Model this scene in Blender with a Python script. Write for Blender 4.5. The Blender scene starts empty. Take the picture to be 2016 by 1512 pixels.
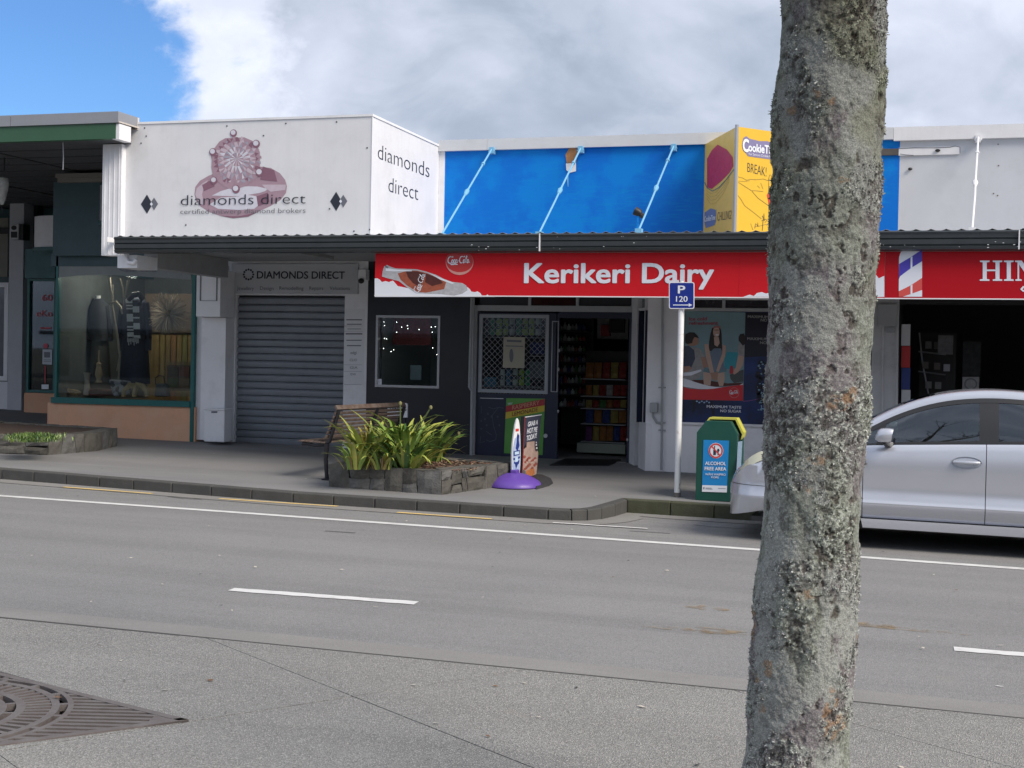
import bpy, math, random
import numpy as np
from mathutils import Vector, Matrix
random.seed(7)
rng = np.random.default_rng(7)
sc = bpy.context.scene
COL = sc.collection
R = math.radians

# ------------------------------------------------------------------ camera
FPX, PSI, TH, RO = 2700.0, R(16.7), R(.976), .02
CAM = Vector((0, 0, 1.7))
_r0 = Vector((math.cos(PSI), math.sin(PSI), 0))
_f = Vector((-math.sin(PSI)*math.cos(TH), math.cos(PSI)*math.cos(TH), -math.sin(TH)))
_u0 = _r0.cross(_f)
_r = _r0*math.cos(RO)+_u0*math.sin(RO)
_u = -_r0*math.sin(RO)+_u0*math.cos(RO)
cd = bpy.data.cameras.new('camera'); cam = bpy.data.objects.new('camera', cd); COL.objects.link(cam)
cd.sensor_width = 36; cd.lens = 36*FPX/2016; cd.clip_end = 2000; cd.clip_start = .05
cam.matrix_world = Matrix(((_r.x, _u.x, -_f.x, CAM.x), (_r.y, _u.y, -_f.y, CAM.y), (_r.z, _u.z, -_f.z, CAM.z), (0, 0, 0, 1)))
sc.camera = cam

# ------------------------------------------------------------------ light
SUN_EL, SUN_AZ = R(41), R(113)     # azimuth from +Y towards +X
EXPO = 1.55
sc.view_settings.view_transform = 'Standard'; sc.view_settings.look = 'None'
sc.view_settings.exposure = EXPO; sc.view_settings.gamma = 1; sc.view_settings.use_curve_mapping = False
sl = bpy.data.lights.new('sun', 'SUN'); sl.energy = 1.45; sl.angle = R(28); sl.color = (1, .90, .78)
so = bpy.data.objects.new('sun', sl); COL.objects.link(so)
_sd = Vector((math.sin(SUN_AZ)*math.cos(SUN_EL), math.cos(SUN_AZ)*math.cos(SUN_EL), math.sin(SUN_EL)))
so.rotation_euler = _sd.to_track_quat('Z', 'Y').to_euler(); so.location = (0, 0, 30)

W = bpy.data.worlds.new('World'); sc.world = W; W.use_nodes = True
wt = W.node_tree; wt.nodes.clear()
def wn(t, **k):
    n = wt.nodes.new(t)
    for a, b in k.items(): setattr(n, a, b)
    return n
wl = wt.links.new
sky = wn('ShaderNodeTexSky', sky_type='NISHITA'); sky.sun_disc = False
sky.sun_elevation = SUN_EL; sky.sun_rotation = SUN_AZ; sky.air_density = 1.0; sky.dust_density = .3; sky.ozone_density = 3
bg1 = wn('ShaderNodeBackground'); bg1.inputs[1].default_value = .041
tint = wn('ShaderNodeMixRGB', blend_type='MULTIPLY'); tint.inputs[0].default_value = 1; tint.inputs[2].default_value = (.62, .88, 1.2, 1)
wl(sky.outputs[0], tint.inputs[1]); wl(tint.outputs[0], bg1.inputs[0])
tc = wn('ShaderNodeTexCoord')
sep = wn('ShaderNodeSeparateXYZ'); wl(tc.outputs['Generated'], sep.inputs[0])
def wmath(op, a, b=None, c=None, clamp=False):
    n = wn('ShaderNodeMath', operation=op); n.use_clamp = clamp
    for i, x in enumerate((a, b, c)):
        if x is None: continue
        if isinstance(x, (int, float)): n.inputs[i].default_value = x
        else: wl(x, n.inputs[i])
    return n.outputs[0]
zz = wmath('ADD', wmath('ABSOLUTE', sep.outputs[2]), .22)
px_, py_ = wmath('DIVIDE', sep.outputs[0], zz), wmath('DIVIDE', sep.outputs[1], zz)
comb = wn('ShaderNodeCombineXYZ'); wl(px_, comb.inputs[0]); wl(py_, comb.inputs[1])
def wnoise(scale, detail, rough, off=(0, 0, 0), dist=0, src=None):
    mp = wn('ShaderNodeMapping'); mp.inputs['Location'].default_value = off
    wl(src or comb.outputs[0], mp.inputs[0])
    n = wn('ShaderNodeTexNoise'); n.inputs['Scale'].default_value = scale; n.inputs['Detail'].default_value = detail
    n.inputs['Roughness'].default_value = rough; n.inputs['Distortion'].default_value = dist
    wl(mp.outputs[0], n.inputs[0]); return n.outputs[0]
_m = wn('ShaderNodeMapping'); _m.inputs['Scale'].default_value = (1, 1, 1.5); wl(tc.outputs['Generated'], _m.inputs[0]); mpd = _m.outputs[0]
n1 = wnoise(1.3, 8, .55, (3.1, .7, 0), .3)
n2 = wnoise(6, 7, .55, (1.3, 5.2, 0), .3, mpd)
n3 = wnoise(22, 7, .6, (.3, 2.2, 0), .2, mpd)
d0 = (_f + _r*((30-1008)/FPX) - _u*((205-756)/FPX)).normalized()
vd = wn('ShaderNodeVectorMath', operation='DISTANCE'); wl(tc.outputs['Generated'], vd.inputs[0]); vd.inputs[1].default_value = d0
gap = wmath('ADD', wmath('MULTIPLY', wmath('SUBTRACT', n3, .5), .075), wmath('ADD', vd.outputs['Value'], wmath('MULTIPLY', wmath('SUBTRACT', n2, .5), .15)))
ramp = wn('ShaderNodeMapRange'); ramp.interpolation_type = 'SMOOTHSTEP'
wl(gap, ramp.inputs[0]); ramp.inputs[1].default_value = .098; ramp.inputs[2].default_value = .128
gen = wn('ShaderNodeMapRange'); gen.interpolation_type = 'SMOOTHSTEP'; wl(n1, gen.inputs[0]); gen.inputs[1].default_value = .22; gen.inputs[2].default_value = .3
cover = wmath('MULTIPLY', ramp.outputs[0], gen.outputs[0])
# the puffs near the gap are bright, deeper cloud is grey blue
edge = wn('ShaderNodeMapRange'); edge.interpolation_type = 'SMOOTHSTEP'
wl(gap, edge.inputs[0]); edge.inputs[1].default_value = .165; edge.inputs[2].default_value = .215; edge.inputs[3].default_value = 1; edge.inputs[4].default_value = 0
n5 = wnoise(4.2, 6, .5, (2.7, 8.1, 0), .4, mpd)
soft = wn('ShaderNodeMapRange'); soft.interpolation_type = 'SMOOTHSTEP'
wl(n5, soft.inputs[0]); soft.inputs[1].default_value = .42; soft.inputs[2].default_value = .66
n4 = wnoise(9.5, 8, .55, (7.7, 3.2, 0), .5, mpd)
puff = wn('ShaderNodeMapRange'); puff.interpolation_type = 'SMOOTHSTEP'; wl(n4, puff.inputs[0]); puff.inputs[1].default_value = .36; puff.inputs[2].default_value = .62
cb = wmath('ADD', wmath('MULTIPLY', puff.outputs[0], .28), wmath('MAXIMUM', wmath('MULTIPLY', edge.outputs[0], wmath('ADD', .5, wmath('MULTIPLY', n2, .6))), wmath('MULTIPLY', soft.outputs[0], .62)), clamp=True)
cr = wn('ShaderNodeMixRGB'); cr.inputs[1].default_value = (.305, .36, .455, 1); cr.inputs[2].default_value = (.68, .72, .84, 1)
wl(cb, cr.inputs[0])
bg2 = wn('ShaderNodeBackground'); bg2.inputs[1].default_value = .46; wl(cr.outputs[0], bg2.inputs[0])
mx = wn('ShaderNodeMixShader'); wl(cover, mx.inputs[0]); wl(bg1.outputs[0], mx.inputs[1]); wl(bg2.outputs[0], mx.inputs[2])
wo = wn('ShaderNodeOutputWorld'); wl(mx.outputs[0], wo.inputs[0])

# ------------------------------------------------------------------ placing: a pixel of the photograph meets a plane of the place
def ray(x, y): return _f + _r*((x-1008)/FPX) - _u*((y-756)/FPX)
def PY(Y): return lambda x, y: CAM + ray(x, y)*(Y/ray(x, y).y)
def PX(X): return lambda x, y: CAM + ray(x, y)*(X/ray(x, y).x)
def PN(n, o):
    n = Vector(n); o = Vector(o)
    def g(x, y):
        d = ray(x, y); return CAM + d*((o-CAM).dot(n)/d.dot(n))
    return g
GR, X0, CF = .011, -3.0, .034
def road_z(X): return -GR*(X-X0)
def foot_z(X, Y):
    ym = 19.4 + 4.2*min(1, max(0, (-13.0-X)/.5))
    return .12 - GR*(X-X0) + CF*(min(Y, ym)-14.3)
def near_z(X): return .10 - GR*(X-X0)
def ROAD(x, y, h=0): return PN((GR, 0, 1), (X0, 0, h))(x, y)
def NEAR(x, y): return PN((GR, 0, 1), (X0, 0, .1))(x, y)
def FOOT(x, y, h=0): return PN((GR, -CF, 1), (X0, 14.3, .12+h))(x, y)
def Z(x0, y0, s): return lambda pts: [(x0+p[0]/s, y0+p[1]/s) for p in pts]

# ------------------------------------------------------------------ materials
def mat(name, col, rough=.6, metal=0, var=0, vscale=3, col2=None, bump=0, bscale=60, coat=0, spec=.5, dirt=0, streak=0, vthr=(.35, .65), emis=0):
    m = bpy.data.materials.new(name); m.use_nodes = True; t = m.node_tree; b = t.nodes['Principled BSDF']
    b.inputs['Base Color'].default_value = (*col, 1); b.inputs['Roughness'].default_value = rough
    b.inputs['Metallic'].default_value = metal; b.inputs['Coat Weight'].default_value = coat
    b.inputs['Specular IOR Level'].default_value = spec
    tcn = t.nodes.new('ShaderNodeTexCoord'); src = tcn.outputs['Object']
    cur = None
    def noise(scale, det=5, rg=.6, vec=None):
        n = t.nodes.new('ShaderNodeTexNoise'); n.inputs['Scale'].default_value = scale; n.inputs['Detail'].default_value = det
        n.inputs['Roughness'].default_value = rg; t.links.new(vec or src, n.inputs[0]); return n.outputs[0]
    def rng_(o, a, b_, c=0, d=1):
        n = t.nodes.new('ShaderNodeMapRange'); t.links.new(o, n.inputs[0])
        for i, x in enumerate((a, b_, c, d)): n.inputs[i+1].default_value = x
        return n.outputs[0]
    def mixc(fac, a, c2, mode='MIX'):
        n = t.nodes.new('ShaderNodeMixRGB'); n.blend_type = mode
        if isinstance(fac, (int, float)): n.inputs[0].default_value = fac
        else: t.links.new(fac, n.inputs[0])
        if isinstance(a, tuple): n.inputs[1].default_value = (*a, 1)
        else: t.links.new(a, n.inputs[1])
        if isinstance(c2, tuple): n.inputs[2].default_value = (*c2, 1)
        else: t.links.new(c2, n.inputs[2])
        return n.outputs[0]
    cur = col
    if col2: cur = mixc(rng_(noise(vscale, 6), *vthr), cur, col2)
    if var:
        cur = mixc(rng_(noise(vscale*1.7, 6, .65), .3, .7), tuple(c*(1-var) for c in col) if not col2 else mixc(.5, cur, tuple(c*(1-var) for c in col)), cur)
    if dirt:
        d = noise(vscale*.6+.8, 8, .7)
        cur = mixc(rng_(d, .52, .8, 0, dirt), cur, (.09, .08, .065))
    if streak:
        mp = t.nodes.new('ShaderNodeMapping'); mp.inputs['Scale'].default_value = (14, 14, .9); t.links.new(src, mp.inputs[0])
        cur = mixc(rng_(noise(1, 5, .6, mp.outputs[0]), .5, .78, 0, streak), cur, (.10, .09, .08))
    if not isinstance(cur, tuple): t.links.new(cur, b.inputs['Base Color'])
    if bump:
        bn = t.nodes.new('ShaderNodeBump'); bn.inputs['Strength'].default_value = bump; bn.inputs['Distance'].default_value = .01
        t.links.new(noise(bscale, 4, .6), bn.inputs['Height']); t.links.new(bn.outputs[0], b.inputs['Normal'])
    if emis:
        b.inputs['Emission Color'].default_value = (*col, 1); b.inputs['Emission Strength'].default_value = emis
    if var or dirt:
        t.links.new(rng_(noise(vscale*2.3, 4), .3, .7, max(.05, rough-.08), min(1, rough+.1)), b.inputs['Roughness'])
    return m
def glass(name, tintc=(.75, .8, .78), refl=.16, rough=.02):
    m = bpy.data.materials.new(name); m.use_nodes = True; t = m.node_tree; t.nodes.clear()
    tr = t.nodes.new('ShaderNodeBsdfTransparent'); tr.inputs[0].default_value = (*tintc, 1)
    gl = t.nodes.new('ShaderNodeBsdfGlossy'); gl.inputs['Roughness'].default_value = rough; gl.inputs[0].default_value = (.9, .95, 1, 1)
    lw = t.nodes.new('ShaderNodeLayerWeight'); lw.inputs[0].default_value = .35
    ma = t.nodes.new('ShaderNodeMath'); ma.operation = 'MULTIPLY_ADD'; t.links.new(lw.outputs[0], ma.inputs[0]); ma.inputs[1].default_value = .6; ma.inputs[2].default_value = refl*.5; ma.use_clamp = True
    mxs = t.nodes.new('ShaderNodeMixShader'); t.links.new(ma.outputs[0], mxs.inputs[0]); t.links.new(tr.outputs[0], mxs.inputs[1]); t.links.new(gl.outputs[0], mxs.inputs[2])
    o = t.nodes.new('ShaderNodeOutputMaterial'); t.links.new(mxs.outputs[0], o.inputs[0]); return m
def ground_mat(name, c1, c2, speck, sscale, specamt=.5, big=.5, bump=.4, rough=.85, stain=None):
    m = bpy.data.materials.new(name); m.use_nodes = True; t = m.node_tree; b = t.nodes['Principled BSDF']; b.inputs['Roughness'].default_value = rough
    b.inputs['Specular IOR Level'].default_value = .35
    tcn = t.nodes.new('ShaderNodeTexCoord'); src = tcn.outputs['Object']; L = t.links.new
    def noise(s, d=5, r_=.6, dist=0, vec=None):
        n = t.nodes.new('ShaderNodeTexNoise'); n.inputs['Scale'].default_value = s; n.inputs['Detail'].default_value = d; n.inputs['Roughness'].default_value = r_
        n.inputs['Distortion'].default_value = dist; L(vec or src, n.inputs[0]); return n.outputs[0]
    def mr(o, a, b_, c=0, d=1):
        n = t.nodes.new('ShaderNodeMapRange'); L(o, n.inputs[0])
        for i, x in enumerate((a, b_, c, d)): n.inputs[i+1].default_value = x
        return n.outputs[0]
    def mixc(f, a, c, mode='MIX'):
        n = t.nodes.new('ShaderNodeMixRGB'); n.blend_type = mode
        L(f, n.inputs[0]) if not isinstance(f, (int, float)) else setattr(n.inputs[0], 'default_value', f)
        for i, x in ((1, a), (2, c)):
            if isinstance(x, tuple): n.inputs[i].default_value = (*x, 1)
            else: L(x, n.inputs[i])
        return n.outputs[0]
    cur = mixc(mr(noise(big, 6, .6, .5), .35, .65), c1, c2)
    # traffic direction bands
    mp = t.nodes.new('ShaderNodeMapping'); mp.inputs['Scale'].default_value = (.12, 1.6, 1); L(src, mp.inputs[0])
    cur = mixc(mr(noise(1.1, 5, .6, .2, mp.outputs[0]), .42, .68, 0, .6), cur, tuple(x*.80 for x in c1))
    vo = t.nodes.new('ShaderNodeTexVoronoi'); vo.inputs['Scale'].default_value = sscale; L(src, vo.inputs[0])
    bw = t.nodes.new('ShaderNodeSeparateColor'); L(vo.outputs['Color'], bw.inputs[0])
    cur = mixc(mr(bw.outputs[0], .55, 1, 0, specamt), cur, speck)
    cur = mixc(mr(bw.outputs[1], .6, 1, 0, specamt*.9), cur, tuple(x*.35 for x in c1))
    cur = mixc(mr(noise(3.3, 8, .75), .58, .85, 0, .45), cur, tuple(x*.6 for x in c1))
    if stain: cur = mixc(mr(noise(1.0, 6, .7, .6), .62, .74, 0, .35), cur, stain)
    L(cur, b.inputs['Base Color'])
    bn = t.nodes.new('ShaderNodeBump'); bn.inputs['Strength'].default_value = bump; bn.inputs['Distance'].default_value = .006
    L(vo.outputs['Distance'], bn.inputs['Height']); L(bn.outputs[0], b.inputs['Normal'])
    return m

WHITE = mat('white_paint', (.80, .81, .84), .45, var=.06, vscale=2, dirt=.25)
WHITE2 = mat('white_panel', (.74, .75, .78), .5, var=.07, vscale=1.2, dirt=.15, streak=.05)
OFFW = mat('off_white', (.6, .61, .63), .6, var=.1, vscale=3, dirt=.35)
GREYW = mat('grey_trim', (.40, .42, .44), .55, var=.1, dirt=.2)
GUTTER = mat('gutter_green_black', (.035, .042, .046), .35, var=.2, vscale=4, dirt=.1)
SOFFIT = mat('soffit_grey', (.34, .35, .36), .7, var=.15, dirt=.3)
DKSOF = mat('dark_soffit', (.085, .09, .10), .8, var=.2)
TEAL = mat('teal_paint', (.03, .12, .13), .4, var=.2)
TEALF = mat('teal_frame', (.012, .13, .125), .35, var=.15)
TEALD = mat('teal_panel', (.04, .085, .10), .5, var=.15)
GREENF = mat('green_fascia', (.035, .105, .055), .45, var=.1)
SALMON = mat('salmon_render', (.74, .40, .25), .85, var=.16, vscale=2.5, col2=(.68, .43, .28), bump=.3, bscale=30, dirt=.2)
NAVY = mat('navy_black_wall', (.012, .015, .024), .4, var=.2)
NAVYF = mat('navy_frame', (.015, .022, .05), .35)
BLACK = mat('black', (.01, .01, .012), .5)
BLACKG = mat('black_iron', (.02, .02, .022), .45, var=.3)
SHUT = mat('shutter_steel', (.225, .25, .285), .45, metal=.1, var=.15, vscale=2.2, dirt=.15)
BLUE = None
RED = mat('red_sign', (.58, .010, .018), .5, var=.05, spec=.2)
RED2 = mat('red_barber', (.42, .004, .012), .5, spec=.2)
REDB = mat('red_bright', (.6, .05, .04), .4)
SIGNW = mat('sign_white', (.74, .77, .84), .35)
INK = mat('ink_dark', (.02, .025, .04), .5)
INKG = mat('ink_grey', (.14, .15, .18), .5)
YEL = mat('yellow_panel', (.72, .44, .03), .38, var=.04)
YELS = mat('yellow_side', (.78, .52, .08), .4, var=.05)
YELB = mat('yellow_lid', (.62, .60, .10), .45, var=.08, dirt=.15)
GRNB = mat('bin_green', (.008, .075, .055), .38, var=.12)
BLUP = mat('blue_poster', (.01, .22, .55), .4)
BLUS = mat('sign_blue', (.008, .025, .24), .3)
PURP = mat('purple_plastic', (.125, .062, .36), .42, var=.08, vscale=6)
LIMEP = mat('poster_green', (.12, .38, .07), .4, var=.12)
MAG = mat('poster_red', (.42, .03, .04), .4)
PYEL = mat('poster_yellow', (.65, .50, .05), .4)
SKIN = mat('print_skin', (.38, .22, .16), .5)
SKINL = mat('print_skin_light', (.52, .36, .29), .5)
HAIR = mat('print_hair', (.02, .014, .014), .5)
CYAN = mat('print_cyan', (.20, .34, .38), .5, var=.15, vscale=2)
CYAND = mat('print_teal', (.03, .30, .38), .5)
DENIM = mat('print_denim', (.16, .22, .30), .5, var=.2, vscale=20)
PGREY = mat('print_grey', (.36, .36, .36), .5, var=.3, vscale=15)
COKEB = mat('print_cola', (.10, .02, .015), .4, var=.4, vscale=14)
COKER = mat('print_amber', (.40, .10, .05), .4, var=.4, vscale=14)
PBLUE = mat('print_deep_blue', (.006, .035, .18), .4, var=.5, vscale=3, col2=(.003, .008, .035))
PNAVY = mat('print_navy', (.004, .006, .02), .4)
PINK = [mat('ring_pink_%s' % w, c, .5, var=.1, vscale=9) for w, c in (('mid', (.40, .27, .33)), ('deep', (.24, .12, .17)), ('pale', (.56, .47, .54)), ('glint', (.66, .66, .74)), ('shade', (.38, .36, .44)))]
TIMB = mat('bench_timber', (.10, .065, .05), .6, var=.3, vscale=12, col2=(.17, .14, .125))
IRON = mat('cast_iron', (.015, .015, .02), .4)
PIPE = mat('pipe_grey', (.36, .38, .40), .45, var=.1)
ALU = mat('aluminium', (.42, .43, .45), .35, metal=.5)
ORNG = mat('bare_timber', (.50, .24, .10), .7, var=.3, vscale=20)
GLS = glass('shop_glass', (.86, .90, .90), .09)
GLS2 = glass('dark_glass', (.55, .6, .62), .05)
CARG = glass('car_glass', (.22, .28, .27), .22)

def blue_wall():
    m = mat('blue_wall', (.001, .20, .66), .6, col2=(.001, .155, .62), vscale=.9, vthr=(.47, .53), bump=.12, bscale=14, spec=.2)
    t = m.node_tree; b = t.nodes['Principled BSDF']; L = t.links.new
    tcn = t.nodes.new('ShaderNodeTexCoord'); mp = t.nodes.new('ShaderNodeMapping'); mp.inputs['Scale'].default_value = (4, 4, 26); L(tcn.outputs['Object'], mp.inputs[0])
    n = t.nodes.new('ShaderNodeTexNoise'); n.inputs['Scale'].default_value = 1.2; n.inputs['Detail'].default_value = 5; L(mp.outputs[0], n.inputs[0])
    br = t.nodes.new('ShaderNodeTexVoronoi'); br.distance = 'CHEBYCHEV'; br.inputs['Scale'].default_value = 1.6; L(tcn.outputs['Object'], br.inputs[0])
    sp = t.nodes.new('ShaderNodeSeparateColor'); L(br.outputs['Color'], sp.inputs[0])
    mr = t.nodes.new('ShaderNodeMapRange'); L(n.outputs[0], mr.inputs[0]); mr.inputs[1].default_value = .5; mr.inputs[2].default_value = .62; mr.inputs[4].default_value = .55
    mu = t.nodes.new('ShaderNodeMath'); mu.operation = 'MULTIPLY'; L(mr.outputs[0], mu.inputs[0]); L(sp.outputs[0], mu.inputs[1])
    mixn = t.nodes.new('ShaderNodeMixRGB'); L(mu.outputs[0], mixn.inputs[0]); old = b.inputs['Base Color'].links[0].from_socket
    L(old, mixn.inputs[1]); mixn.inputs[2].default_value = (.001, .24, .62, 1); L(mixn.outputs[0], b.inputs['Base Color'])
    return m
BLUE = blue_wall()
BROD = mat('rod_pale_blue', (.20, .48, .72), .5, var=.15, vscale=20)

ASPH = ground_mat('asphalt', (.205, .204, .205), (.250, .248, .246), (.37, .365, .355), 170, .5, .22, .6, .8, (.265, .245, .215))
CHAN = ground_mat('channel_concrete', (.225, .22, .21), (.255, .25, .24), (.34, .33, .32), 200, .3, 1.2, .3)
FTPM = ground_mat('footpath_grey', (.205, .205, .208), (.245, .245, .247), (.24, .24, .24), 160, .25, .6, .2, .75)
KERBM = mat('kerb_stone', (.075, .075, .072), .85, var=.25, vscale=3, bump=.5, bscale=50, dirt=.2)
KERBT = mat('kerb_mossy', (.075, .078, .05), .9, var=.4, vscale=5, bump=.6, bscale=60, col2=(.05, .055, .028))
SLABM = ground_mat('aggregate_slab', (.235, .232, .222), (.285, .28, .268), (.50, .49, .46), 165, .62, .8, .9, .85, (.31, .255, .215))
GRATE = mat('rust_iron', (.125, .105, .10), .6, var=.25, vscale=8, col2=(.16, .145, .14), bump=.2, bscale=80)
LINEW = mat('line_white', (.70, .70, .69), .6, var=.15, vscale=6, dirt=.5)
LINEY = mat('line_yellow', (.80, .56, .18), .7, var=.2, vscale=5, col2=(.60, .46, .24))
STAIN = mat('orange_stain', (.36, .275, .17), .8, var=.4, vscale=5)

# ------------------------------------------------------------------ mesh building
class MB:
    def __init__(s): s.v = []; s.f = []; s.m = []
    def add(s, v, f, mi=0):
        n = len(s.v); s.v += [tuple(p) for p in v]; s.f += [tuple(i+n for i in q) for q in f]; s.m += [mi]*len(f); return s
    def box(s, x0, x1, y0, y1, z0, z1, mi=0):
        v = [(x, y, z) for z in (z0, z1) for y in (y0, y1) for x in (x0, x1)]
        return s.add(v, [(0, 2, 3, 1), (4, 5, 7, 6), (0, 1, 5, 4), (2, 6, 7, 3), (0, 4, 6, 2), (1, 3, 7, 5)], mi)
    def poly(s, pts, mi=0): return s.add(pts, [tuple(range(len(pts)))], mi)
    def prism(s, pts, vec, mi=0):
        n = len(pts); vec = Vector(vec); a = [Vector(p) for p in pts]
        return s.add(a+[p+vec for p in a], [tuple(range(n)), tuple(range(2*n-1, n-1, -1))]+[(i, i+n, (i+1) % n+n, (i+1) % n) for i in range(n)], mi)
    def tube(s, path, rad, n=8, mi=0, cap=True):
        path = [Vector(p) for p in path]; k = len(path); rr = rad if isinstance(rad, (list, tuple)) else [rad]*k
        vs = []; up0 = None
        for i, p in enumerate(path):
            d = (path[min(i+1, k-1)]-path[max(i-1, 0)]).normalized()
            if up0 is None: up0 = Vector((0, 0, 1)) if abs(d.z) < .9 else Vector((0, 1, 0))
            a = d.cross(up0).normalized(); b = a.cross(d)
            for j in range(n):
                t = 2*math.pi*j/n; vs.append(p+(a*math.cos(t)+b*math.sin(t))*rr[i])
        fs = [(i*n+j, i*n+(j+1) % n, (i+1)*n+(j+1) % n, (i+1)*n+j) for i in range(k-1) for j in range(n)]
        if cap: fs += [tuple(range(n-1, -1, -1)), tuple((k-1)*n+j for j in range(n))]
        return s.add(vs, fs, mi)
    def lathe(s, prof, c, n=24, mi=0):
        vs = [(c[0]+r*math.cos(2*math.pi*j/n), c[1]+r*math.sin(2*math.pi*j/n), c[2]+z) for r, z in prof for j in range(n)]
        k = len(prof)
        return s.add(vs, [(i*n+j, i*n+(j+1) % n, (i+1)*n+(j+1) % n, (i+1)*n+j) for i in range(k-1) for j in range(n)]+[tuple(range(n-1, -1, -1)), tuple((k-1)*n+j for j in range(n))], mi)
    def sphere(s, c, r, n=12, mi=0):
        rx, ry, rz = (r, r, r) if isinstance(r, (int, float)) else r; vs = []
        for i in range(n//2+1):
            a = math.pi*i/(n//2); 
            for j in range(n): vs.append((c[0]+rx*math.sin(a)*math.cos(2*math.pi*j/n), c[1]+ry*math.sin(a)*math.sin(2*math.pi*j/n), c[2]+rz*math.cos(a)))
        return s.add(vs, [(i*n+j, (i+1)*n+j, (i+1)*n+(j+1) % n, i*n+(j+1) % n) for i in range(n//2) for j in range(n)], mi)
    def mesh(s, name, mats):
        me = bpy.data.meshes.new(name); me.from_pydata([tuple(p) for p in s.v], [], s.f)
        for q in (mats if isinstance(mats, (list, tuple)) else [mats]): me.materials.append(q)
        if any(s.m): me.polygons.foreach_set('material_index', s.m)
        me.update(); return me
    def build(s, name, mats, parent=None, smooth=False, bevel=0, seg=2, label=None, kind=None):
        me = s.mesh(name, mats); return put(name, me, parent, smooth, bevel, seg, label, kind)
def put(name, me, parent=None, smooth=False, bevel=0, seg=2, label=None, kind=None):
    o = bpy.data.objects.new(name, me); COL.objects.link(o)
    if smooth:
        me.polygons.foreach_set('use_smooth', [True]*len(me.polygons))
        try: me.set_sharp_from_angle(angle=R(40))
        except Exception: pass
    if bevel:
        b = o.modifiers.new('bevel', 'BEVEL'); b.width = bevel; b.segments = seg; b.limit_method = 'ANGLE'; b.angle_limit = R(50)
    if parent: join(o, parent)
    if label: o['label'] = label
    if kind: o['kind'] = kind
    return o
def join(o, parent):
    o.parent = parent
    if parent.type == 'EMPTY': o.matrix_parent_inverse = Matrix.Translation(-Vector(parent['_o']))
def thing(name, label, cat, loc=(0, 0, 0), group=None):
    o = bpy.data.objects.new(name, None); COL.objects.link(o); o.location = loc; o['_o'] = list(loc); o.empty_display_size = .1
    o['label'] = label; o['category'] = cat
    if group: o['group'] = group
    return o
def tag(o, label, cat, group=None, kind=None):
    o['label'] = label; o['category'] = cat
    if group: o['group'] = group
    if kind: o['kind'] = kind
    return o
ORD = ['first', 'second', 'third', 'fourth', 'fifth', 'sixth', 'seventh', 'eighth', 'ninth', 'tenth']
def dup(root, delta, label=None, group=None):
    def cp(o, par):
        c = o.copy(); COL.objects.link(c)
        if par: c.parent = par
        for ch in o.children: cp(ch, c)
        return c
    r_ = cp(root, None); r_.location = Vector(root.location)+Vector(delta)
    if label: r_['label'] = label
    if group: r_['group'] = group
    return r_
def flat(name, pl, polys, m, parent, lift=0., n=(0, -1, 0), label=None):
    b = MB(); n = Vector(n)*lift
    for q in polys: b.poly([pl(*p)+n for p in q])
    return b.build(name, m, parent, label=label)
def ell(cx, cy, rx, ry, n=24, rot=0, a0=0, a1=360):
    out = []
    for i in range(n+(a1-a0 < 360)):
        a = R(a0+(a1-a0)*i/n); x, y = rx*math.cos(a), ry*math.sin(a)
        out.append((cx+x*math.cos(rot)-y*math.sin(rot), cy+x*math.sin(rot)+y*math.cos(rot)))
    return out
def stroke(pts, w):
    """one brush stroke as a list of quads in picture units; w number or list"""
    k = len(pts); ws = w if isinstance(w, (list, tuple)) else [w]*k; L_, R_ = [], []
    for i, p in enumerate(pts):
        a, b = pts[max(i-1, 0)], pts[min(i+1, k-1)]; dx, dy = b[0]-a[0], b[1]-a[1]; l = math.hypot(dx, dy) or 1
        nx, ny = -dy/l*ws[i]/2, dx/l*ws[i]/2; L_.append((p[0]+nx, p[1]+ny)); R_.append((p[0]-nx, p[1]-ny))
    return [[L_[i], L_[i+1], R_[i+1], R_[i]] for i in range(k-1)]
_tc = {}
def text_mesh(body, off=0., shear=0., space=1.):
    k = (body, off, shear, space)
    if k not in _tc:
        cu = bpy.data.curves.new('t', 'FONT'); cu.body = body; cu.size = 1; cu.offset = off; cu.shear = shear; cu.resolution_u = 4; cu.space_character = space
        o = bpy.data.objects.new('t', cu); me = bpy.data.meshes.new_from_object(o)
        v = [tuple(x.co[:2]) for x in me.vertices]; f = [tuple(p.vertices) for p in me.polygons]
        bpy.data.objects.remove(o); bpy.data.meshes.remove(me); bpy.data.curves.remove(cu); _tc[k] = (v, f)
    return _tc[k]
CAPH = .729
def text(body, pl, p0, p1, h, m, parent, lift=.003, n=(0, -1, 0), off=0., shear=0., name='lettering', up=None, space=1.):
    """baseline from p0 to p1 in picture units, capital height h"""
    bold = off; v0, f = text_mesh(body, min(0, off), shear, space); v = v0
    x0, x1 = min(q[0] for q in v), max(q[0] for q in v); dx, dy = p1[0]-p0[0], p1[1]-p0[1]
    up = up or (.02, -1); n0 = Vector(n); b = MB()
    for ci, (ox, oy) in enumerate([(0, 0)] if bold <= 0 else [(0, 0), (-bold, 0), (bold, 0), (0, bold*.8), (0, -bold*.8), (bold*.7, bold*.6), (-bold*.7, -bold*.6), (bold*.7, -bold*.6), (-bold*.7, bold*.6)]):
     n = n0*(lift+.00025*ci); v = [(q[0]+ox, q[1]+oy) for q in v0]
     b.add([pl(p0[0]+(q[0]-x0)/(x1-x0)*dx+up[0]*q[1]/CAPH*h, p0[1]+(q[0]-x0)/(x1-x0)*dy+up[1]*q[1]/CAPH*h)+n for q in v], f)
    return b.build(name, m, parent)
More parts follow.
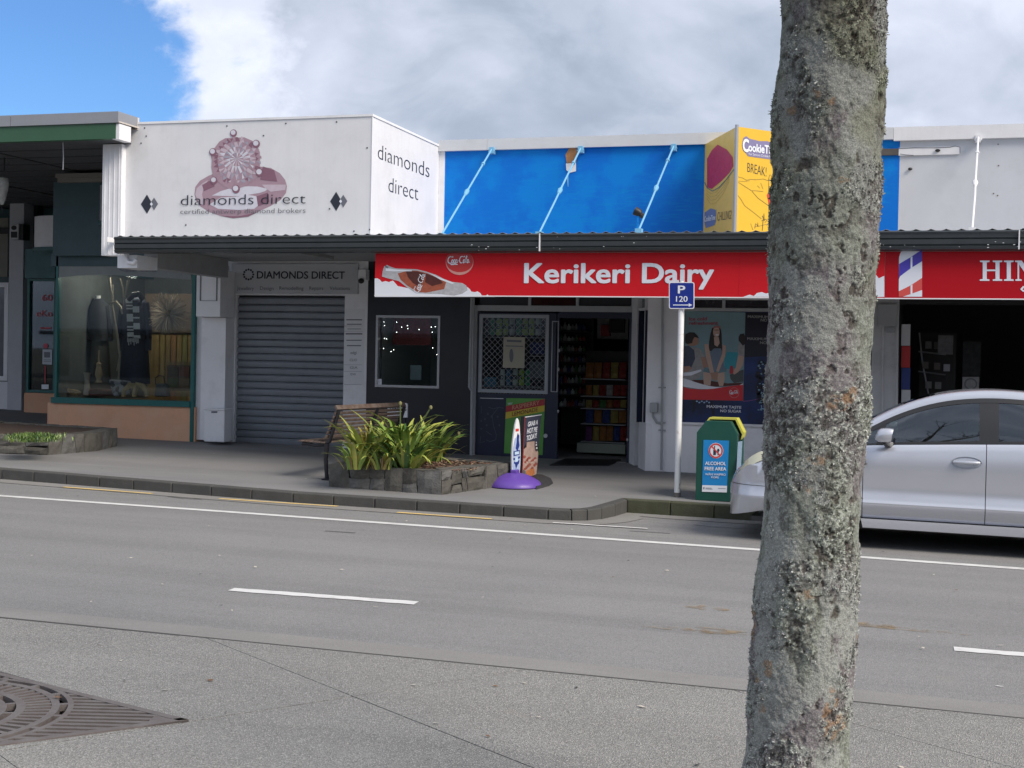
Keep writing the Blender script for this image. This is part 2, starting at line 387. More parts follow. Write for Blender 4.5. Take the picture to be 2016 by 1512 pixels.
def script_logo(pl, P0, P1, h, m, parent, lift=.004, n=(0, -1, 0), w=.11, name='lettering'):
    """flowing script wordmark, hand-drawn strokes; unit box 0..6 x 0..1"""
    def arc(cx, cy, rx, ry, a0, a1, k=12): return [(cx+rx*math.cos(R(a0+(a1-a0)*i/k)), cy+ry*math.sin(R(a0+(a1-a0)*i/k))) for i in range(k+1)]
    S = []
    def C(x): S.append(arc(x+.55, .52, .5, .5, 55, 300)); S.append([(x+.85, .9), (x+1.05, 1.02), (x+1.2, .9)]); 
    def o_(x): S.append(arc(x, .28, .17, .25, 0, 360, 10))
    C(0); S.append([(.5, .0), (1.0, -.18), (1.8, -.12), (2.4, -.22)])
    o_(1.1); S.append(arc(1.6, .28, .2, .25, 50, 310)); o_(2.0); S.append([(2.18, .5), (2.2, .1), (2.35, .05)])
    S.append([(2.4, .32), (2.75, .38)])
    C(2.65); 
    o_(3.75); S.append([(4.0, .12), (4.2, .6), (4.32, 1.05), (4.2, 1.1), (4.1, .8), (4.12, .15), (4.3, .05)]); o_(4.62); S.append([(4.8, .5), (4.82, .1), (5.1, .12)])
    b = MB(); nn = Vector(n)*lift; dx, dy = (P1[0]-P0[0])/5.2, (P1[1]-P0[1])/5.2; L = math.hypot(dx, dy); ux, uy = dy/L*h, -dx/L*h
    for s_ in S:
        k = len(s_); ww = [w*(.6+.9*math.sin(math.pi*i/(k-1))) for i in range(k)]
        for q in stroke(s_, ww): b.poly([pl(P0[0]+(x+.22*y)*dx+y*ux, P0[1]+(x+.22*y)*dy+y*uy)+nn for x, y in q])
    return b.build(name, m, parent)
def wall_box(b, pl0, x0, y0, x1, y1, depth, mi=0):
    """box whose front face spans two picture corners on the plane pl0"""
    a, c = pl0(x0, y0), pl0(x1, y1); return b.box(min(a.x, c.x), max(a.x, c.x), a.y, a.y+depth, min(a.z, c.z), max(a.z, c.z), mi)
def fbox(name, Y, x0, y0, x1, y1, depth, m, parent, bevel=0, label=None):
    b = MB(); wall_box(b, PY(Y), x0, y0, x1, y1, depth); return b.build(name, m, parent, bevel=bevel, label=label)

exec_parts = []
# ================================================================== THE GROUND
b = MB(); b.poly([(-400, -300, road_z(-400)-.14), (400, -300, road_z(400)-.14), (400, 500, road_z(400)-.14), (-400, 500, road_z(-400)-.14)])
b.build('ground', mat('ground_soil', (.10, .09, .07), .95, var=.3, vscale=.2), kind='structure')
b = MB(); b.poly([(-60, 6.8, road_z(-60)), (60, 6.8, road_z(60)), (60, 16.5, road_z(60)), (-60, 16.5, road_z(-60))])
road = b.build('road', ASPH, kind='structure')
KL = [(-40, 14.6), (-11, 14.56), (-9, 14.36), (-6.8, 14.13), (-3.8, 14.09), (-3.55, 14.13), (-3.40, 14.24), (-3.29, 14.45), (-3.22, 14.8), (-3.18, 15.22), (-1.7, 15.2), (30, 15.2)]
def resample(P, step):
    out = [Vector((*P[0], 0))]; 
    for a, c in zip(P, P[1:]):
        a, c = Vector((*a, 0)), Vector((*c, 0)); L = (c-a).length; n = max(1, round(L/step))
        out += [a+(c-a)*i/n for i in range(1, n+1)]
    return out
K = resample(KL, .5)
def normals(K):
    N = []
    for i in range(len(K)):
        d = (K[min(i+1, len(K)-1)]-K[max(i-1, 0)]).normalized(); N.append(Vector((-d.y, d.x, 0)))
    return N
KN = normals(K); KB = [p+n*.14 for p, n in zip(K, KN)]; KC = [p-n*.32 for p, n in zip(K, KN)]
b = MB()
for i in range(len(K)-1):
    b.poly([(p.x, p.y, road_z(p.x)+.005) for p in (KC[i], KC[i+1], K[i+1], K[i])])
ch = b.build('channel', CHAN, road)
walk = MB(); YM, YE = 19.4, 26
for i in range(len(KB)-1):
    a, c = KB[i], KB[i+1]
    walk.poly([(a.x, a.y, foot_z(a.x, a.y)), (c.x, c.y, foot_z(c.x, c.y)), (c.x, YM, foot_z(c.x, YM)), (a.x, YM, foot_z(a.x, YM))])
    walk.poly([(a.x, YM, foot_z(a.x, YM)), (c.x, YM, foot_z(c.x, YM)), (c.x, 23.6, foot_z(c.x, 23.6)), (a.x, 23.6, foot_z(a.x, 23.6))])
path = walk.build('footpath', FTPM, kind='structure')
kr = random.Random(3)
rest = MB()
for i in range(len(K)-1):
    a, c, ab, cb = K[i], K[i+1], KB[i], KB[i+1]
    d = (c-a); g = d.normalized()*.004
    top = [(q.x, q.y, foot_z(q.x, q.y)+.004) for q in (a+g, c-g, cb-g, ab+g)]
    bot = [(q.x, q.y, road_z(q.x)-.08) for q in (a+g, c-g, cb-g, ab+g)]
    t = MB() if -14 < a.x < 5 else rest
    j = kr.uniform(-.003, .003); top = [(x, y+(0 if y > 15 and x > -3.1 else j), z+kr.uniform(-.002, .001)) for x, y, z in top]
    t.add(bot+top, [(3, 2, 1, 0), (4, 5, 6, 7), (0, 1, 5, 4), (1, 2, 6, 5), (2, 3, 7, 6), (3, 0, 4, 7)])
    if t is not rest: t.build('kerb_block', KERBT if a.x > -3.2 else KERBM, path, bevel=.012)
rest.build('kerb', KERBM, path, kind='stuff')
def soften(m, thr=(.42, .68), scale=9):
    t = m.node_tree; b_ = t.nodes['Principled BSDF']; o_ = t.nodes['Material Output']; tr = t.nodes.new('ShaderNodeBsdfTransparent'); mxn = t.nodes.new('ShaderNodeMixShader'); n_ = t.nodes.new('ShaderNodeTexNoise'); n_.inputs['Scale'].default_value = scale; n_.inputs['Detail'].default_value = 6
    tcn = t.nodes.new('ShaderNodeTexCoord'); t.links.new(tcn.outputs['Object'], n_.inputs[0]); mr = t.nodes.new('ShaderNodeMapRange'); t.links.new(n_.outputs[0], mr.inputs[0]); mr.inputs[1].default_value, mr.inputs[2].default_value = thr; mr.inputs[4].default_value = .75
    t.links.new(mr.outputs[0], mxn.inputs[0]); t.links.new(tr.outputs[0], mxn.inputs[1]); t.links.new(b_.outputs[0], mxn.inputs[2]); t.links.new(mxn.outputs[0], o_.inputs[0])
soften(STAIN)
def strip(name, P0, P1, w, m, h=.004, parent=road):
    a, c = ROAD(*P0), ROAD(*P1); d = (c-a).normalized(); n = Vector((-d.y, d.x, 0))*w/2
    b = MB(); N_ = 14; pts = []
    for s in (1, -1):
        row = [a+(c-a)*i/N_+n*s*(1+random.uniform(-.12, .12)) for i in range(N_+1)]
        pts += row if s == 1 else row[::-1]
    b.poly([(p.x, p.y, road_z(p.x)+h) for p in pts]); return b.build(name, m, parent)
b = MB(); YW_ = [(-30, 13.3), (-9.9, 13.0), (-7.3, 12.97), (-1.45, 12.87), (.9, 12.82), (12, 12.7)]
for p, q in zip(YW_, YW_[1:]): b.poly([(p[0], p[1]-.06, road_z(p[0])+.004), (q[0], q[1]-.06, road_z(q[0])+.004), (q[0], q[1]+.07, road_z(q[0])+.004), (p[0], p[1]+.07, road_z(p[0])+.004)])
b.build('edge_line', LINEW, road)
strip('centre_dash', (455, 1161), (820, 1188), .125, LINEW); strip('centre_dash', (1878, 1278), (2180, 1303), .125, LINEW)
for q in [((125, 960), (300, 973)), ((432, 983), (665, 998)), ((782, 1010), (968, 1023))]: strip('no_parking_dash', *q, .075, LINEY, h=.009)
strip('no_parking_dash', (1088, 1030), (1275, 1042), .06, LINEW, h=.009)
def blob(name, c, rx, ry, m, plane=ROAD, h=.004, parent=road, seed=0):
    r_ = random.Random(seed); b = MB(); o = plane(*c)
    pts = []
    for i in range(18):
        a = 2*math.pi*i/18; k = r_.uniform(.5, 1.15); x, y = o.x+rx*k*math.cos(a), o.y+ry*k*math.sin(a); pts.append((x, y, road_z(x)+h))
    b.poly(pts); return b.build(name, m, parent)
for i, (c, rx, ry) in enumerate([((1392, 1197), .10, .05), ((1412, 1243), .13, .05), ((1340, 1240), .2, .03), ((1700, 1229), .17, .05), ((1790, 1240), .28, .035)]): blob('clay_stain', c, rx*1.5, ry*2.2, STAIN, seed=i)
blob('puddle_mark', (1968, 1352), .03, .012, LINEW, seed=9)
for P in [[(1365, 1034), (1400, 1038), (1440, 1040), (1493, 1043)], [(1240, 1046), (1290, 1049), (1320, 1051)], [(330, 978), (360, 982), (398, 984)], [(640, 1046), (700, 1050)]]:  # first polyline paints the car's dark shadow line on the road, the rest are cracks
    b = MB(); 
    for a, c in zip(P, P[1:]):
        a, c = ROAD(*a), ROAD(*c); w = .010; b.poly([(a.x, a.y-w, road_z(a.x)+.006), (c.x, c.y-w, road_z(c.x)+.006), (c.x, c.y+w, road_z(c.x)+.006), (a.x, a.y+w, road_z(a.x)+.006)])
    b.build('shadow_and_crack_line', BLACK, road)

# near pavement: big exposed-aggregate slabs round an iron tree grate
def clip(P, o, n):     # keep (p-o).n <= 0
    out = []
    for i in range(len(P)):
        a, c = P[i], P[(i+1) % len(P)]; da, dc = (a[0]-o[0])*n[0]+(a[1]-o[1])*n[1], (c[0]-o[0])*n[0]+(c[1]-o[1])*n[1]
        if da <= 0: out.append(a)
        if da*dc < 0: t = da/(da-dc); out.append((a[0]+(c[0]-a[0])*t, a[1]+(c[1]-a[1])*t))
    return out if len(out) > 2 else []
APEX = (-3.03, 5.30); _ga, _gb = R(231), R(161); GS = 1.5
GQ = [APEX, (APEX[0]+GS*math.cos(_gb), APEX[1]+GS*math.sin(_gb)), (APEX[0]+GS*(math.cos(_ga)+math.cos(_gb)), APEX[1]+GS*(math.sin(_ga)+math.sin(_gb))), (APEX[0]+GS*math.cos(_ga), APEX[1]+GS*math.sin(_ga))]
GC = (sum(p[0] for p in GQ)/4, sum(p[1] for p in GQ)/4); ga = math.atan2(APEX[1]-GC[1], APEX[0]-GC[0]); GD = math.hypot(APEX[0]-GC[0], APEX[1]-GC[1])
def subtract(P, Q):
    res = []
    for i in range(len(Q)):
        if not P: break
        a, c = Q[i], Q[(i+1) % len(Q)]; n = (c[1]-a[1], -(c[0]-a[0]))
        out = clip(P, a, (-n[0], -n[1]))
        if out: res.append(out)
        P = clip(P, a, n)
    return res
nearp = MB(); nearp.poly([(-60, -8, near_z(-60)-.12), (60, -8, near_z(60)-.12), (60, 6.86, near_z(60)-.12), (-60, 6.86, near_z(-60)-.12)])
near = nearp.build('near_footpath', mat('slab_bed', (.03, .028, .025), .95), kind='structure')
TC = (-.366, 4.4)            # the trunk's foot on the near pavement
A_, B_ = R(55.5), R(-34.5); da_, db_ = (math.cos(A_), math.sin(A_)), (math.cos(B_), math.sin(B_)); S_ = 1.67
O_ = (-3.03, 5.30); off_b = .84
TQ = [(TC[0]+.42*math.cos(A_+R(45)+k*math.pi/2), TC[1]+.42*math.sin(A_+R(45)+k*math.pi/2)) for k in range(4)]
SL2 = [SLABM]
for i in range(-7, 8):
    for j in range(-7, 8):
        a0, a1 = (i*S_+off_b+.0025), ((i+1)*S_+off_b-.0025); b0, b1 = j*S_+.0025, (j+1)*S_-.0025
        P = [(O_[0]+da_[0]*a+db_[0]*c, O_[1]+da_[1]*a+db_[1]*c) for a, c in ((a0, b0), (a0, b1), (a1, b1), (a1, b0))]
        P = clip(P, (0, 6.86), (0, 1)); P = clip(P, (0, -4), (0, -1)) if P else P
        if not P: continue
        if sum((P[k][0]*P[(k+1) % len(P)][1]-P[(k+1) % len(P)][0]*P[k][1]) for k in range(len(P))) < 0: P = P[::-1]
        parts_ = []
        for q in subtract(P, GQ): parts_ += subtract(q, TQ)
        if not parts_: continue
        b = MB(); dz = random.uniform(-.002, .002)
        for q in parts_: b.prism([(x, y, near_z(x)-.045) for x, y in q], (0, 0, .045+dz))
        b.build('slab', SLABM, near)
b = MB(); b.box(-60, 60, 6.862, 6.90, -1.0, 0); b.v = [(x, y, (near_z(x)-.003) if z > -.5 else road_z(x)-.1) for x, y, z in b.v]
b.build('kerb_edge', mat('kerb_edge_dark', (.05, .048, .045), .9), near)
b = MB(); b.poly([(-60, 6.905, road_z(-60)+.006), (60, 6.905, road_z(60)+.006), (60, 7.55, road_z(60)+.006), (-60, 7.55, road_z(-60)+.006)]); b.build('near_channel', CHAN, road)
# tree grate
gr = thing('tree_grate', 'rusty iron tree grate with ringed slots set flush into the near pavement', 'tree grate', (*GC, near_z(GC[0])))
zg = near_z(GC[0])-.004; pit = MB(); pit.poly([(x, y, zg-.09) for x, y in GQ]); pit.build('soil', mat('grate_soil', (.02, .014, .01), .95), gr)
def annulus(b, r0, r1, zt, th, a0=0, a1=360, n=96):
    for k in range(n):
        t0, t1 = R(a0+(a1-a0)*k/n), R(a0+(a1-a0)*(k+1)/n)
        P = [(GC[0]+r*math.cos(t), GC[1]+r*math.sin(t), zt-th) for r, t in ((r0, t0), (r1, t0), (r1, t1), (r0, t1))]; b.prism(P, (0, 0, th))
for r0, r1 in ((.19, .225), (.365, .405), (.445, .485), (.595, .63), (.665, .69)):
    b = MB(); annulus(b, r0, r1, zg, .03); b.build('ring', GRATE, gr)
def bars(r0, r1, n, w, name='slot_bars'):
    b = MB()
    for k in range(n):
        t = 2*math.pi*k/n; c, s = math.cos(t), math.sin(t)
        b.prism([(GC[0]+r*c-q*s, GC[1]+r*s+q*c, zg-.031) for r, q in ((r0, -w), (r1, -w), (r1, w), (r0, w))], (0, 0, .03))
    return b.build(name, GRATE, gr, kind='stuff')
bars(.22, .37, 40, .0105); bars(.48, .60, 66, .0125); bars(.40, .45, 16, .012); bars(.625, .67, 20, .014)
b = MB(); fr = MB()
for k in range(4):
    t = ga+k*math.pi/2; c, s = math.cos(t), math.sin(t)
    for i in range(-7, 8):
        q = i*.056; e = (GD-abs(q)*1.43-.05) if k % 2 == 0 else (GS*math.sin(R(35))-abs(q)*.70-.04); st = math.sqrt(max(.01, .69**2-q*q))-.004
        if abs(i) % 1 == 0 and e > st:
            b.prism([(GC[0]+r*c-qq*s, GC[1]+r*s+qq*c, zg-.0305) for r, qq in ((st, q-.0145), (e, q-.0145), (e, q+.0145), (st, q+.0145))], (0, 0, .03))
    # border
    a, d = Vector((*GQ[k], 0)), Vector((*GQ[(k+1) % 4], 0)); m_ = (d-a).normalized(); nn = Vector((-m_.y, m_.x, 0))
    P = [a, d, d+nn*.04-m_*.02, a+nn*.04+m_*.02]; fr.prism([(p.x, p.y, zg-.03) for p in P], (0, 0, .031))
    if k == 0: e1 = Vector((math.cos(_ga), math.sin(_ga), 0)); e2 = Vector((math.cos(_gb), math.sin(_gb), 0)); P = [a, a+e1*.2, a+e2*.2]; fr.prism([(p.x, p.y, zg-.031) for p in P], (0, 0, .030))
b.build('slot_bars', GRATE, gr, kind='stuff'); fr.build('frame', GRATE, gr)

# ================================================================== BUILDINGS
YS, YP, YB, YG, YR = 19.0, 18.93, 16.38, 15.9, 18.2
def kg(z): return 1.7+(z-1.7)*YG/15.0
def kb(z): return 1.7+(z-1.7)*YB/15.6
def kp(z): return 1.7+(z-1.7)*YP/18.05
S = PY(YS)
# ---- canopy over the footpath
can = thing('street_canopy', 'long flat shop canopy with dark ribbed gutter and corrugated roof over the footpath', 'canopy', (-4, 15, 3))
b = MB(); XL, XR = -9.68*YG/15, 9.0
prof = [(15.02, 2.935), (14.94, 2.945), (14.925, 2.975), (14.94, 2.985), (14.925, 3.0), (14.925, 3.045), (14.94, 3.055), (14.925, 3.065), (14.925, 3.10), (14.91, 3.125), (14.93, 3.14), (14.98, 3.135), (15.02, 3.06)]
prof = [(y-15+YG, kg(z)) for y, z in prof]; xj = PY(YG)(1066, 480).x
for xa, xb in ((XL, xj-.004), (xj+.004, .95), (.958, XR)):
    g = MB(); g.prism([(xa, y, z) for y, z in prof], (xb-xa, 0, 0)); g.build('gutter', GUTTER, can)
g = MB()
for x in (xj, .954): g.box(x-.006, x+.006, YG-.095, YG-.07, kg(2.94), kg(3.14))
for i in range(34):
    x = random.gauss(-4.6, .9) if i % 2 else random.uniform(-1, 1); z = random.uniform(2.95, 3.03) if random.random() < .8 else 3.1; r_ = random.uniform(.002, .006)
    g.box(x-r_*1.6, x+r_*1.6, YG-.078, YG-.0755, kg(z)-r_*.6, kg(z)+r_*.6)
g.build('paint_flecks', WHITE, can, kind='stuff')
def corrug(x0, x1, y0, z0, y1, z1, pitch=.16, h=.019, th=.004):
    b = MB(); n = int((x1-x0)/pitch*6); row = []
    for i in range(n+1):
        x = x0+(x1-x0)*i/n; row.append((x, h*(.5+.5*math.sin(2*math.pi*x/pitch))**3))
    v = []
    for (x, d) in row: v += [(x, y0, z0+d), (x, y1, z1+d), (x, y0, z0+d-th), (x, y1, z1+d-th)]
    f = []
    for i in range(n): o = 4*i; f += [(o, o+4, o+5, o+1), (o+2, o+3, o+7, o+6), (o, o+2, o+6, o+4)]
    b.add(v, f); return b
corrug(XL, XR, YG-.03, kg(3.145), YP-.01, kg(3.19)).build('roof_sheet', mat('roof_zinc', (.42, .44, .46), .4, metal=.3, var=.2, dirt=.3), can)
b = MB(); b.box(XL+.02, XR, YG+.06, 19.0, 3.14, 3.16); b.build('soffit', SOFFIT, can)
b = MB()
for x in (-8.2, -3.4, 1.2, 4.4): b = MB(); b.box(x, x+.07, YG+.06, 18.1, 3.095, 3.139); b.build('rafter', SOFFIT, can)
# ---- jewellery shop
jw = thing('jewellery_shop', 'white jewellery shop with boxed parapet sign and closed grey roller shutter', 'building', (-8.5, 19, .35))
XB0, XB1, ZB0, ZB1 = -10.03*YB/15.6, -6.53*YB/15.6, kb(3.12), kb(4.68)
b = MB(); b.box(XB0, XB1, YB, YP-.01, kb(3.18), ZB1-.03); b.build('parapet_box', WHITE2, jw, bevel=.004)
b = MB(); b.box(XB0-.01, XB1+.012, YB-.012, YB+.03, ZB1-.03, ZB1); b.box(XB1-.02, XB1+.012, YB+.03, YP-.02, ZB1-.03, ZB1); b.build('parapet_capping', WHITE, jw)
b = MB(); b.box(XB1-.003, XB1+.006, YB-.006, YB+.012, kb(3.18), ZB1-.03); b.build('corner_trim', WHITE, jw)
pb = PY(YB); pr_ = PX(XB1)
z4 = Z(340, 240, 6.72)
# the ring print
def outer_band():
    return [z4(ell(900, 930, 612, 318, 40, .0))]
def ringpart(nm, pts, m, lift): return flat(nm, pb, [z4(p) for p in pts], m, ringp, lift)
ringp = flat('ring_picture', pb, [z4([(290, 960), (300, 860), (360, 780), (480, 710), (620, 660), (1150, 590), (1300, 610), (1420, 680), (1490, 770), (1512, 850), (1500, 940), (1430, 1030), (1300, 1110), (1150, 1180), (1050, 1225), (900, 1262), (760, 1270), (620, 1240), (480, 1190), (370, 1120), (310, 1040)])], PINK[0], jw, .002)
ringpart('ring_inner', [[(520, 975), (640, 915), (790, 872), (980, 852), (1120, 855), (1260, 885), (1225, 915), (1150, 940), (1000, 965), (1110, 985), (1130, 1110), (1080, 1150), (880, 1165), (600, 1150), (490, 1090), (640, 1000), (900, 985)]], PINK[3], .003)
ringpart('ring_highlight', [[(300, 960), (320, 880), (400, 810), (470, 770), (420, 850), (390, 960), (420, 1100), (350, 1080)], [(1180, 830), (1500, 830), (1490, 900), (1300, 925), (1230, 880)]], PINK[2], .0035)
ringpart('ring_shadow', [[(390, 835), (490, 780), (560, 850), (415, 915)], [(1195, 590), (1345, 640), (1385, 790), (1160, 765)], [(1110, 985), (1260, 935), (1280, 1060), (1130, 1120)], [(620, 1240), (860, 1250), (1060, 1215), (1160, 1175), (1000, 1255), (800, 1275)]], PINK[1], .004)
ringpart('ring_head', [[(520, 500), (500, 420), (620, 260), (700, 215), (950, 205), (1100, 270), (1155, 400), (1155, 700), (1040, 800), (960, 850), (820, 900), (700, 870), (540, 740), (515, 600)]], PINK[0], .0045)
rr = random.Random(5); fac = {k: [] for k in range(5)}
cx, cy = 850, 490
rings = [0, 95, 190, 275, 340]; 
for a in range(len(rings)-1):
    n = 12+a*5
    for k in range(n):
        for h_ in (0, 1):
            t0, t1, tm = 2*math.pi*k/n, 2*math.pi*(k+1)/n, 2*math.pi*(k+.5)/n
            rin, rout = rings[a], rings[a+1]*rr.uniform(.9, 1.05); q = lambda r, t: (cx+r*.93*math.cos(t), cy+r*math.sin(t)*.95+.1*r)
            tri = [q(rin, t0), q(rout, tm), q(rin, t1)] if h_ == 0 else [q(rin, t0), q(rout, t0), q(rout, tm)]
            c_ = rr.choice([3, 3, 4, 2, 2] if a < 2 else ([3, 2, 2, 0, 4] if a == 2 else [0, 0, 1, 2, 1, 4])); fac[c_].append(tri)
for k, v in fac.items():
    if v: ringpart('ring_facets', v, PINK[k], .005+.0004*k)
for cx_, cy_, r_ in ((808, 150, 46), (535, 400, 48), (1108, 292, 50), (1150, 670, 52), (840, 890, 52), (548, 775, 46)):
    ringpart('ring_claw', [ell(cx_, cy_, r_, r_*1.1, 14)], PINK[1], .0075); ringpart('ring_claw_glint', [ell(cx_-5, cy_-r_*.2, r_*.7, r_*.7, 12)], PINK[3], .008)
    ringpart('ring_claw', [[(cx_-20, cy_+40), (cx_+20, cy_+40), (cx_+(cx-cx_)*.3+15, cy_+(cy-cy_)*.3), (cx_+(cx-cx_)*.3-15, cy_+(cy-cy_)*.3)]], PINK[0], .0072)
text('diamonds direct', pb, (356.5, 404.5), (602, 400.8), 21.5, INK, jw, .010, off=-.012)
text('certified antwerp diamond brokers', pb, (355.5, 421.6), (602, 419), 10.2, INKG, jw, .010, off=-.006)
def diamonds(c, s):
    a = 26*s; b_ = 18*s
    flat('diamond_logo', pb, [[(c[0]-17, c[1]), (c[0]-5, c[1]-19), (c[0]+6, c[1]), (c[0]-5, c[1]+19)]], INK, jw, .003)
    flat('diamond_logo', pb, [[(c[0]+1.5, c[1]-1.5), (c[0]+9, c[1]-13), (c[0]+17, c[1]-.5), (c[0]+9, c[1]+12)]], INKG, jw, .0045)
    flat('diamond_logo', pb, [[(c[0]+1, c[1]), (c[0]+4, c[1]-4), (c[0]+7, c[1]), (c[0]+4, c[1]+4)]], SIGNW, jw, .006)
diamonds((294.5, 402), 1); diamonds((667, 396.5), 1)
b = MB()
for p in [(285, 252), (288, 268), (278, 282), (447, 248), (563, 243), (663, 240), (519, 267), (723, 291), (728, 452), (697, 455), (649, 411), (366, 443)]:
    o = pb(*p); b.box(o.x-.008, o.x+.008, YB-.006, YB-.0005, o.z-.008, o.z+.008)
b.build('screw_heads', INK, jw, kind='stuff')
text('diamonds', pr_, (743.5, 312), (845, 350), 31, INK, jw, .003, n=(1, 0, 0), off=-.013, up=(.02, -1))
text('direct', pr_, (764.5, 377), (823, 394.5), 31, INK, jw, .003, n=(1, 0, 0), off=-.013)
# walls of the jewellery shop front
b = MB(); zf = foot_z(-9, 19)-.12
xs = [PY(YS)(x, 700).x for x in (384, 470, 678, 722)]
b.box(xs[0], -10.155, YS, YS+.25, zf, 3.14); b.box(-8.345, xs[3], YS, YS+.25, zf, 3.14); b.box(-10.155, -8.345, YS, YS+.25, 2.625, 3.14)
b.build('front_wall', WHITE, jw)
b = MB(); b.box(-10.9, xs[3], 19.26, 30, .2, 4.5); b.build('rear_body', OFFW, jw)
sh = MB(); sh.box(-10.155, -8.345, 19.1, 19.12, zf, 2.62); shut = sh.build('roller_shutter', BLACK, jw)
p_ = (2.60-.34)/21
for k in range(21):
    z0 = .335+k*p_; s = MB(); s.prism([(-10.15, y, z) for y, z in ((19.095, z0), (19.062, z0+.006), (19.048, z0+p_*.35), (19.05, z0+p_*.75), (19.075, z0+p_*.97), (19.095, z0+p_*.97))], (1.8, 0, 0)); s.build('slat', SHUT, shut, smooth=True)
s = MB(); s.box(-10.15, -8.35, 19.03, 19.1, .29, .335); s.build('bottom_rail', SHUT, shut)
sb = MB(); wall_box(sb, PY(18.96), 456, 519, 704, 579, .035); sgn = sb.build('shop_sign', mat('sign_grey', (.50, .52, .55), .5, var=.05), jw, bevel=.003)
P9 = PY(18.958)
text('DIAMONDS DIRECT', P9, (506, 548.2), (678.5, 548.8), 15, INK, sgn, .002, off=.018)
for i, (w_, a, c) in enumerate((('Jewellery', 466.5, 500), ('Design', 512, 538.5), ('Remodelling', 550, 597.5), ('Repairs', 609, 636.5), ('Valuations', 649, 689))): text(w_, P9, (a, 570.5), (c, 571), 7.2, INKG, sgn, .002)
b = MB()
for k in range(12):
    a = 2*math.pi*k/12; c = (489.4+9.4*math.cos(a), 540.4+9.8*math.sin(a)); b.poly([P9(*q)+Vector((0, -.002, 0)) for q in ell(c[0], c[1], 2.3, 2.3, 6, a)])
b.build('logo', INK, sgn)
# brand list on the right pier
bl = flat('brand_list', PY(18.998), [[(680, 608), (718, 608), (716, 757), (676, 757)]], WHITE2, jw, 0)
P10 = PY(18.996)
for w_, a, c, y, h in (('edgi', 690, 702, 697, 6), ('CLIO', 688.5, 703, 711, 5), ('GIA', 689, 704, 726, 5), ('IDW', 690, 700.5, 739, 4.5)): text(w_, P10, (a, y), (c, y), h, INKG, bl, .002)
flat('printed_lines', P10, [[(a, y), (c, y), (c, y+h), (a, y+h)] for a, c, y, h in ((682, 713, 628.5, 2.2), (683, 712, 637.5, 1.8), (684, 711, 647, 1.2), (680.5, 713.5, 656, 2.6), (682, 712, 669, 1.8), (683, 711, 679.5, 2), (678, 714, 641.5, .4), (678, 714, 652, .4), (677, 713, 718, .4), (677, 713, 731, .4), (677, 712, 757, .5))], INKG, bl, .002)
# pilaster, beam, boxes to the left of the shutter
fbox('pilaster', 18.72, 397, 625, 441, 868, .28, WHITE, jw, bevel=.004)
fbox('pilaster_edge', 18.8, 384.5, 540, 394, 866, .2, WHITE2, jw)
fbox('meter_box', 18.5, 387, 531, 433, 624, .45, WHITE, jw, bevel=.01)
b = MB(); o = PY(18.49)
for x0, y0, x1, y1 in ((394, 533, 395, 592), (394, 591.5, 426, 592.5), (426, 533, 427, 592.5)): wall_box(b, o, x0, y0, x1, y1, .012)
b.build('panel_joint', INKG, jw)
b = MB(); b.box(-10.32, -10.02, YG+.1, YG+.6, 2.83, 3.0); b.build('beam_end', WHITE, jw)
b = MB(); b.box(-10.24, -10.03, YG+.62, 18.5, 2.86, 3.138); b.build('beam', SOFFIT, jw)
b = MB(); o = PY(YG+.07)(248, 497); b.tube([o+Vector((0, 0, .05)), o+Vector((0, 0, -.08)), o+Vector((.04, .0, -.13)), o+Vector((.12, .0, -.14)), o+Vector((.16, .0, -.09))], .028, 8); b.build('downpipe_bend', WHITE, jw, smooth=True)
b = MB(); o = PY(18.75)
b.tube([o(447, 524), o(447, 533), o(443, 538), o(436, 538)], .035, 8); b.build('conduit', OFFW, jw, smooth=True)
# white box standing at the pilaster
wb = thing('utility_box', 'small white metal cabinet standing at the foot of the white pilaster', 'cabinet', FOOT(425, 870))
b = MB(); wall_box(b, PY(18.45), 402, 806, 441, 871, .22); b.build('cabinet_body', WHITE, wb, bevel=.012)
b = MB(); wall_box(b, PY(18.43), 401, 804, 442, 808, .27); b.build('lid', WHITE, wb, bevel=.006)
flat('label', PY(18.448), [[(416, 809.5), (428, 809.5), (428, 813), (416, 813)]], INKG, wb, .002)
# dome camera
cmr = thing('security_camera', 'small white security camera with black lens above the shutter corner', 'camera', PY(18.8)(710, 545))
fbox('camera_body', 18.8, 705, 530, 720, 551, .14, WHITE, cmr, bevel=.01)
o = PY(18.78)(711, 553); b = MB(); b.sphere(o, (.045, .045, .04), 14); b.build('lens', BLACK, cmr, smooth=True)
for q in ((487, 516), (644, 511)):
    o = PY(17)(*q); b = MB(); b.lathe([(.05, 0), (.05, .02), (.02, .03)], (o.x, o.y, 3.10), 14); tag(b.build('ceiling_light', WHITE, smooth=True), 'small round white light under the canopy, %s of the two over the shutter' % ('left' if q[0] < 500 else 'right'), 'light')
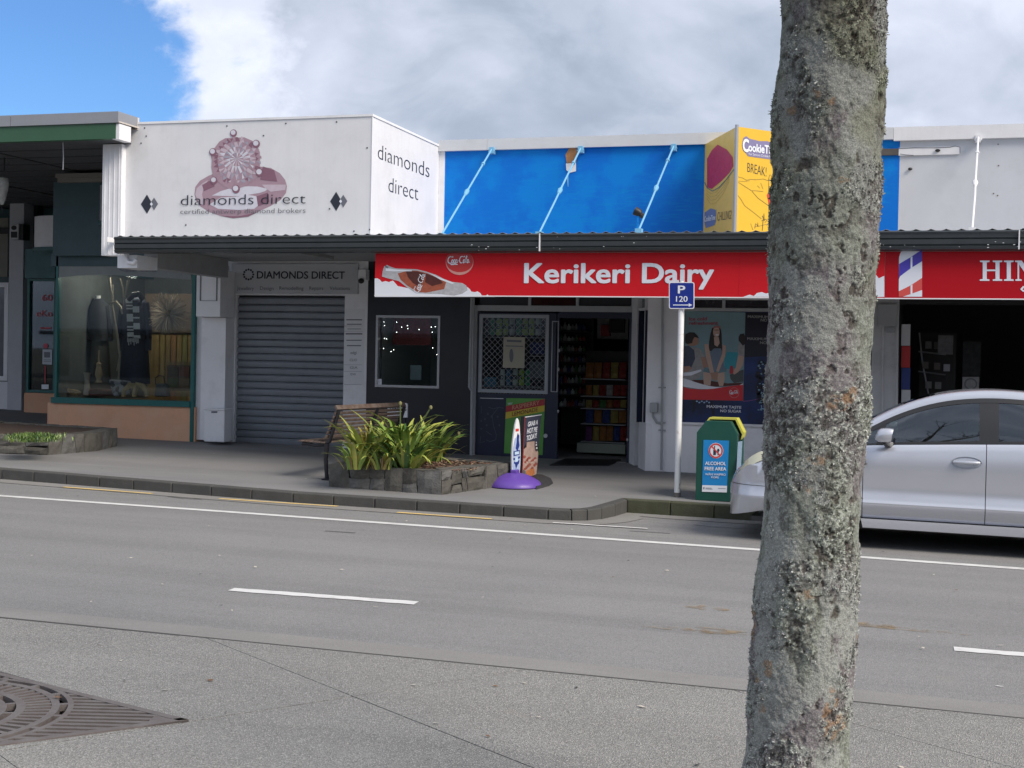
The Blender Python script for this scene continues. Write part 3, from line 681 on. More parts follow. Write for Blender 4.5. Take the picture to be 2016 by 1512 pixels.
# ================================================================== DAIRY (corner shop) AND BARBER
def room(name, x0, x1, y0, y1, z0, z1, mw, mf, mc, parent):
    b = MB(); t = .02
    b.box(x0-t, x0, y0, y1, z0, z1, 0); b.box(x1, x1+t, y0, y1, z0, z1, 0); b.box(x0, x1, y1, y1+t, z0, z1, 0); b.box(x0, x1, y0, y1, z0-t, z0, 1); b.box(x0, x1, y0, y1, z1, z1+t, 2)
    return b.build(name, [mw, mf, mc], parent)
def sx(u, Y=YS, v=700): return PY(Y)(u, v).x
def sz(u, v, Y=YS): return PY(Y)(u, v).z
def frame(name, Y, x0, y0, x1, y1, w, depth, m, parent):
    a, c = PY(Y)(x0, y0), PY(Y)(x1, y1); X0_, X1_, Z0_, Z1_ = min(a.x, c.x), max(a.x, c.x), min(a.z, c.z), max(a.z, c.z); b = MB()
    b.box(X0_, X0_+w, Y, Y+depth, Z0_, Z1_); b.box(X1_-w, X1_, Y, Y+depth, Z0_, Z1_); b.box(X0_+w, X1_-w, Y+.001, Y+depth, Z0_, Z0_+w); b.box(X0_+w, X1_-w, Y+.001, Y+depth, Z1_-w, Z1_)
    return b.build(name, m, parent)
def pane(Y, x0, y0, x1, y1, m, parent, name='pane', th=.006):
    b = MB(); wall_box(b, PY(Y), x0, y0, x1, y1, th); return b.build(name, m, parent)
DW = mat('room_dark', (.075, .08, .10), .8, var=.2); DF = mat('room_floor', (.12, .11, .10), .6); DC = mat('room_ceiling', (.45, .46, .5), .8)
PW = mat('room_pale', (.66, .70, .64), .8, var=.1); WOOD = mat('shop_wood', (.28, .19, .08), .6, var=.3, vscale=4)
da = thing('dairy_shop', 'corner dairy with bright blue parapet, navy doors and drink posters in its window', 'building', (-4.5, 19, .3))
xL = XB1+.0; xA = PY(YP)(875, 380).x; xBl = PY(YP)(1770, 360).x; xE = 12.0
zcp = PY(YP)(1391, 285).z; ztp = PY(YP-.06)(1391, 261).z
bp = MB(); bp.box(xA, xBl, YP, YP+.06, 3.2, zcp); bp.build('blue_panel', BLUE, da)
b = MB(); b.box(xL+.003, xA, YP-.01, YP+.06, 3.2, zcp+.01); b.build('panel_edge', WHITE, da)
for x0, x1 in ((xL+.003, -6.11), (-6.107, -2.62), (-2.617, -.46)):
    b = MB(); b.box(x0, x1, YP-.06, YP+.2, zcp, ztp); b.build('capping', mat('capping_white', (.60, .62, .65), .45, var=.05, dirt=.15), da)
b = MB(); b.tube([PY(YP-.03)(1143, 289), PY(YP-.03)(1385, 283)], .018, 8); b.build('pipe', BLUE, da)
q = PY(YP-.012)
flat('bare_patch', q, [[(1118, 296), (1122, 290), (1135, 291), (1137, 300), (1134, 320), (1116, 322), (1113, 305)]], ORNG, da)
flat('bare_patch', q, [[(1124, 284), (1130, 284), (1131, 291), (1122, 291)]], ORNG, da, .001)
flat('peeled_patch', q, [[(1114, 322), (1121, 320), (1134, 321), (1134, 337), (1122, 340), (1115, 335)]], WHITE, da)
flat('peeled_patch', q, [[(1116, 347), (1119, 346), (1119, 367), (1118, 368)]], BROD, da)
rods = []
def rod(name, a, c, ya, yc, m, label, kinks=(.33, .52)):
    A, C = PY(ya)(*a), PY(yc)(*c); t = thing(name, label, 'stay rod', A, 'stay rods tying the canopy to the parapet'); d = C-A
    b = MB(); pts = [A, A+d*kinks[0]+Vector((.006, 0, .006)), A+d*kinks[1], C]; b.tube(pts, .013, 8); b.build('bar', m, t, smooth=True)
    b = MB(); b.tube([A+d*.43, A+d*.47, A+d*.49], [.02, .034, .02], 8); b.build('turnbuckle', m, t, smooth=True)
    b = MB(); b.tube([A+d*.80, A+d*.815], [.026, .026], 8); b.build('joint', m, t)
    b = MB(); b.box(C.x-.035, C.x+.035, C.y-.02, YP-.002, C.z-.06, C.z+.03); b.tube([C+Vector((-.05, 0, -.03)), C+Vector((.05, 0, -.03))], .012, 6); b.build('wall_bracket', m, t)
    b = MB(); b.box(A.x-.04, A.x+.04, A.y-.05, A.y+.05, A.z-.10, A.z+.01); b.build('foot_bracket', m, t)
rod('stay_rod', (870, 461), (968, 294), 16.3, YP-.1, BROD, 'pale blue stay rod nearest the white jewellery box')
rod('stay_rod', (1062, 458), (1143, 292), 16.3, YP-.1, BROD, 'pale blue stay rod crossing the bare timber patch on the blue wall')
rod('stay_rod', (1258, 452), (1326, 288), 16.3, YP-.1, BROD, 'pale blue stay rod rising behind the small floodlight')
rod('stay_rod', (1914, 450), (1926, 270), 16.3, YP-.1, WHITE, 'white stay rod on the grey wall over the barber')
fl = thing('floodlight', 'small black floodlight on a blue painted post at the foot of the blue wall', 'light', PY(16.7)(1257, 460))
o = PY(16.7); b = MB(); b.tube([o(1252, 462), o(1256, 425)], .022, 8); b.build('post', BLUE, fl)
b = MB(); b.tube([o(1250, 415), o(1258, 419), o(1262, 421)], [.055, .05, .035], 12); b.build('lamp_head', BLACK, fl, smooth=True)
b = MB(); b.tube([o(1259, 420), o(1266, 426), o(1268, 429)], [.03, .035, .015], 8); b.build('bracket', BLACKG, fl)
# yellow three-sided sign on the canopy roof
ct = thing('yellow_biscuit_sign', 'yellow three-sided biscuit advertising sign on the canopy roof in front of the blue wall', 'sign', (-2.4, 17, 3.3))
pz = PY(17.57)(1451, 249); post = Vector((pz.x, pz.y, 0)); lw = Vector((PY(YP-.01)(1388, 300).x, YP-.02, 0)); rw = Vector((post.x+(post.x-lw.x)*1.9, YP-.02, 0))
zt, zb = pz.z, PY(17.57)(1451, 456).z
def vplane(A, Bp): d = Bp-A; return PN((-d.y, d.x, 0), A), Vector((d.y, -d.x, 0)).normalized()
for A, Bp, m, nm in ((lw, post, YELS, 'left_panel'), (post, rw, YEL, 'right_panel')):
    n = Vector(((Bp-A).y, -(Bp-A).x, 0)).normalized()
    b = MB(); b.prism([(A.x, A.y, zb), (Bp.x, Bp.y, zb), (Bp.x, Bp.y, zt), (A.x, A.y, zt)], -n*.03); pn = b.build('panel', m, ct)
    if m is YELS: pL, nL, panL = PN(n, A), n, pn
    else: pR, nR, panR = PN(n, A), n, pn
b = MB(); b.tube([(post.x, post.y-.01, zb-.12), (post.x, post.y-.01, zt+.02)], .024, 8); b.build('corner_post', ALU, ct, smooth=True)
b = MB(); b.prism([(lw.x, lw.y, zt-.02), (post.x, post.y+.03, zt-.02), (rw.x, rw.y, zt-.02)], (0, 0, .018)); b.build('top', YELS, ct)
zc = Z(1370, 230, 6.05)
def T(m_, body, P0, P1, h, pl, n, par, lift=.003, off=0., shear=0.):
    (a, c) = zc([P0, P1]); return text(body, pl, a, c, h/6.05, m_, par, lift, n, off, shear)
flat('logo_backing', pR, [zc([(548, 330), (565, 250), (600, 230), (640, 262), (760, 290), (850, 290), (1010, 350), (1010, 520), (940, 515), (620, 470), (600, 440), (560, 400)])], mat('logo_mauve', (.20, .18, .33), .5), panR, .003, nR)
T(SIGNW, 'C', (556, 405), (620, 418), 150, pR, nR, panR, .007, .05); T(SIGNW, 'ookieTime', (622, 408), (985, 455), 100, pR, nR, panR, .007, .04)
T(SIGNW, 'For Serious Cookie Munchers', (625, 455), (985, 500), 28, pR, nR, panR, .007)
T(INK, 'BREAK!', (612, 655), (838, 712), 118, pR, nR, panR, .003, -.012)
sk = lambda pts, w, m=INK, pl=pR, n=nR, par=panR, l=.003: flat('drawn_line', pl, [zc(q_) for q_ in stroke(pts, w)], m, par, l, n)
sk([(500, 715), (560, 730), (600, 755), (650, 745), (720, 750), (800, 740), (860, 760)], 3.5); sk([(505, 780), (600, 840), (660, 880), (700, 880), (800, 890)], 3.5)
sk([(505, 765), (580, 770), (640, 760)], 2.5); sk([(665, 885), (740, 970), (880, 1070)], 4); sk([(500, 935), (540, 990), (580, 1060), (700, 1150), (780, 1215)], 3.5)
sk([(868, 1360), (866, 900), (868, 730), (880, 690), (898, 700), (905, 760), (905, 900)], 4); sk([(770, 790), (800, 860)], 3); sk([(730, 820), (760, 850)], 3)
flat('heart', pR, [zc([(843, 930), (860, 905), (885, 915), (905, 925), (930, 910), (960, 930), (950, 1000), (905, 1075), (870, 1040)])], REDB, panR, .0045, nR)
sk([(650, 1270), (665, 1310), (680, 1350)], 3); sk([(700, 1330), (710, 1270), (730, 1290), (740, 1310), (735, 1260)], 5); sk([(790, 1355), (800, 1230), (810, 1150), (815, 1240), (790, 1180)], 6); sk([(780, 1240), (830, 1220), (850, 1230), (820, 1260)], 5); sk([(700, 1310), (760, 1300), (840, 1280)], 3)
skl = dict(pl=pL, n=nL, par=panL)
flat('dish_outline', pL, [zc(q_) for q_ in stroke([(105, 780), (140, 850), (200, 885), (280, 840), (370, 740), (420, 670), (460, 620)], 9)], mat('print_teal_line', (.05, .16, .16), .5), panL, .003, nL)
flat('plain_red_shape', pL, [zc([(135, 840), (135, 500), (190, 400), (260, 330), (370, 390), (440, 480), (448, 590), (400, 670), (300, 770), (190, 860)])], mat('print_raspberry', (.55, .03, .08), .5, var=.25, vscale=8), panL, .0025, nL)
for d_ in (0, 40, 80, 125): sk([(130, 880+d_*.7), (180, 915+d_), (240, 900+d_), (330, 800+d_*.9), (400, 690+d_*.6)], 2.5, mat('print_olive', (.30, .20, .05), .5), **skl)
flat('logo_backing', pL, [zc([(105, 1140), (180, 1090), (243, 1110), (240, 1250), (225, 1290), (120, 1325), (104, 1260)])], mat('logo_mauve2', (.16, .2, .36), .5), panL, .003, nL)
T(SIGNW, 'CookieTime', (108, 1250), (238, 1225), 65, pL, nL, panL, .006, .03)
T(INK, 'CHILLING!', (258, 1240), (425, 1215), 110, pL, nL, panL, .003, -.012)

# red signboards hanging under the gutter
YN = 15.96; z5 = Z(700, 470, 5.04); q = PY(YN-.001)
ks = thing('dairy_signboard', 'long red dairy signboard with white lettering and a drink bottle hung under the gutter', 'sign', (-3.4, YN, 2.43))
xs0, xs1, xs2 = PY(YN)(738, 560).x, PY(YN)(1741.5, 540).x, 6.0; zs = PY(YN)(1240, 583.5).z; zst = kg(2.932)
b = MB(); b.box(xs0, xs1, YN, YN+.04, zs, zst); ksb = b.build('board', RED, ks)
b = MB(); b.box(xs0-.004, xs1, YN-.004, YN+.042, zs-.012, zs); b.build('bottom_trim', WHITE, ks)
for u in (1100, 1455):
    x = PY(YN)(u, 540).x; b = MB(); b.box(x-.0015, x+.0015, YN-.0012, YN, zs, zst); b.build('panel_joint', RED2, ksb)
text('Kerikeri Dairy', q, (1033, 556.5), (1404, 556.5), 40, SIGNW, ksb, .004, off=.026)
def P5(nm, polys, m, l): return flat(nm, q, [z5(p) for p in polys], m, ksb, l)
P5('snow', [[(190, 577), (190, 395), (215, 392), (240, 405), (262, 430), (300, 420), (330, 430), (372, 415), (420, 470), (520, 490), (700, 520), (900, 510), (1010, 470), (1110, 480), (1135, 500), (1150, 525), (1185, 530), (1210, 522), (1240, 540), (1258, 572), (1285, 572), (1308, 552), (1330, 568), (1352, 572), (1388, 577)]], SIGNW, .002)
P5('bottle', [[(262, 375), (270, 320), (285, 275), (312, 260), (350, 278), (400, 295), (520, 300), (600, 302), (700, 325), (800, 358), (880, 400), (960, 428), (1060, 440), (1100, 465), (1112, 510), (1060, 545), (980, 565), (850, 550), (700, 545), (600, 540), (500, 475), (430, 420), (330, 395)]], mat('print_frost', (.50, .50, .53), .4, var=.3, vscale=14), .003)
P5('bottle_cola', [[(420, 345), (520, 315), (620, 318), (720, 345), (830, 395), (900, 430), (880, 500), (780, 520), (700, 535), (620, 530), (520, 470), (450, 410)]], COKER, .0035)
P5('bottle_dark', [[(500, 322), (620, 325), (700, 350), (640, 480), (570, 440), (520, 380)], [(700, 345), (830, 395), (870, 440), (760, 470), (690, 430)]], COKEB, .004)
P5('bottle_glint', [[(300, 290), (400, 305), (560, 315), (560, 322), (390, 325), (300, 320)], [(720, 335), (860, 395), (980, 440), (960, 450), (840, 405)]], SIGNW, .0045)
P5('bottle_cap_mark', [[(300+10*i, 265+5*i), (306+10*i, 268+5*i), (300+8*i, 285+5*i), (296+8*i, 283+5*i)] for i in range(3)], INK, .005)
a, c = z5([(618, 545), (700, 350)]); script_logo(q, a, c, 10, SIGNW, ksb, .006)
P5('disc', [[p for p in ell(1033, 232, 137, 128, 40) if p[1] > 133]], mat('disc_red', (.50, .03, .03), .3), .002)
P5('disc_rim', [[(1033+137*math.cos(R(t)), 232+128*math.sin(R(t))), (1033+137*math.cos(R(t+6)), 232+128*math.sin(R(t+6))), (1033+(133-10*math.sin(R(t+6)))*math.cos(R(t+6)), 232+(122-22*max(0, math.sin(R(t+6))))*math.sin(R(t+6))), (1033+(133-10*math.sin(R(t)))*math.cos(R(t)), 232+(122-22*max(0, math.sin(R(t))))*math.sin(R(t)))] for t in range(-36, 216, 6)], mat('disc_rim', (.62, .28, .25), .3), .003)
a, c = z5([(912, 245), (1138, 240)]); script_logo(q, a, c, 13, SIGNW, ksb, .005, w=.14)
flat('snow', q, [[(1463, 584.5), (1470, 582), (1476, 580), (1484, 583), (1490, 577), (1500, 575), (1508, 578), (1530, 572), (1560, 576), (1610, 560), (1660, 565), (1700, 548), (1715, 520), (1724, 540), (1730, 548), (1741, 543), (1741, 584.5)]], SIGNW, ksb, .002)
flat('disc', q, [[p for p in ell(1535, 514, 24, 26, 30) if p[1] > 492]], mat('disc_red2', (.5, .03, .03), .3), ksb, .002); script_logo(q, (1516, 515), (1556, 514), 12, SIGNW, ksb, .005, w=.14)
hs = thing('barber_signboard', 'dark red barber signboard with striped pole print and white serif letters', 'sign', (1, YN, 2.43))
b = MB(); b.box(xs1+.004, xs2, YN, YN+.04, zs, zst); hb = b.build('board', RED2, hs)
b = MB(); b.box(xs1+.004, xs2, YN-.004, YN+.042, zs-.012, zs); b.build('bottom_trim', WHITE, hs)
z3 = Z(1690, 200, 3.78)
def P3(nm, polys, m, l): return flat(nm, q, [z3(p) for p in polys], m, hb, l)
P3('pole_white', [[(300, 1452), (302, 1160), (315, 1120), (345, 1090), (375, 1080), (474, 1080), (474, 1452)]], SIGNW, .002)
P3('pole_blue', [[(303, 1208), (385, 1160), (474, 1102), (474, 1188), (390, 1240), (310, 1300), (301, 1322)]], mat('pole_blue', (.07, .05, .42), .4), .003)
P3('pole_red', [[(300, 1412), (385, 1370), (474, 1312), (474, 1402), (410, 1425), (330, 1452), (300, 1452)]], mat('pole_red', (.62, .08, .07), .4), .003)
P3('pole_glint', [[(388, 1160), (402, 1152), (402, 1235), (388, 1243)], [(388, 1370), (402, 1362), (402, 1430), (388, 1437)]], SIGNW, .004)
def serif(x0, x1, y0, y1, bars_):
    return bars_
H = [[(905, 1183), (975, 1183), (975, 1193), (955, 1197), (955, 1320), (975, 1324), (975, 1334), (903, 1334), (903, 1324), (925, 1320), (925, 1197), (905, 1193)], [(955, 1250), (1020, 1250), (1020, 1262), (955, 1262)],
     [(1000, 1183), (1070, 1183), (1070, 1193), (1050, 1197), (1050, 1320), (1070, 1324), (1070, 1334), (1000, 1334), (1000, 1324), (1020, 1320), (1020, 1197), (1000, 1193)],
     [(1083, 1183), (1155, 1183), (1155, 1193), (1134, 1197), (1134, 1320), (1155, 1324), (1155, 1334), (1083, 1334), (1083, 1324), (1104, 1320), (1104, 1197), (1083, 1193)],
     [(1166, 1183), (1215, 1183), (1290, 1290), (1290, 1334), (1280, 1334), (1196, 1212), (1196, 1320), (1215, 1324), (1215, 1334), (1168, 1334), (1168, 1324), (1184, 1320), (1184, 1197), (1166, 1193)],
     [(1290, 1183), (1310, 1183), (1310, 1334), (1290, 1334)]]
for h_ in H: P3('letter', [h_], SIGNW, .003)
P3('letter', stroke([(1300, 1385), (1260, 1375), (1225, 1382), (1212, 1396), (1225, 1408), (1255, 1410)], [6, 12, 16, 16, 14, 8]), SIGNW, .003)

# dairy walls
zf = .15
xd = [sx(u) for u in (722, 741.5, 863, 931, 940, 1086, 1100, 1238, 1244)]
wz0, wz1 = sz(800, 764), sz(800, 621)
b = MB(); b.box(xd[0]+.002, xd[1], YS, YS+.2, zf, 3.139); b.box(xd[2], xd[3], YS, YS+.2, zf, 3.139); b.box(xd[1], xd[2], YS, YS+.2, zf, wz0); b.box(xd[1], xd[2], YS, YS+.2, wz1, 3.139); b.build('dark_wall', NAVY, da)
frame('window_frame', YS-.01, 740.5, 620.5, 864, 765, .035, .08, ALU, da)
pane(YS+.05, 741.5, 621.5, 863, 764, GLS, da)
room('side_room', xd[1]-.1, xd[2]+.15, YS+.2, 21.6, .4, 2.6, PW, DF, DC, da)
b = MB(); b.box(xd[0]-.5, 12, 26, 26.2, 0, 4.5); b.box(xL, xL+.02, 19.2, 26, .1, 4.5); b.build('rear_wall', OFFW, da)
b = MB(); b.box(xL, 12, 19.0, 26.2, 4.45, 4.55); b.build('roof', OFFW, da)
# over-door head, transoms
ztr = sz(1090, 602); zhd = sz(1090, 613.5)
b = MB(); b.box(xd[3], xd[8], YS-.02, YS+.06, zhd, ztr); b.box(xd[3], xd[4]-.01, YS-.02, YS+.12, zf, zhd-.001); b.box(xd[3], xd[8], YS, YS+.1, 2.62, 3.139)
for u in (1041, 1135): b.box(sx(u)-.02, sx(u)+.02, YS-.018, YS+.05, ztr, 2.62)
b.build('door_surround', GREYW, da)
for a, c, m in ((945, 1039, NAVY), (1043, 1133, mat('dark_red_glass', (.03, .006, .006), .2)), (1137, 1243, NAVY)): pane(YS+.02, a, 584, c, 601.5, m, da, 'transom_pane')
# downpipes by the door
b = MB(); b.tube([(sx(926.5, 18.9), 18.9, 2.6), (sx(924, 18.9, 760), 18.9, sz(924, 762, 18.9)), (sx(928, 18.9, 760), 18.9, sz(928, 768, 18.9))], .02, 8); b.tube([(sx(933), 18.92, 2.6), (sx(931, YS, 890), 18.92, .3)], .022, 8); b.build('downpipes', GREYW, da, kind='stuff')
# left door leaf
dl = MB(); z0_, z1_ = sz(1010, 903), sz(1010, 616)
gx0, gx1, gz0, gz1 = sx(944), sx(1078), sz(1010, 776), sz(1010, 619)
dl.box(xd[4], gx0, YS+.01, YS+.06, z0_, z1_); dl.box(gx1, xd[5], YS+.01, YS+.06, z0_, z1_); dl.box(gx0, gx1, YS+.011, YS+.06, z0_, gz0); dl.box(gx0, gx1, YS+.011, YS+.06, gz1, z1_)
door = dl.build('door', NAVYF, da)
frame('grille_frame', YS-.005, 944, 618.5, 1078, 776, .05, .03, mat('grille_grey', (.35, .38, .42), .4), door)
g = MB(); st = .085; w = .0026
gw, gh = gx1-gx0, gz1-gz0; 
def seg(b, p, q_, y): 
    d = (q_-p); n = Vector((-d.z, 0, d.x)).normalized()*w; b.prism([p-n, q_-n, q_+n, p+n], (0, -.006, 0))
k = -gh
while k < gw:
    for s_ in (1, -1):
        # line x = k + t, z = t (or mirrored)
        t0, t1 = max(0, -k), min(gh, gw-k)
        if t1 > t0:
            za, zb_ = (gz0+t0, gz0+t1) if s_ == 1 else (gz1-t0, gz1-t1)
            seg(g, Vector((gx0+k+t0, YS+.008, za)), Vector((gx0+k+t1, YS+.008, zb_)), 0)
    k += st
g.build('security_grille', mat('mesh_grey', (.30, .32, .34), .4), door, kind='stuff')
pane(YS+.05, 945, 620, 1077, 775, GLS, door)
cg = [mat('can_%s' % n_, c_, .35) for n_, c_ in (('lime', (.42, .62, .05)), ('green', (.03, .40, .16)), ('pale', (.55, .62, .58)), ('blue', (.05, .2, .36)))]
def can_row(word, u0, du, v0, v1, cols, Y=19.16):
    for i, chx in enumerate(word):
        u = u0+du*i; a, c = PY(Y)(u-du*.44, v1), PY(Y)(u+du*.44, v0); r_ = (c.x-a.x)/2; cxx = (a.x+c.x)/2
        t = thing('drink_can', '%s can lettered %s, %s of the cans spelling %s behind the door grille' % (['lime', 'dark green', 'pale', 'navy'][cols[i]], chx, ORD[i], word), 'can', (cxx, Y, a.z), 'lettered cans behind the door grille')
        b = MB(); b.lathe([(r_*.8, 0), (r_, .02), (r_, c.z-a.z-.03), (r_*.75, c.z-a.z)], (cxx, Y+r_, a.z), 12); b.build('can_body', cg[cols[i]], t, smooth=True)
        text(chx, PY(Y-.004), (u-3.2, (v0+v1)/2+4), (u+3.2, (v0+v1)/2+4), 9, INK, t, .0, off=.02)
can_row('KERIKERI', 968, 12.9, 627, 660, [1, 0, 0, 2, 1, 0, 0, 2]); can_row('DAIRY', 988, 12.5, 727, 759, [2, 3, 2, 0, 1])
b = MB(); b.box(gx0, gx1, 19.12, 19.4, sz(1010, 663)-.01, sz(1010, 663)); b.box(gx0, gx1, 19.12, 19.4, sz(1010, 761)-.01, sz(1010, 761)); b.build('display_shelf', GREYW, da, kind='stuff')
flat('notice', PY(YS-.004), [[(991.5, 663), (1034, 664), (1032.5, 725), (990, 724)]], mat('notice_cream', (.40, .38, .31), .6), door, .004)
flat('notice_print', PY(YS-.004), [ell(1007, 700, 4, 13.5, 14), [(996, 680), (1030, 681), (1030, 683), (996, 682)], [(998, 669), (1027, 670), (1027, 674), (998, 673)]], INKG, door, .006)
for nm, u0, v0, u1, v1, m in (('blue_packet', 1043, 674, 1070, 698, mat('packet_blue', (.01, .03, .22), .5)), ('paper_slip', 1043, 700.5, 1069, 702, SIGNW), ('grey_bag', 1042, 712, 1070, 745, mat('bag_grey', (.2, .23, .25), .7, var=.4)), ('light_blue_packet', 953, 742, 976, 762, mat('packet_sky', (.05, .25, .4), .5, var=.3))):
    b = MB(); wall_box(b, PY(19.10), u0, v0, u1, v1, .06); b.build(nm, m, door, bevel=.012)
# lower left panel drawings and the lemonade poster
b = MB(); wall_box(b, PY(YS+.004), 945, 783, 991, 785.5, .004); b.build('kick_strip', WHITE, door)
qd = PY(YS+.008); z7 = Z(900, 580, 4.2)
for pts in ([(260, 930), (300, 945), (345, 930), (385, 940)], [(345, 930), (290, 1000), (300, 1080), (325, 1160), (320, 1200), (270, 1215), (240, 1200)], [(240, 1130), (285, 1160)], [(200, 920), (200, 980)], [(195, 1170), (190, 1225), (230, 1215)]):
    flat('chalk_line', qd, [z7(p) for p in stroke(pts, 3.5)], mat('chalk', (.10, .12, .16), .8), door, .003)
flat('chalk_dot', qd, [z7(ell(x, y, 8, 10, 8)) for x, y in ((255, 985), (230, 1030), (200, 1045), (245, 1080), (335, 1010), (350, 1080), (285, 1010), (200, 1110))], mat('chalk2', (.07, .08, .11), .8), door, .003)
z6 = Z(960, 780, 7.2)
lp = flat('poster', qd, [z6([(266, 28), (815, 35), (780, 835), (232, 808)])], LIMEP, door, .003, label='green lemonade poster')
flat('poster_dark', qd, [z6([(266, 28), (815, 35), (812, 50), (420, 75), (330, 120), (262, 130)])], mat('poster_dkgreen', (.03, .17, .05), .4), lp, .002)
flat('poster_red_band', qd, [z6([(262, 140), (812, 38), (810, 128), (258, 228)])], MAG, lp, .005)
flat('poster_yellow_band', qd, [z6([(258, 228), (810, 128), (806, 215), (252, 322)])], PYEL, lp, .005)
def T6(body, P0, P1, h, m, off=.0, up=None, pl=qd, n=(0, -1, 0), par=None, l=.007, shear=0): a, c = z6([P0, P1]); return text(body, pl, a, c, h/7.2, m, par or lp, l, n, off, shear, up=up)
T6('TRY', (285, 125), (355, 115), 30, SIGNW, .02); T6('RASPBERRY', (350, 193), (735, 118), 62, mat('peach', (.62, .30, .18), .5), .012); T6('LEMONADE', (348, 282), (712, 213), 58, mat('maroon', (.22, .05, .03), .5), .012)
# knobs, lower latch and the narrow fixed leaf
b = MB(); b.tube([PY(YS-.03)(1074, 858), PY(YS+.02)(1074, 858)], .03, 12); b.build('lock', ALU, door, smooth=True)
b = MB(); b.box(xd[5], xd[5]+.06, YS+.0, YS+.06, z0_, z1_); b.box(xd[6]-.03, xd[6], YS, YS+.06, z0_, z1_); b.box(xd[5]+.06, xd[6]-.03, YS+.001, YS+.06, z0_, sz(1090, 772)); b.build('fixed_leaf', NAVYF, da)
frame('leaf_frame', YS-.004, 1087, 632, 1097.5, 772, .012, .02, GREYW, da)
b = MB(); b.box(xd[7], xd[8], YS-.01, YS+.1, zf, zhd-.002); b.box(xd[6], xd[7], YS+.0, YS+.06, zhd-.09, zhd-.001); b.build('door_jamb', NAVYF, da)
for (u, v) in ((1101, 690), (1100, 727), (1099, 810), (1235, 866)):
    o = PY(YS-.02)(u, v); b = MB(); b.sphere(o, (.015, .015, .028), 8); b.build('latch', ALU, da)
b = MB(); b.box(xd[4], xd[7], YS-.05, YS+.15, .12, sz(1170, 907)+.0); b.build('threshold', mat('threshold', (.20, .20, .19), .6), da)
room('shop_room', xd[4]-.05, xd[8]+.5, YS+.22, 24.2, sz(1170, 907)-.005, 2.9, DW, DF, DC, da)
mt = FOOT(1085, 917); b = MB(); P = [FOOT(1082, 917, .0), FOOT(1198, 918, .0), FOOT(1222, 906, .0), FOOT(1112, 904, .0)]; b.prism([p+Vector((0, 0, .001)) for p in P], (0, 0, .012)); tag(b.build('door_mat', BLACK), 'thin black rubber mat at the open dairy door', 'mat')

# interior shelves seen through the open door
rk = thing('snack_rack', 'dark snack rack with wire shelves seen through the open dairy door', 'shelf', PY(20.1)(1190, 880))
sv = [690, 745, 779, 803, 833, 868]
q = PY(20.1)
for v in sv[1:]:
    b = MB(); a, c = q(1146, v), q(1234, v); b.box(a.x, c.x, 20.0, 20.4, a.z-.012, a.z); b.build('shelf', GREYW, rk)
b = MB(); a, c = q(1144, 690), q(1236, 892); b.box(a.x, c.x, 20.42, 20.45, c.z-.1, a.z); b.build('back_panel', BLACK, rk)
b = MB(); a, c = q(1140, 869), q(1234, 893); b.box(a.x, c.x, 19.98, 20.4, c.z, a.z-.015); b.build('base', mat('rack_base', (.30, .34, .28), .6), rk)
pc = [('red', (.26, .03, .025)), ('orange', (.30, .13, .035)), ('yellow', (.32, .26, .07)), ('green', (.06, .18, .05)), ('blue', (.03, .06, .2)), ('purple', (.12, .04, .14)), ('white', (.36, .36, .36))]
pm = [mat('packet_'+a, c, .35, var=.3, vscale=20, col2=tuple(min(1, x*.5+.08) for x in c), vthr=(.5, .6)) for a, c in pc]
def packet_mesh(w_, h_):
    b = MB(); n = 6
    for i in range(n+1):
        t = i/n; z_ = h_*t; d = .06*math.sin(math.pi*t)+.002; ww = w_/2*(1-.06*math.sin(math.pi*t)); b.v += [(-ww, -d*.3, z_), (0, -d, z_), (ww, -d*.3, z_), (ww, d*.3, z_), (0, d, z_), (-ww, d*.3, z_)]
    for i in range(n):
        for j in range(6): b.f.append((i*6+j, i*6+(j+1) % 6, i*6+6+(j+1) % 6, i*6+6+j)); b.m.append(0)
    return b
rows = ['second', 'third', 'fourth', 'fifth', 'lowest']; prr = random.Random(11)
rown = ['top', 'second', 'third', 'fourth', 'lowest']; cnt = {}
pmesh = {}
for ri, v in enumerate(sv[1:]):
    n = [5, 6, 6, 5, 6][ri]
    for k in range(n):
        u = 1152+(k+.5)*82/n; o = q(u, v); ci = prr.choice([0, 1, 2, 3, 4, 5, 6, 1, 2, 0]); h_ = [.24, .16, .12, .2, .22][ri]; w_ = .62/n
        key = (ci, ri)
        if key not in pmesh: pmesh[key] = packet_mesh(w_*.94, h_).mesh('snack_packet', pm[ci])
        ob = put('snack_packet', pmesh[key], smooth=True); ob.location = (o.x, 20.1, o.z+.001); ob.rotation_euler = (R(-7), 0, prr.uniform(-.1, .1))
        tag(ob, '%s snack packet, %s from left on the %s shelf of the snack rack' % (pc[ci][0], ORD[k], rown[ri]), 'packet', 'snack packets on the rack in the dairy')
dr = thing('drinks_shelf', 'tall dark shelf of bottles along the left inside the dairy door', 'shelf', PY(20.7)(1125, 800))
q = PY(20.7)
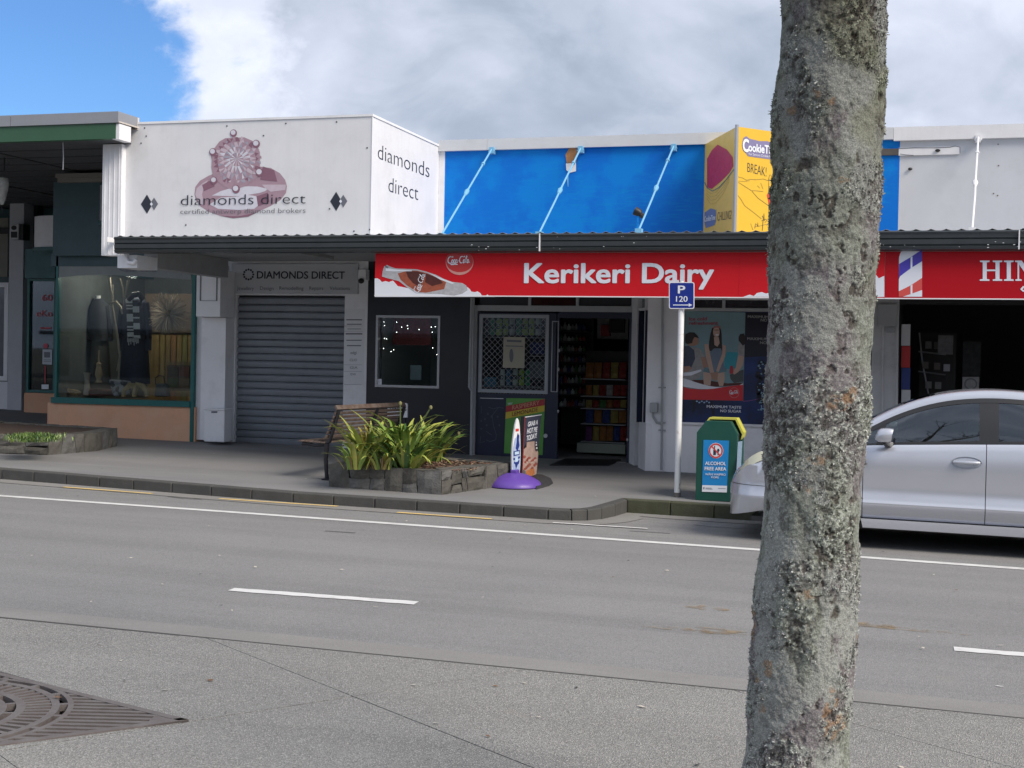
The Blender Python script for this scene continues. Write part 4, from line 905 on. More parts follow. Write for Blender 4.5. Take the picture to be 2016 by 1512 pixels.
for i, v in enumerate((650, 672, 692, 712, 733, 754, 776, 800)):
    b = MB(); a, c = q(1101, v), q(1158, v); b.box(a.x, c.x, 20.6, 20.95, a.z-.02, a.z); b.build('shelf', BLACKG, dr)
    for k in range(7):
        u = 1105+k*7.4; o = q(u, v); hh = prr.uniform(.07, .125); m = prr.choice([pm[6], pm[6], pm[4], pm[3], pm[0], cg[2]])
        b = MB(); b.lathe([(.028, 0), (.03, .02), (.03, hh*.6), (.012, hh*.8), (.012, hh)], (0, 0, 0), 8); ob = b.build('bottle', m, smooth=True); ob.location = (o.x, 20.7, o.z+.001)
        tag(ob, 'small bottle, %s from left on the %s drinks shelf inside the dairy' % (ORD[k], ['top', 'second', 'third', 'fourth', 'fifth', 'sixth', 'seventh', 'lowest'][i]), 'bottle', 'bottles on the shelf in the dairy')
b = MB(); b.box(q(1099, 700).x, q(1160, 700).x, 20.96, 20.98, .4, 2.7); b.build('back_panel', BLACK, dr)
fz = thing('wall_cabinet', 'pale wall cabinet holding a dark box high inside the dairy', 'cabinet', PY(21)(1210, 660))
b = MB(); wall_box(b, PY(21.2), 1176, 626, 1236, 668, .3); b.build('cabinet_body', PGREY, fz)
b = MB(); wall_box(b, PY(21.1), 1199, 628, 1228, 655, .1); b.build('screen', BLACK, fz)
b = MB(); wall_box(b, PY(21.1), 1183, 640, 1200, 662, .09); b.build('red_box', MAG, fz)
# the room behind the little window
b = MB(); wall_box(b, PY(19.7), 774, 624, 848, 680, .02); tag(b.build('red_curtain', mat('curtain_red', (.50, .09, .09), .8, var=.4, vscale=6)), 'dull red ribbed cloth hanging in the small dark window', 'curtain')
b = MB(); wall_box(b, PY(19.6), 808, 719, 829, 748, .01); tag(b.build('notice_card', mat('card_pale', (.42, .55, .58), .6)), 'pale blue card standing in the small dark window', 'card')
def cafe_chair(Yc, u0, u1, vt, vb, label):
    o = PY(Yc); t = thing('chair', label, 'chair', o((u0+u1)/2, vb), 'chairs seen in the small dark window')
    b = MB(); b.tube([o(u0, vb+24), o(u0, vt)], .015, 6); b.tube([o(u1, vb+24), o(u1, vt)], .015, 6); b.build('posts', BLACKG, t, kind='stuff')
    for v in (vt+2, vt+10, vt+18):
        b = MB(); b.tube([o(u0, v), o(u1, v)], .013, 6); b.build('rail', BLACKG, t)
    a, c = o(u0-2, vb), o(u1+4, vb); b = MB(); b.box(a.x, c.x, Yc-.35, Yc, a.z-.03, a.z); b.build('seat', WOOD, t)
cafe_chair(20.0, 757, 769, 725, 757, 'dark ladder-back chair at the left of the small window'); cafe_chair(20.3, 772, 786, 728, 757, 'dark ladder-back chair beside the wooden stool in the small window')
b = MB()
for (x, y) in ((757, 641), (757, 666), (761, 667), (755, 686), (775, 689), (781, 634), (781, 654), (791, 644), (825, 649), (803, 647), (849, 644), (857, 643), (851, 654), (852, 685), (860, 698), (770, 692), (756, 634), (802, 641)):
    b.sphere(PY(19.18)(x, y), .0045, 6)
fy = b.build('fairy_lights', mat('fairy_light', (1, 1, .95), .5, emis=4), kind='stuff'); tag(fy, 'tiny white fairy lights strung inside the small dark window', 'fairy lights')
flat('sticker', PY(YS+.03), [[(734.5, 746), (752.5, 746), (752.5, 759), (734, 758.5)]], SIGNW, da, .02)

# angled side light, pier, poster window
X1a, X1b = Vector((sx(1243.5), 18.98, 0)), Vector((sx(1273.5, 18.17), 18.17, 0)); dv = X1b-X1a; na = Vector((dv.y, -dv.x, 0)).normalized(); pa = PN(na, X1a)
def abox(b, u0, v0, u1, v1, d0=0., d1=.1):
    P = [pa(u0, v0), pa(u1, v0), pa(u1, v1), pa(u0, v1)]; zt_, zb_ = (P[0].z+P[1].z)/2, (P[2].z+P[3].z)/2
    b.prism([Vector((P[0].x, P[0].y, zb_))-na*d0, Vector((P[1].x, P[1].y, zb_))-na*d0, Vector((P[1].x, P[1].y, zt_))-na*d0, Vector((P[0].x, P[0].y, zt_))-na*d0], -na*(d1-d0))
b = MB(); abox(b, 1244, 480, 1257.5, 925); abox(b, 1272, 480, 1273.4, 926); abox(b, 1257.6, 480, 1271.9, 588); abox(b, 1257.6, 832, 1271.9, 928); abox(b, 1257.6, 606, 1271.9, 611); b.v = [(x, y, max(z, .15)) for x, y, z in b.v]; b.build('angled_wall', WHITE, da)
b = MB(); abox(b, 1257.7, 588, 1271.8, 832, .05, .06); b.build('side_pane', GLS2, da)
b = MB(); abox(b, 1257.6, 611, 1259.4, 832, .0, .06); abox(b, 1270.4, 611, 1271.9, 832, .0, .06); b.build('side_frame', NAVYF, da)
q = PY(18.17); x0, x1 = q(1273.6, 700).x, q(1338, 700).x; xw1 = PY(18.2)(1716, 700).x
b = MB(); b.box(x0, x1, 18.17, 18.5, .1, 3.139); b.build('pier', WHITE, da)
b = MB(); b.box(x1, xw1, 18.2, 18.4, .1, PY(18.2)(1400, 837).z); b.build('stall_wall', WHITE, da); b = MB(); b.box(x1, xw1, 18.2, 18.4, 2.56, 3.139); b.build('lintel', WHITE2, da)
b = MB(); zz_ = PY(18.2)(1400, 837).z; b.box(x1+.002, xw1, 18.15, 18.25, zz_, zz_+.03); b.build('window_sill', WHITE, da)
ztt = PY(18.2)(1400, 610).z
b = MB(); b.box(x1+.002, xw1, 18.18, 18.26, ztt-.02, ztt+.025)
for u in (1343, 1425, 1520, 1620, 1714): xx = PY(18.2)(u, 600).x; b.box(xx-.02, xx+.02, 18.185, 18.25, ztt, 2.56)
b.box(x1+.002, x1+.05, 18.185, 18.26, zz_, ztt); b.build('window_frame', GREYW, da)
for a, c in ((1346, 1423), (1427, 1518), (1522, 1618), (1622, 1712)): pane(18.22, a, 584, c, 606, mat('transom_dark', (.035, .04, .05), .2, var=.2), da, 'transom_pane')
# conduit and box on the pier
b = MB(); o = PY(18.13); b.tube([o(1305, 560), o(1303, 845), o(1302, 925)], .016, 8); b.build('conduit', PIPE, da, smooth=True)
b = MB(); b.tube([o(1285.5, 812), o(1286, 820), o(1293, 832), o(1303, 834)], .016, 8); b.build('conduit_bend', PIPE, da, smooth=True)
b = MB(); wall_box(b, PY(18.06), 1279, 793, 1293.5, 812.5, .11); b.build('junction_box', PIPE, da, bevel=.008)
b = MB()
for v in (763, 832, 847): b.box(o(1303, v).x-.045, o(1303, v).x+.045, 18.11, 18.168, o(1303, v).z-.008, o(1303, v).z+.008)
b.build('pipe_clips', PIPE, da, kind='stuff')
# posters
yp_ = 18.21; q = PY(yp_); z8 = Z(1330, 600, 5.815)
b = MB(); b.box(x1+.05, xw1, yp_+.012, yp_+.02, zz_+.03, ztt-.02); b.build('poster_backing', PBLUE, da)
po = flat('poster', q, [z8([(85, 72), (800, 88), (775, 1100), (55, 1085)])], CYAN, da, label='drink poster of three friends on a bench')
po2 = flat('poster', q, [z8([(800, 88), (1900, 100), (1900, 1370), (770, 1365), (775, 1100)])], PBLUE, da, label='dark blue no-sugar drink poster')
po3 = flat('poster', q, [z8([(55, 1085), (775, 1100), (770, 1365), (45, 1350)])], PBLUE, da, label='lower strip of a deep blue drink poster')
def P8(nm, polys, m, l, par=po): return flat(nm, q, [z8(p) for p in polys], m, par, l)
P8('night_area', [[(800, 88), (1900, 100), (1900, 560), (790, 600)]], PNAVY, .002, po2)
P8('sea', [[(590, 540), (715, 545), (700, 720), (560, 740), (560, 600)]], CYAND, .002)
P8('ice_text', [], SIGNW, .003) if False else None
text('Ice cold', q, *z8([(155, 182), (358, 178)]), 7.2, mat('print_crimson', (.38, .05, .09), .5), po, .003, off=.02); text('refreshment', q, *z8([(155, 230), (485, 228)]), 7.0, mat('print_crimson2', (.38, .05, .09), .5), po, .003, off=.02)
P8('bench_shadow', [[(60, 860), (330, 860), (600, 900), (775, 890), (775, 915), (450, 940), (60, 935)]], COKEB, .002)
P8('left_bag', [[(60, 500), (120, 480), (200, 490), (290, 560), (330, 640), (320, 730), (280, 840), (180, 870), (60, 850)]], PGREY, .003)
P8('left_jacket', [[(60, 480), (150, 470), (215, 520), (225, 620), (180, 720), (100, 745), (60, 730)]], mat('print_navy_cloth', (.06, .08, .13), .5, var=.3, vscale=10), .004)
P8('left_sleeve', [[(200, 480), (280, 500), (330, 580), (345, 640), (300, 640), (250, 560)]], PGREY, .0045)
P8('left_arm', [[(75, 710), (160, 700), (190, 730), (130, 770), (60, 765)], [(290, 600), (340, 600), (375, 710), (320, 730)]], SKIN, .005)
P8('left_face', [[(180, 380), (240, 360), (268, 400), (262, 450), (220, 470), (160, 470), (120, 440)]], SKIN, .0055)
P8('left_hair', [[(110, 400), (115, 340), (160, 315), (215, 318), (250, 350), (270, 385), (240, 375), (215, 370), (200, 400), (190, 440), (140, 450), (115, 440)]], HAIR, .006)
P8('stripes', [[(60, 780), (170, 770), (290, 740), (300, 760), (180, 810), (60, 815)]], SIGNW, .0055)
P8('hair', [[(470, 248), (420, 262), (400, 330), (385, 420), (380, 520), (430, 545), (470, 500), (520, 545), (535, 560), (530, 420), (528, 330), (515, 270)]], HAIR, .004)
P8('legs', [[(315, 770), (400, 770), (410, 840), (400, 925), (325, 915), (318, 840)], [(480, 770), (560, 765), (565, 840), (545, 930), (500, 930), (478, 850)]], SKINL, .004)
P8('shirt', [[(400, 540), (440, 500), (520, 500), (540, 560), (550, 680), (580, 760), (490, 770), (400, 760), (395, 660)]], DENIM, .005)
P8('shorts', [[(330, 715), (400, 740), (480, 770), (580, 720), (585, 765), (480, 785), (400, 785), (318, 765)]], mat('print_shorts', (.12, .22, .26), .5), .0052)
P8('arms', [[(330, 450), (375, 450), (395, 560), (425, 700), (445, 790), (400, 800), (375, 700), (345, 580)], [(540, 455), (578, 470), (570, 590), (530, 680), (495, 770), (465, 760), (500, 650), (535, 560)]], SKINL, .006)
P8('hands', [[(395, 780), (445, 775), (490, 770), (480, 860), (455, 875), (420, 850)]], SKIN, .0065)
P8('neck', [[(440, 370), (495, 370), (505, 440), (480, 480), (445, 460)]], SKINL, .0055)
P8('face', [ell(468, 312, 38, 62, 18)], SKINL, .0065); P8('smile', [ell(478, 345, 20, 8, 12)], SIGNW, .007); P8('cheek', [ell(468, 290, 30, 12, 12)], SKIN, .0068)
P8('hat', [[(425, 262), (440, 245), (480, 240), (515, 252), (520, 275), (480, 262), (440, 270)]], mat('print_rose', (.40, .14, .14), .5), .007)
P8('right_shirt', [[(720, 440), (760, 440), (790, 470), (785, 590), (715, 580)]], PGREY, .004); P8('right_hair', [[(722, 370), (740, 335), (785, 328), (798, 370), (795, 450), (770, 470), (740, 430), (722, 410)]], HAIR, .005)
P8('right_arm', [[(715, 580), (785, 590), (770, 690), (720, 770), (670, 800), (650, 770), (690, 720)]], SKINL, .0055); P8('right_trousers', [[(620, 800), (700, 770), (780, 740), (778, 880), (670, 895), (630, 850)]], mat('print_dark_cloth', (.07, .08, .08), .5), .005)
P8('red_bottle', [[(628, 700), (655, 700), (665, 770), (650, 790), (622, 790), (618, 760)]], MAG, .006)
sw = [(85, 840)]+[(100+i*56, 840+105*math.sin(min(1, i/8)*math.pi/2)-(0 if i < 8 else (i-8)**1.7*2.6)) for i in range(1, 12)]+[(775, 897)]
P8('swoosh_white', [sw+[(775, 930), (600, 945), (430, 968), (250, 962), (75, 935)]], SIGNW, .0072)
P8('swoosh_red', [[(75, 935), (160, 960), (300, 970), (430, 962), (600, 935), (775, 915), (773, 1098), (57, 1084)]], mat('poster_cola_red', (.60, .02, .03), .4), .008)
P8('roundel', [[(672+58*math.cos(R(t)), 1007+60*math.sin(R(t))), (672+58*math.cos(R(t+15)), 1007+60*math.sin(R(t+15))), (672+54*math.cos(R(t+15)), 1007+56*math.sin(R(t+15))), (672+54*math.cos(R(t)), 1007+56*math.sin(R(t)))] for t in range(0, 360, 15)], mat('rose_line', (.55, .25, .25), .4), .009)
a, c = z8([(618, 1018), (720, 1014)]); script_logo(q, a, c, 6, SIGNW, po, .0095, w=.17)
for s_, par, P0, P1 in (('MAXIMUM TASTE', po3, (358, 1178), (752, 1190)), ('NO SUGAR', po3, (514, 1228), (750, 1235)), ('MAXIMUM TASTE', po2, (828, 150), (1225, 158)), ('NO SUGAR', po2, (975, 190), (1222, 195)), ('MAXIMUM TASTE', po2, (822, 402), (1220, 412)), ('NO SUGAR', po2, (968, 448), (1218, 455))):
    text(s_, q, *z8([P0, P1]), 5.4, SIGNW if par is po3 else PGREY, par, .003, off=.025)
P8('leg_shape', [[(190, 1090), (235, 1095), (225, 1180), (215, 1235), (185, 1225), (200, 1170)], [(390, 1095), (430, 1105), (440, 1180), (450, 1260), (420, 1265), (405, 1180)]], PNAVY, .003, po3)
P8('splash', [ell(245+i*28, 1105+(i % 2)*14, 12, 9, 8) for i in range(6)], mat('splash', (.30, .45, .65), .5), .004, po3)
rr = random.Random(4); P8('figure', [ell(rr.gauss(970, 30), rr.uniform(640, 1130), rr.uniform(12, 40), rr.uniform(14, 50), 9, rr.random()*3) for _ in range(26)], PNAVY, .003, po2); P8('glints', [ell(rr.gauss(980, 26), rr.uniform(650, 1250), rr.uniform(4, 14), rr.uniform(4, 12), 7) for _ in range(34)], mat('glint_blue', (.22, .38, .52), .5), .004, po2)
P8('curve_line', stroke([(775, 1105), (840, 1100), (920, 1085), (1000, 1055)], 6), mat('line_violet', (.25, .08, .3), .5), .003, po2)
pane(18.236, 1345, 613, 1714, 835, GLS2, da)
# ---------------- barber
ba = thing('barber_shop', 'barber shop with grey parapet and a dark shopfront behind the silver car', 'building', (2, 18.2, .2))
b = MB(); b.box(xBl, xE, YP+.002, YP+.06, 3.2, zcp-.02); b.build('parapet', mat('parapet_grey', (.56, .585, .63), .55, var=.05, vscale=1.5, dirt=.15), ba)
b = MB(); b.box(-.457, xE, YP-.06, YP+.2, zcp-.02, ztp); b.build('capping', WHITE2, ba)
q = PY(YP-.001)
b = MB(); wall_box(b, PY(YP-.03), 1736, 293, 1769, 305, .03); b.build('old_bracket', mat('rust_bracket', (.10, .09, .085), .7, var=.3), ba)
b = MB(); wall_box(b, PY(YP-.025), 1769.5, 291, 1889, 303.5, .026); b.build('bracket_plate', WHITE2, ba)
flat('crack_line', q, [z3(p) for p in stroke([(300, 352), (420, 346), (560, 346), (680, 342), (720, 333), (755, 340), (756, 388)], 5)+stroke([(310, 392), (350, 398), (410, 402)], 4)], INKG, ba, .027)
b = MB(); o = q(1846, 297); b.sphere((o.x, YP-.04, o.z), (.035, .02, .02), 10); o = q(1792, 333); b.sphere((o.x, YP-.02, o.z), (.03, .02, .02), 8); b.build('bolts', BLACKG, ba, kind='stuff')
flat('rust_spots', q, [ell(x, y, 1.6, 1.4, 7) for x, y in ((1956, 381), (1964, 385), (1967, 270), (1972, 269), (1965, 284), (1966, 326), (1933, 262))], mat('rust', (.12, .08, .06), .8), ba, .002)
q = PY(18.2); xb0, xb1 = q(1716.5, 700).x, q(1768, 700).x
b = MB(); b.box(xb0, xb1, 18.16, 18.5, .1, 3.139); b.build('pilaster', OFFW, ba)
b = MB(); wall_box(b, PY(18.06), 1728, 598, 1766, 642, .1); b.build('meter_box', GREYW, ba, bevel=.01)
b = MB()
for u in (1738, 1767): o = PY(18.12); b.tube([o(u, 645), o(u-2, 880)], .014, 6)
b.build('conduits', OFFW, ba, kind='stuff')
b = MB(); wall_box(b, PY(18.12), 1745, 645, 1762, 655, .04); b.build('small_box', PIPE, ba)
b = MB(); b.box(xb1, 8, 18.2, 18.4, .0, .62); b.box(xb1, 8, 18.2, 18.4, 2.52, 3.139); b.box(5, 8, 18.2, 18.4, .62, 2.52); b.build('front_wall', BLACK, ba)
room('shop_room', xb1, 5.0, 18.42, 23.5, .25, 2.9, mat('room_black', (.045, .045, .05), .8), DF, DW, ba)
for i, (v0, v1, m) in enumerate(((638, 681, OFFW), (681, 724, mat('stripe_red', (.45, .02, .02), .5)), (724, 767, mat('stripe_blue', (.02, .04, .20), .5)), (767, 810, OFFW))):
    b = MB(); wall_box(b, PY(18.23), 1775, v0+.3, 1791.5, v1-.3, .02); b.build('pole_stripe', m, ba)
sh_ = thing('barber_shelf', 'dark metal shelving with small boxes inside the barber window', 'shelf', PY(20)(1845, 790))
q = PY(20)
for v0, v1 in ((692, 698), (731, 738)):
    b = MB(); b.tube([q(1808, v0), q(1862, v1)], .012, 6); b.build('shelf_rail', ALU, sh_)
b = MB(); b.tube([q(1810, 655), q(1816, 715), q(1828, 775)], .012, 6); b.build('upright', ALU, sh_)
b = MB(); wall_box(b, PY(20.2), 1812, 655, 1880, 790, .03); b.build('back_panel', mat('shelf_dark', (.05, .05, .05), .6), sh_)
k = 0
for (u, v) in ((1828, 686), (1845, 687), (1866, 690), (1822, 726), (1845, 728), (1864, 731), (1828, 765), (1847, 766)):
    b = MB(); wall_box(b, PY(19.9), u-6, v-14, u+6, v, .12); k += 1
    tag(b.build('carton', random.choice([PGREY, mat('carton', (.2, .18, .16), .6), ALU])), 'small carton, %s from left in the %s row of the barber shelf' % ([0, 'first', 'second', 'third', 'first', 'second', 'third', 'first', 'second'][k], ['', 'upper', 'upper', 'upper', 'middle', 'middle', 'middle', 'lower', 'lower'][k]), 'box', 'cartons on the barber shelf')
b = MB(); wall_box(b, PY(19.7), 1847, 660, 1876, 698, .03); tag(b.build('framed_picture', mat('pic_grey', (.28, .28, .29), .4, var=.4, vscale=9)), 'grey picture leaning above the barber shelf', 'picture')
pn_ = thing('wall_poster', 'pale round-badge poster inside the barber window, above the car roof', 'poster', PY(19)(1911, 756))
flat('sheet', PY(19), [[(1895, 742), (1928, 742), (1927, 775), (1894, 775)]], PGREY, pn_); flat('badge', PY(19), [[(1911+13*math.cos(R(t)), 756+12*math.sin(R(t))), (1911+13*math.cos(R(t+20)), 756+12*math.sin(R(t+20))), (1911+10*math.cos(R(t+20)), 756+9*math.sin(R(t+20))), (1911+10*math.cos(R(t)), 756+9*math.sin(R(t)))] for t in range(0, 360, 20)], INKG, pn_, .002)
b = MB(); wall_box(b, PY(21), 1896, 672, 1930, 740, .3); tag(b.build('product_tower', mat('tower', (.09, .10, .11), .5, var=.5, vscale=8)), 'tall dim product tower standing inside the barber shop', 'display')
# ================================================================== LEFT SHOP WITH GREEN FASCIA
ek = thing('corner_gift_shop', 'gift shop under a deep green fascia with teal window frames and salmon plinth', 'building', (-12, 18.8, .4))
xf = PY(YG)(232.5, 240).x; zc0, zc1, zc2 = PY(YG)(232, 219).z, PY(YG)(232, 241).z, PY(YG)(232, 272).z
for a, c in ((-32, PY(YG)(20, 240).x), (PY(YG)(20, 240).x+.006, xf)):
    b = MB(); b.box(a, c, YG, YG+.5, zc1, zc0); b.build('fascia_cap', mat('cap_grey', (.30, .31, .34), .45, metal=.2, var=.08), ek)
b = MB(); b.box(-32, xf-.05, YG+.02, YG+.12, zc2, zc1-.004); b.build('green_fascia', GREENF, ek)
ye = PX(xf)(258, 250).y
b = MB(); b.box(xf-.10, xf-.0, YG+.03, ye, zc2-.01, zc1-.01); b.build('fascia_end', WHITE, ek)
b = MB(); b.box(xf-.5, xf+.004, YG+.501, YB-.02, zc1-.02, zc0-.002); b.box(xf-.5, xf+.012, YG+.01, YG+.5, zc1, zc1+.02); b.build('cap_end', mat('cap_end', (.55, .5, .46), .5), ek)
b = MB(); b.box(-32, xf-.1, YG+.12, 26, zc2+.0, zc2+.04); b.build('soffit', DKSOF, ek)
b = MB()
for i in range(1, 16): y = YG+.12+i*.62; b.box(-32, xf-.11, y, y+.02, zc2-.012, zc2)
for x in (-20, -17.6, -15.2, -12.8): b.box(x, x+.03, YG+.13, 25, zc2-.014, zc2)
b.build('soffit_battens', mat('soffit_dark2', (.05, .055, .06), .8), ek, kind='stuff')
b = MB(); b.box(-32, xf-.1, YG+.5, 26, zc2+.05, zc0-.03); b.build('roof', OFFW, ek)
cx0, cx1 = PY(16.28)(201, 400).x, PY(16.28)(238, 400).x
b = MB(); zb0 = PY(16.28)(200, 503).z; b.box(cx0, cx1, 16.28, 16.5, zb0, zc2-.012)
for i in range(4): x = cx0+(cx1-cx0)*(i+.5)/4; b.box(x-.006, x+.006, 16.274, 16.2795, zb0+.02, zc2-.03)
b.build('white_column', WHITE, ek)
b = MB(); b.box(cx0+.2, XB0+.0, 16.08, 16.27, PY(16.2)(212, 473).z-.03, PY(16.2)(212, 468).z); b.build('ledge', WHITE, ek)
# teal bulkhead above the show window
b = MB(); wall_box(b, PY(18.6), 105.5, 358, 205, 503, .5); b.build('teal_bulkhead', TEALD, ek)
b = MB(); wall_box(b, PY(18.45), 109, 342, 206, 348, .6); wall_box(b, PY(18.5), 113, 348.5, 206, 357, .5); b.build('bulkhead_cornice', mat('cornice_brown', (.20, .19, .17), .6), ek)
def barrel(Yc, x0, x1, v0, v1, m, nm, drop=.25, lipm=TEAL):
    a, c = PY(Yc)(x0, v1), PY(Yc)(x1, v0); r_ = (c.x-a.x); n = 14; b = MB()
    v = []; 
    for i in range(n+1):
        t = math.pi/2*i/n; x = c.x-r_*math.cos(t); y = Yc-.5*r_*math.sin(t)+.2; v += [(x, y, a.z), (x, y, c.z)]
    b.add(v, [(2*i, 2*i+2, 2*i+3, 2*i+1) for i in range(n)]); b.build(nm, m, ek, smooth=True)
    b = MB(); v = []
    for i in range(n+1):
        t = math.pi/2*i/n; x = c.x-r_*1.03*math.cos(t); y = Yc-.5*r_*1.03*math.sin(t)+.18; v += [(x, y, a.z-.06), (x, y, a.z)]
    b.add(v, [(2*i, 2*i+2, 2*i+3, 2*i+1) for i in range(n)]); b.build('barrel_lip', lipm, ek, smooth=True)
barrel(21.2, 57, 112, 425, 487, WHITE, 'barrel_panel'); barrel(18.4, 184, 236, 362, 434, mat('barrel_grey', (.35, .37, .4), .5, var=.3, vscale=5), 'barrel_panel')
b = MB(); wall_box(b, PY(21.6), 50, 490, 108, 548, .3); b.box(-32, -12.9, 23.45, 23.6, .2, zc2); b.box(-13.1, -13.0, 19.0, 23.5, 3.0, zc2); b.build('teal_wall', TEAL, ek)
# recess: pillar, speaker, far-left window
YL = 22.6; q = PY(YL)
b = MB(); a, c = q(14, 805), q(47, 425); b.box(a.x, c.x, YL, YL+.4, .3, c.z+.6); b.build('pillar', mat('pillar_white', (.5, .52, .56), .6, var=.1), ek)
b = MB(); c2 = q(54, 425); b.box(c.x, c2.x, YL+.3, YL+.5, .3, c2.z+.4); b.build('dark_reveal', NAVY, ek)
b = MB(); a = q(-60, 805); c = q(14, 752); b.box(a.x, c.x, YL+.1, YL+.3, .3, c.z)
for i in range(9): z = .52+i*.065; b.box(a.x, c.x, YL+.085, YL+.1, z, z+.006)
b.build('clapboard', WHITE2, ek)
b = MB(); wall_box(b, PY(YL+.1), -60, 430, 14, 545, .1); b.build('upper_board', mat('board_olive', (.22, .22, .19), .7, var=.2), ek); frame('window_frame', YL+.06, -60, 556, 14, 750, .09, .1, WHITE, ek)
b = MB(); wall_box(b, PY(YL+.05), -60, 449, 18, 460, .1); b.build('dark_beam', BLACK, ek)
pane(YL+.12, -58, 560, 12, 748, mat('pane_grey', (.08, .09, .12), .15, var=.3, vscale=1.5), ek)
spk = thing('wall_speaker', 'small two-cone loudspeaker mounted high on the pale pillar', 'speaker', q(33, 456))
b = MB(); wall_box(b, PY(YL-.28), 19.5, 442, 36, 471, .2); b.build('speaker_case', OFFW, spk, bevel=.01)
b = MB(); wall_box(b, PY(YL-.25), 36.5, 441, 45.5, 472, .2); b.build('bracket', BLACK, spk)
flat('woofer', PY(YL-.284), [[(21.5, 456), (34, 456), (34, 468), (21.5, 468)]], BLACK, spk, .002); flat('tweeter', PY(YL-.284), [ell(27.5, 448.5, 5.5, 4.5, 14)], BLACK, spk, .002)
# side window of the recess
YD = 22.3; frame('side_window_frame', YD, 54, 548, 108, 774, .05, .12, TEALF, ek)
pane(YD+.05, 58, 552, 108, 769, GLS2, ek); b = MB(); wall_box(b, PY(YD+1.2), 40, 540, 112, 780, .02); b.build('dark_backing', mat('backing', (.02, .022, .035), .7), ek)
b = MB(); a, c = PY(YD)(49, 806), PY(YD)(112, 775); b.box(a.x, c.x, YD-.03, YD+.3, .3, c.z); b.build('inner_plinth', SALMON, ek)
rd = mat('sticker_red', (.55, .07, .10), .5); q = PY(YD+.04)
text('60', q, (83, 592), (103, 592), 13, rd, ek, .003); text('eKo', q, (72, 623), (103, 623), 13, rd, ek, .003)
flat('pink_dot', q, [ell(90, 681, 4.5, 5, 14)], mat('pinkdot', (.6, .08, .13), .5), ek, .004); flat('notice', q, [[(84, 688), (103, 688), (102.5, 718), (83.5, 717)]], mat('notice_pale', (.5, .55, .6), .5), ek, .003)
flat('notice', q, [[(82, 757), (96, 757), (96, 766), (82, 766)]], SIGNW, ek, .003); flat('notice_print', q, [[(87, 693), (99, 693), (99, 704), (87, 704)], [(86, 708), (101, 708), (101, 709), (86, 709)], [(86, 711), (101, 711), (101, 712), (86, 712)]], INKG, ek, .005)
flat('red_letters', q, [[(80+3*i, 644), (82+3*i, 644), (82+3*i, 648), (80+3*i, 648)] for i in range(7)]+[[(88, 720), (90, 720), (90, 755), (88, 755)]], rd, ek, .003)
# main show window
YW2 = 18.75; q = PY(YW2)
xw0, xw1_ = q(108, 700).x, q(384, 700).x; zsill = q(240, 786).z; zhd2 = q(240, 500).z
b = MB(); n = 10; P = [(xw1_+.02, YW2+.0), (q(100, 800).x, YW2)]+[(q(100, 800).x-.12*math.sin(math.pi/2*i/n), YW2+.12*(1-math.cos(math.pi/2*i/n))) for i in range(1, n+1)]+[(q(90, 800).x, 22.3), (xw1_+.02, 22.3)]
b.prism([(x, y, .1) for x, y in P], (0, 0, zsill-.09-.1)); b.build('plinth', SALMON, ek, smooth=True)
b = MB(); b.box(q(103, 790).x, xw1_-.06, YW2-.04, YW2+.12, zsill-.09, zsill); b.build('window_sill', TEALF, ek)
b = MB(); b.box(q(108, 700).x, q(112, 700).x, YW2, YW2+.08, zsill, zhd2); b.build('mullion', TEALF, ek)
b = MB(); b.box(q(377, 700).x, q(383.5, 700).x, YW2-.02, YW2+.1, .25, q(380, 535).z); b.build('corner_post', TEALF, ek)
pane(YW2+.02, 112.5, 500, 376.5, 781, GLS, ek, 'show_window_pane')
b = MB(); b.box(q(108, 700).x-.02, q(108, 700).x, YW2+.08, 22.3, zsill, zhd2); b.build('side_pane', GLS2, ek)
b = MB(); b.box(xw0-.1, xw1_+.05, YW2, 22.3, zhd2+.0, 3.05); b.build('window_head', TEALD, ek)
WR = mat('show_room_wall', (.13, .15, .15), .8, var=.3); room('show_room', xw0+.02, xw1_-.03, YW2+.1, 21.3, zsill-.06, zhd2-.02, WR, mat('show_floor', (.16, .12, .09), .7), mat('show_ceiling', (.3, .33, .34), .8), ek)
b = MB(); k = 0
for u in range(292, 380, 11): b = MB(); wall_box(b, PY(20.6), u, 655, u+10.4, 790, .03); b.build('wall_plank', mat('plank%d' % u, (random.uniform(.24, .34), random.uniform(.18, .24), .09), .7, var=.3), ek)
b = MB(); wall_box(b, PY(20.55), 286, 578, 382, 655, .03); b.build('dark_panel', mat('panel_brown', (.14, .10, .07), .7, var=.3), ek)
qs = PY(YW2+.025)
hb2 = [(115, 521), (150, 519), (200, 518.5), (260, 520), (320, 526), (377, 531), (377, 551), (320, 547), (260, 543), (200, 541), (150, 543), (115, 547)]
flat('window_banner', qs, [hb2], mat('banner_pale', (.24, .27, .28), .6, var=.15, vscale=2), ek, .012)
script_logo(qs, (236, 533), (312, 536), 8, INKG, ek, .02, w=.16)
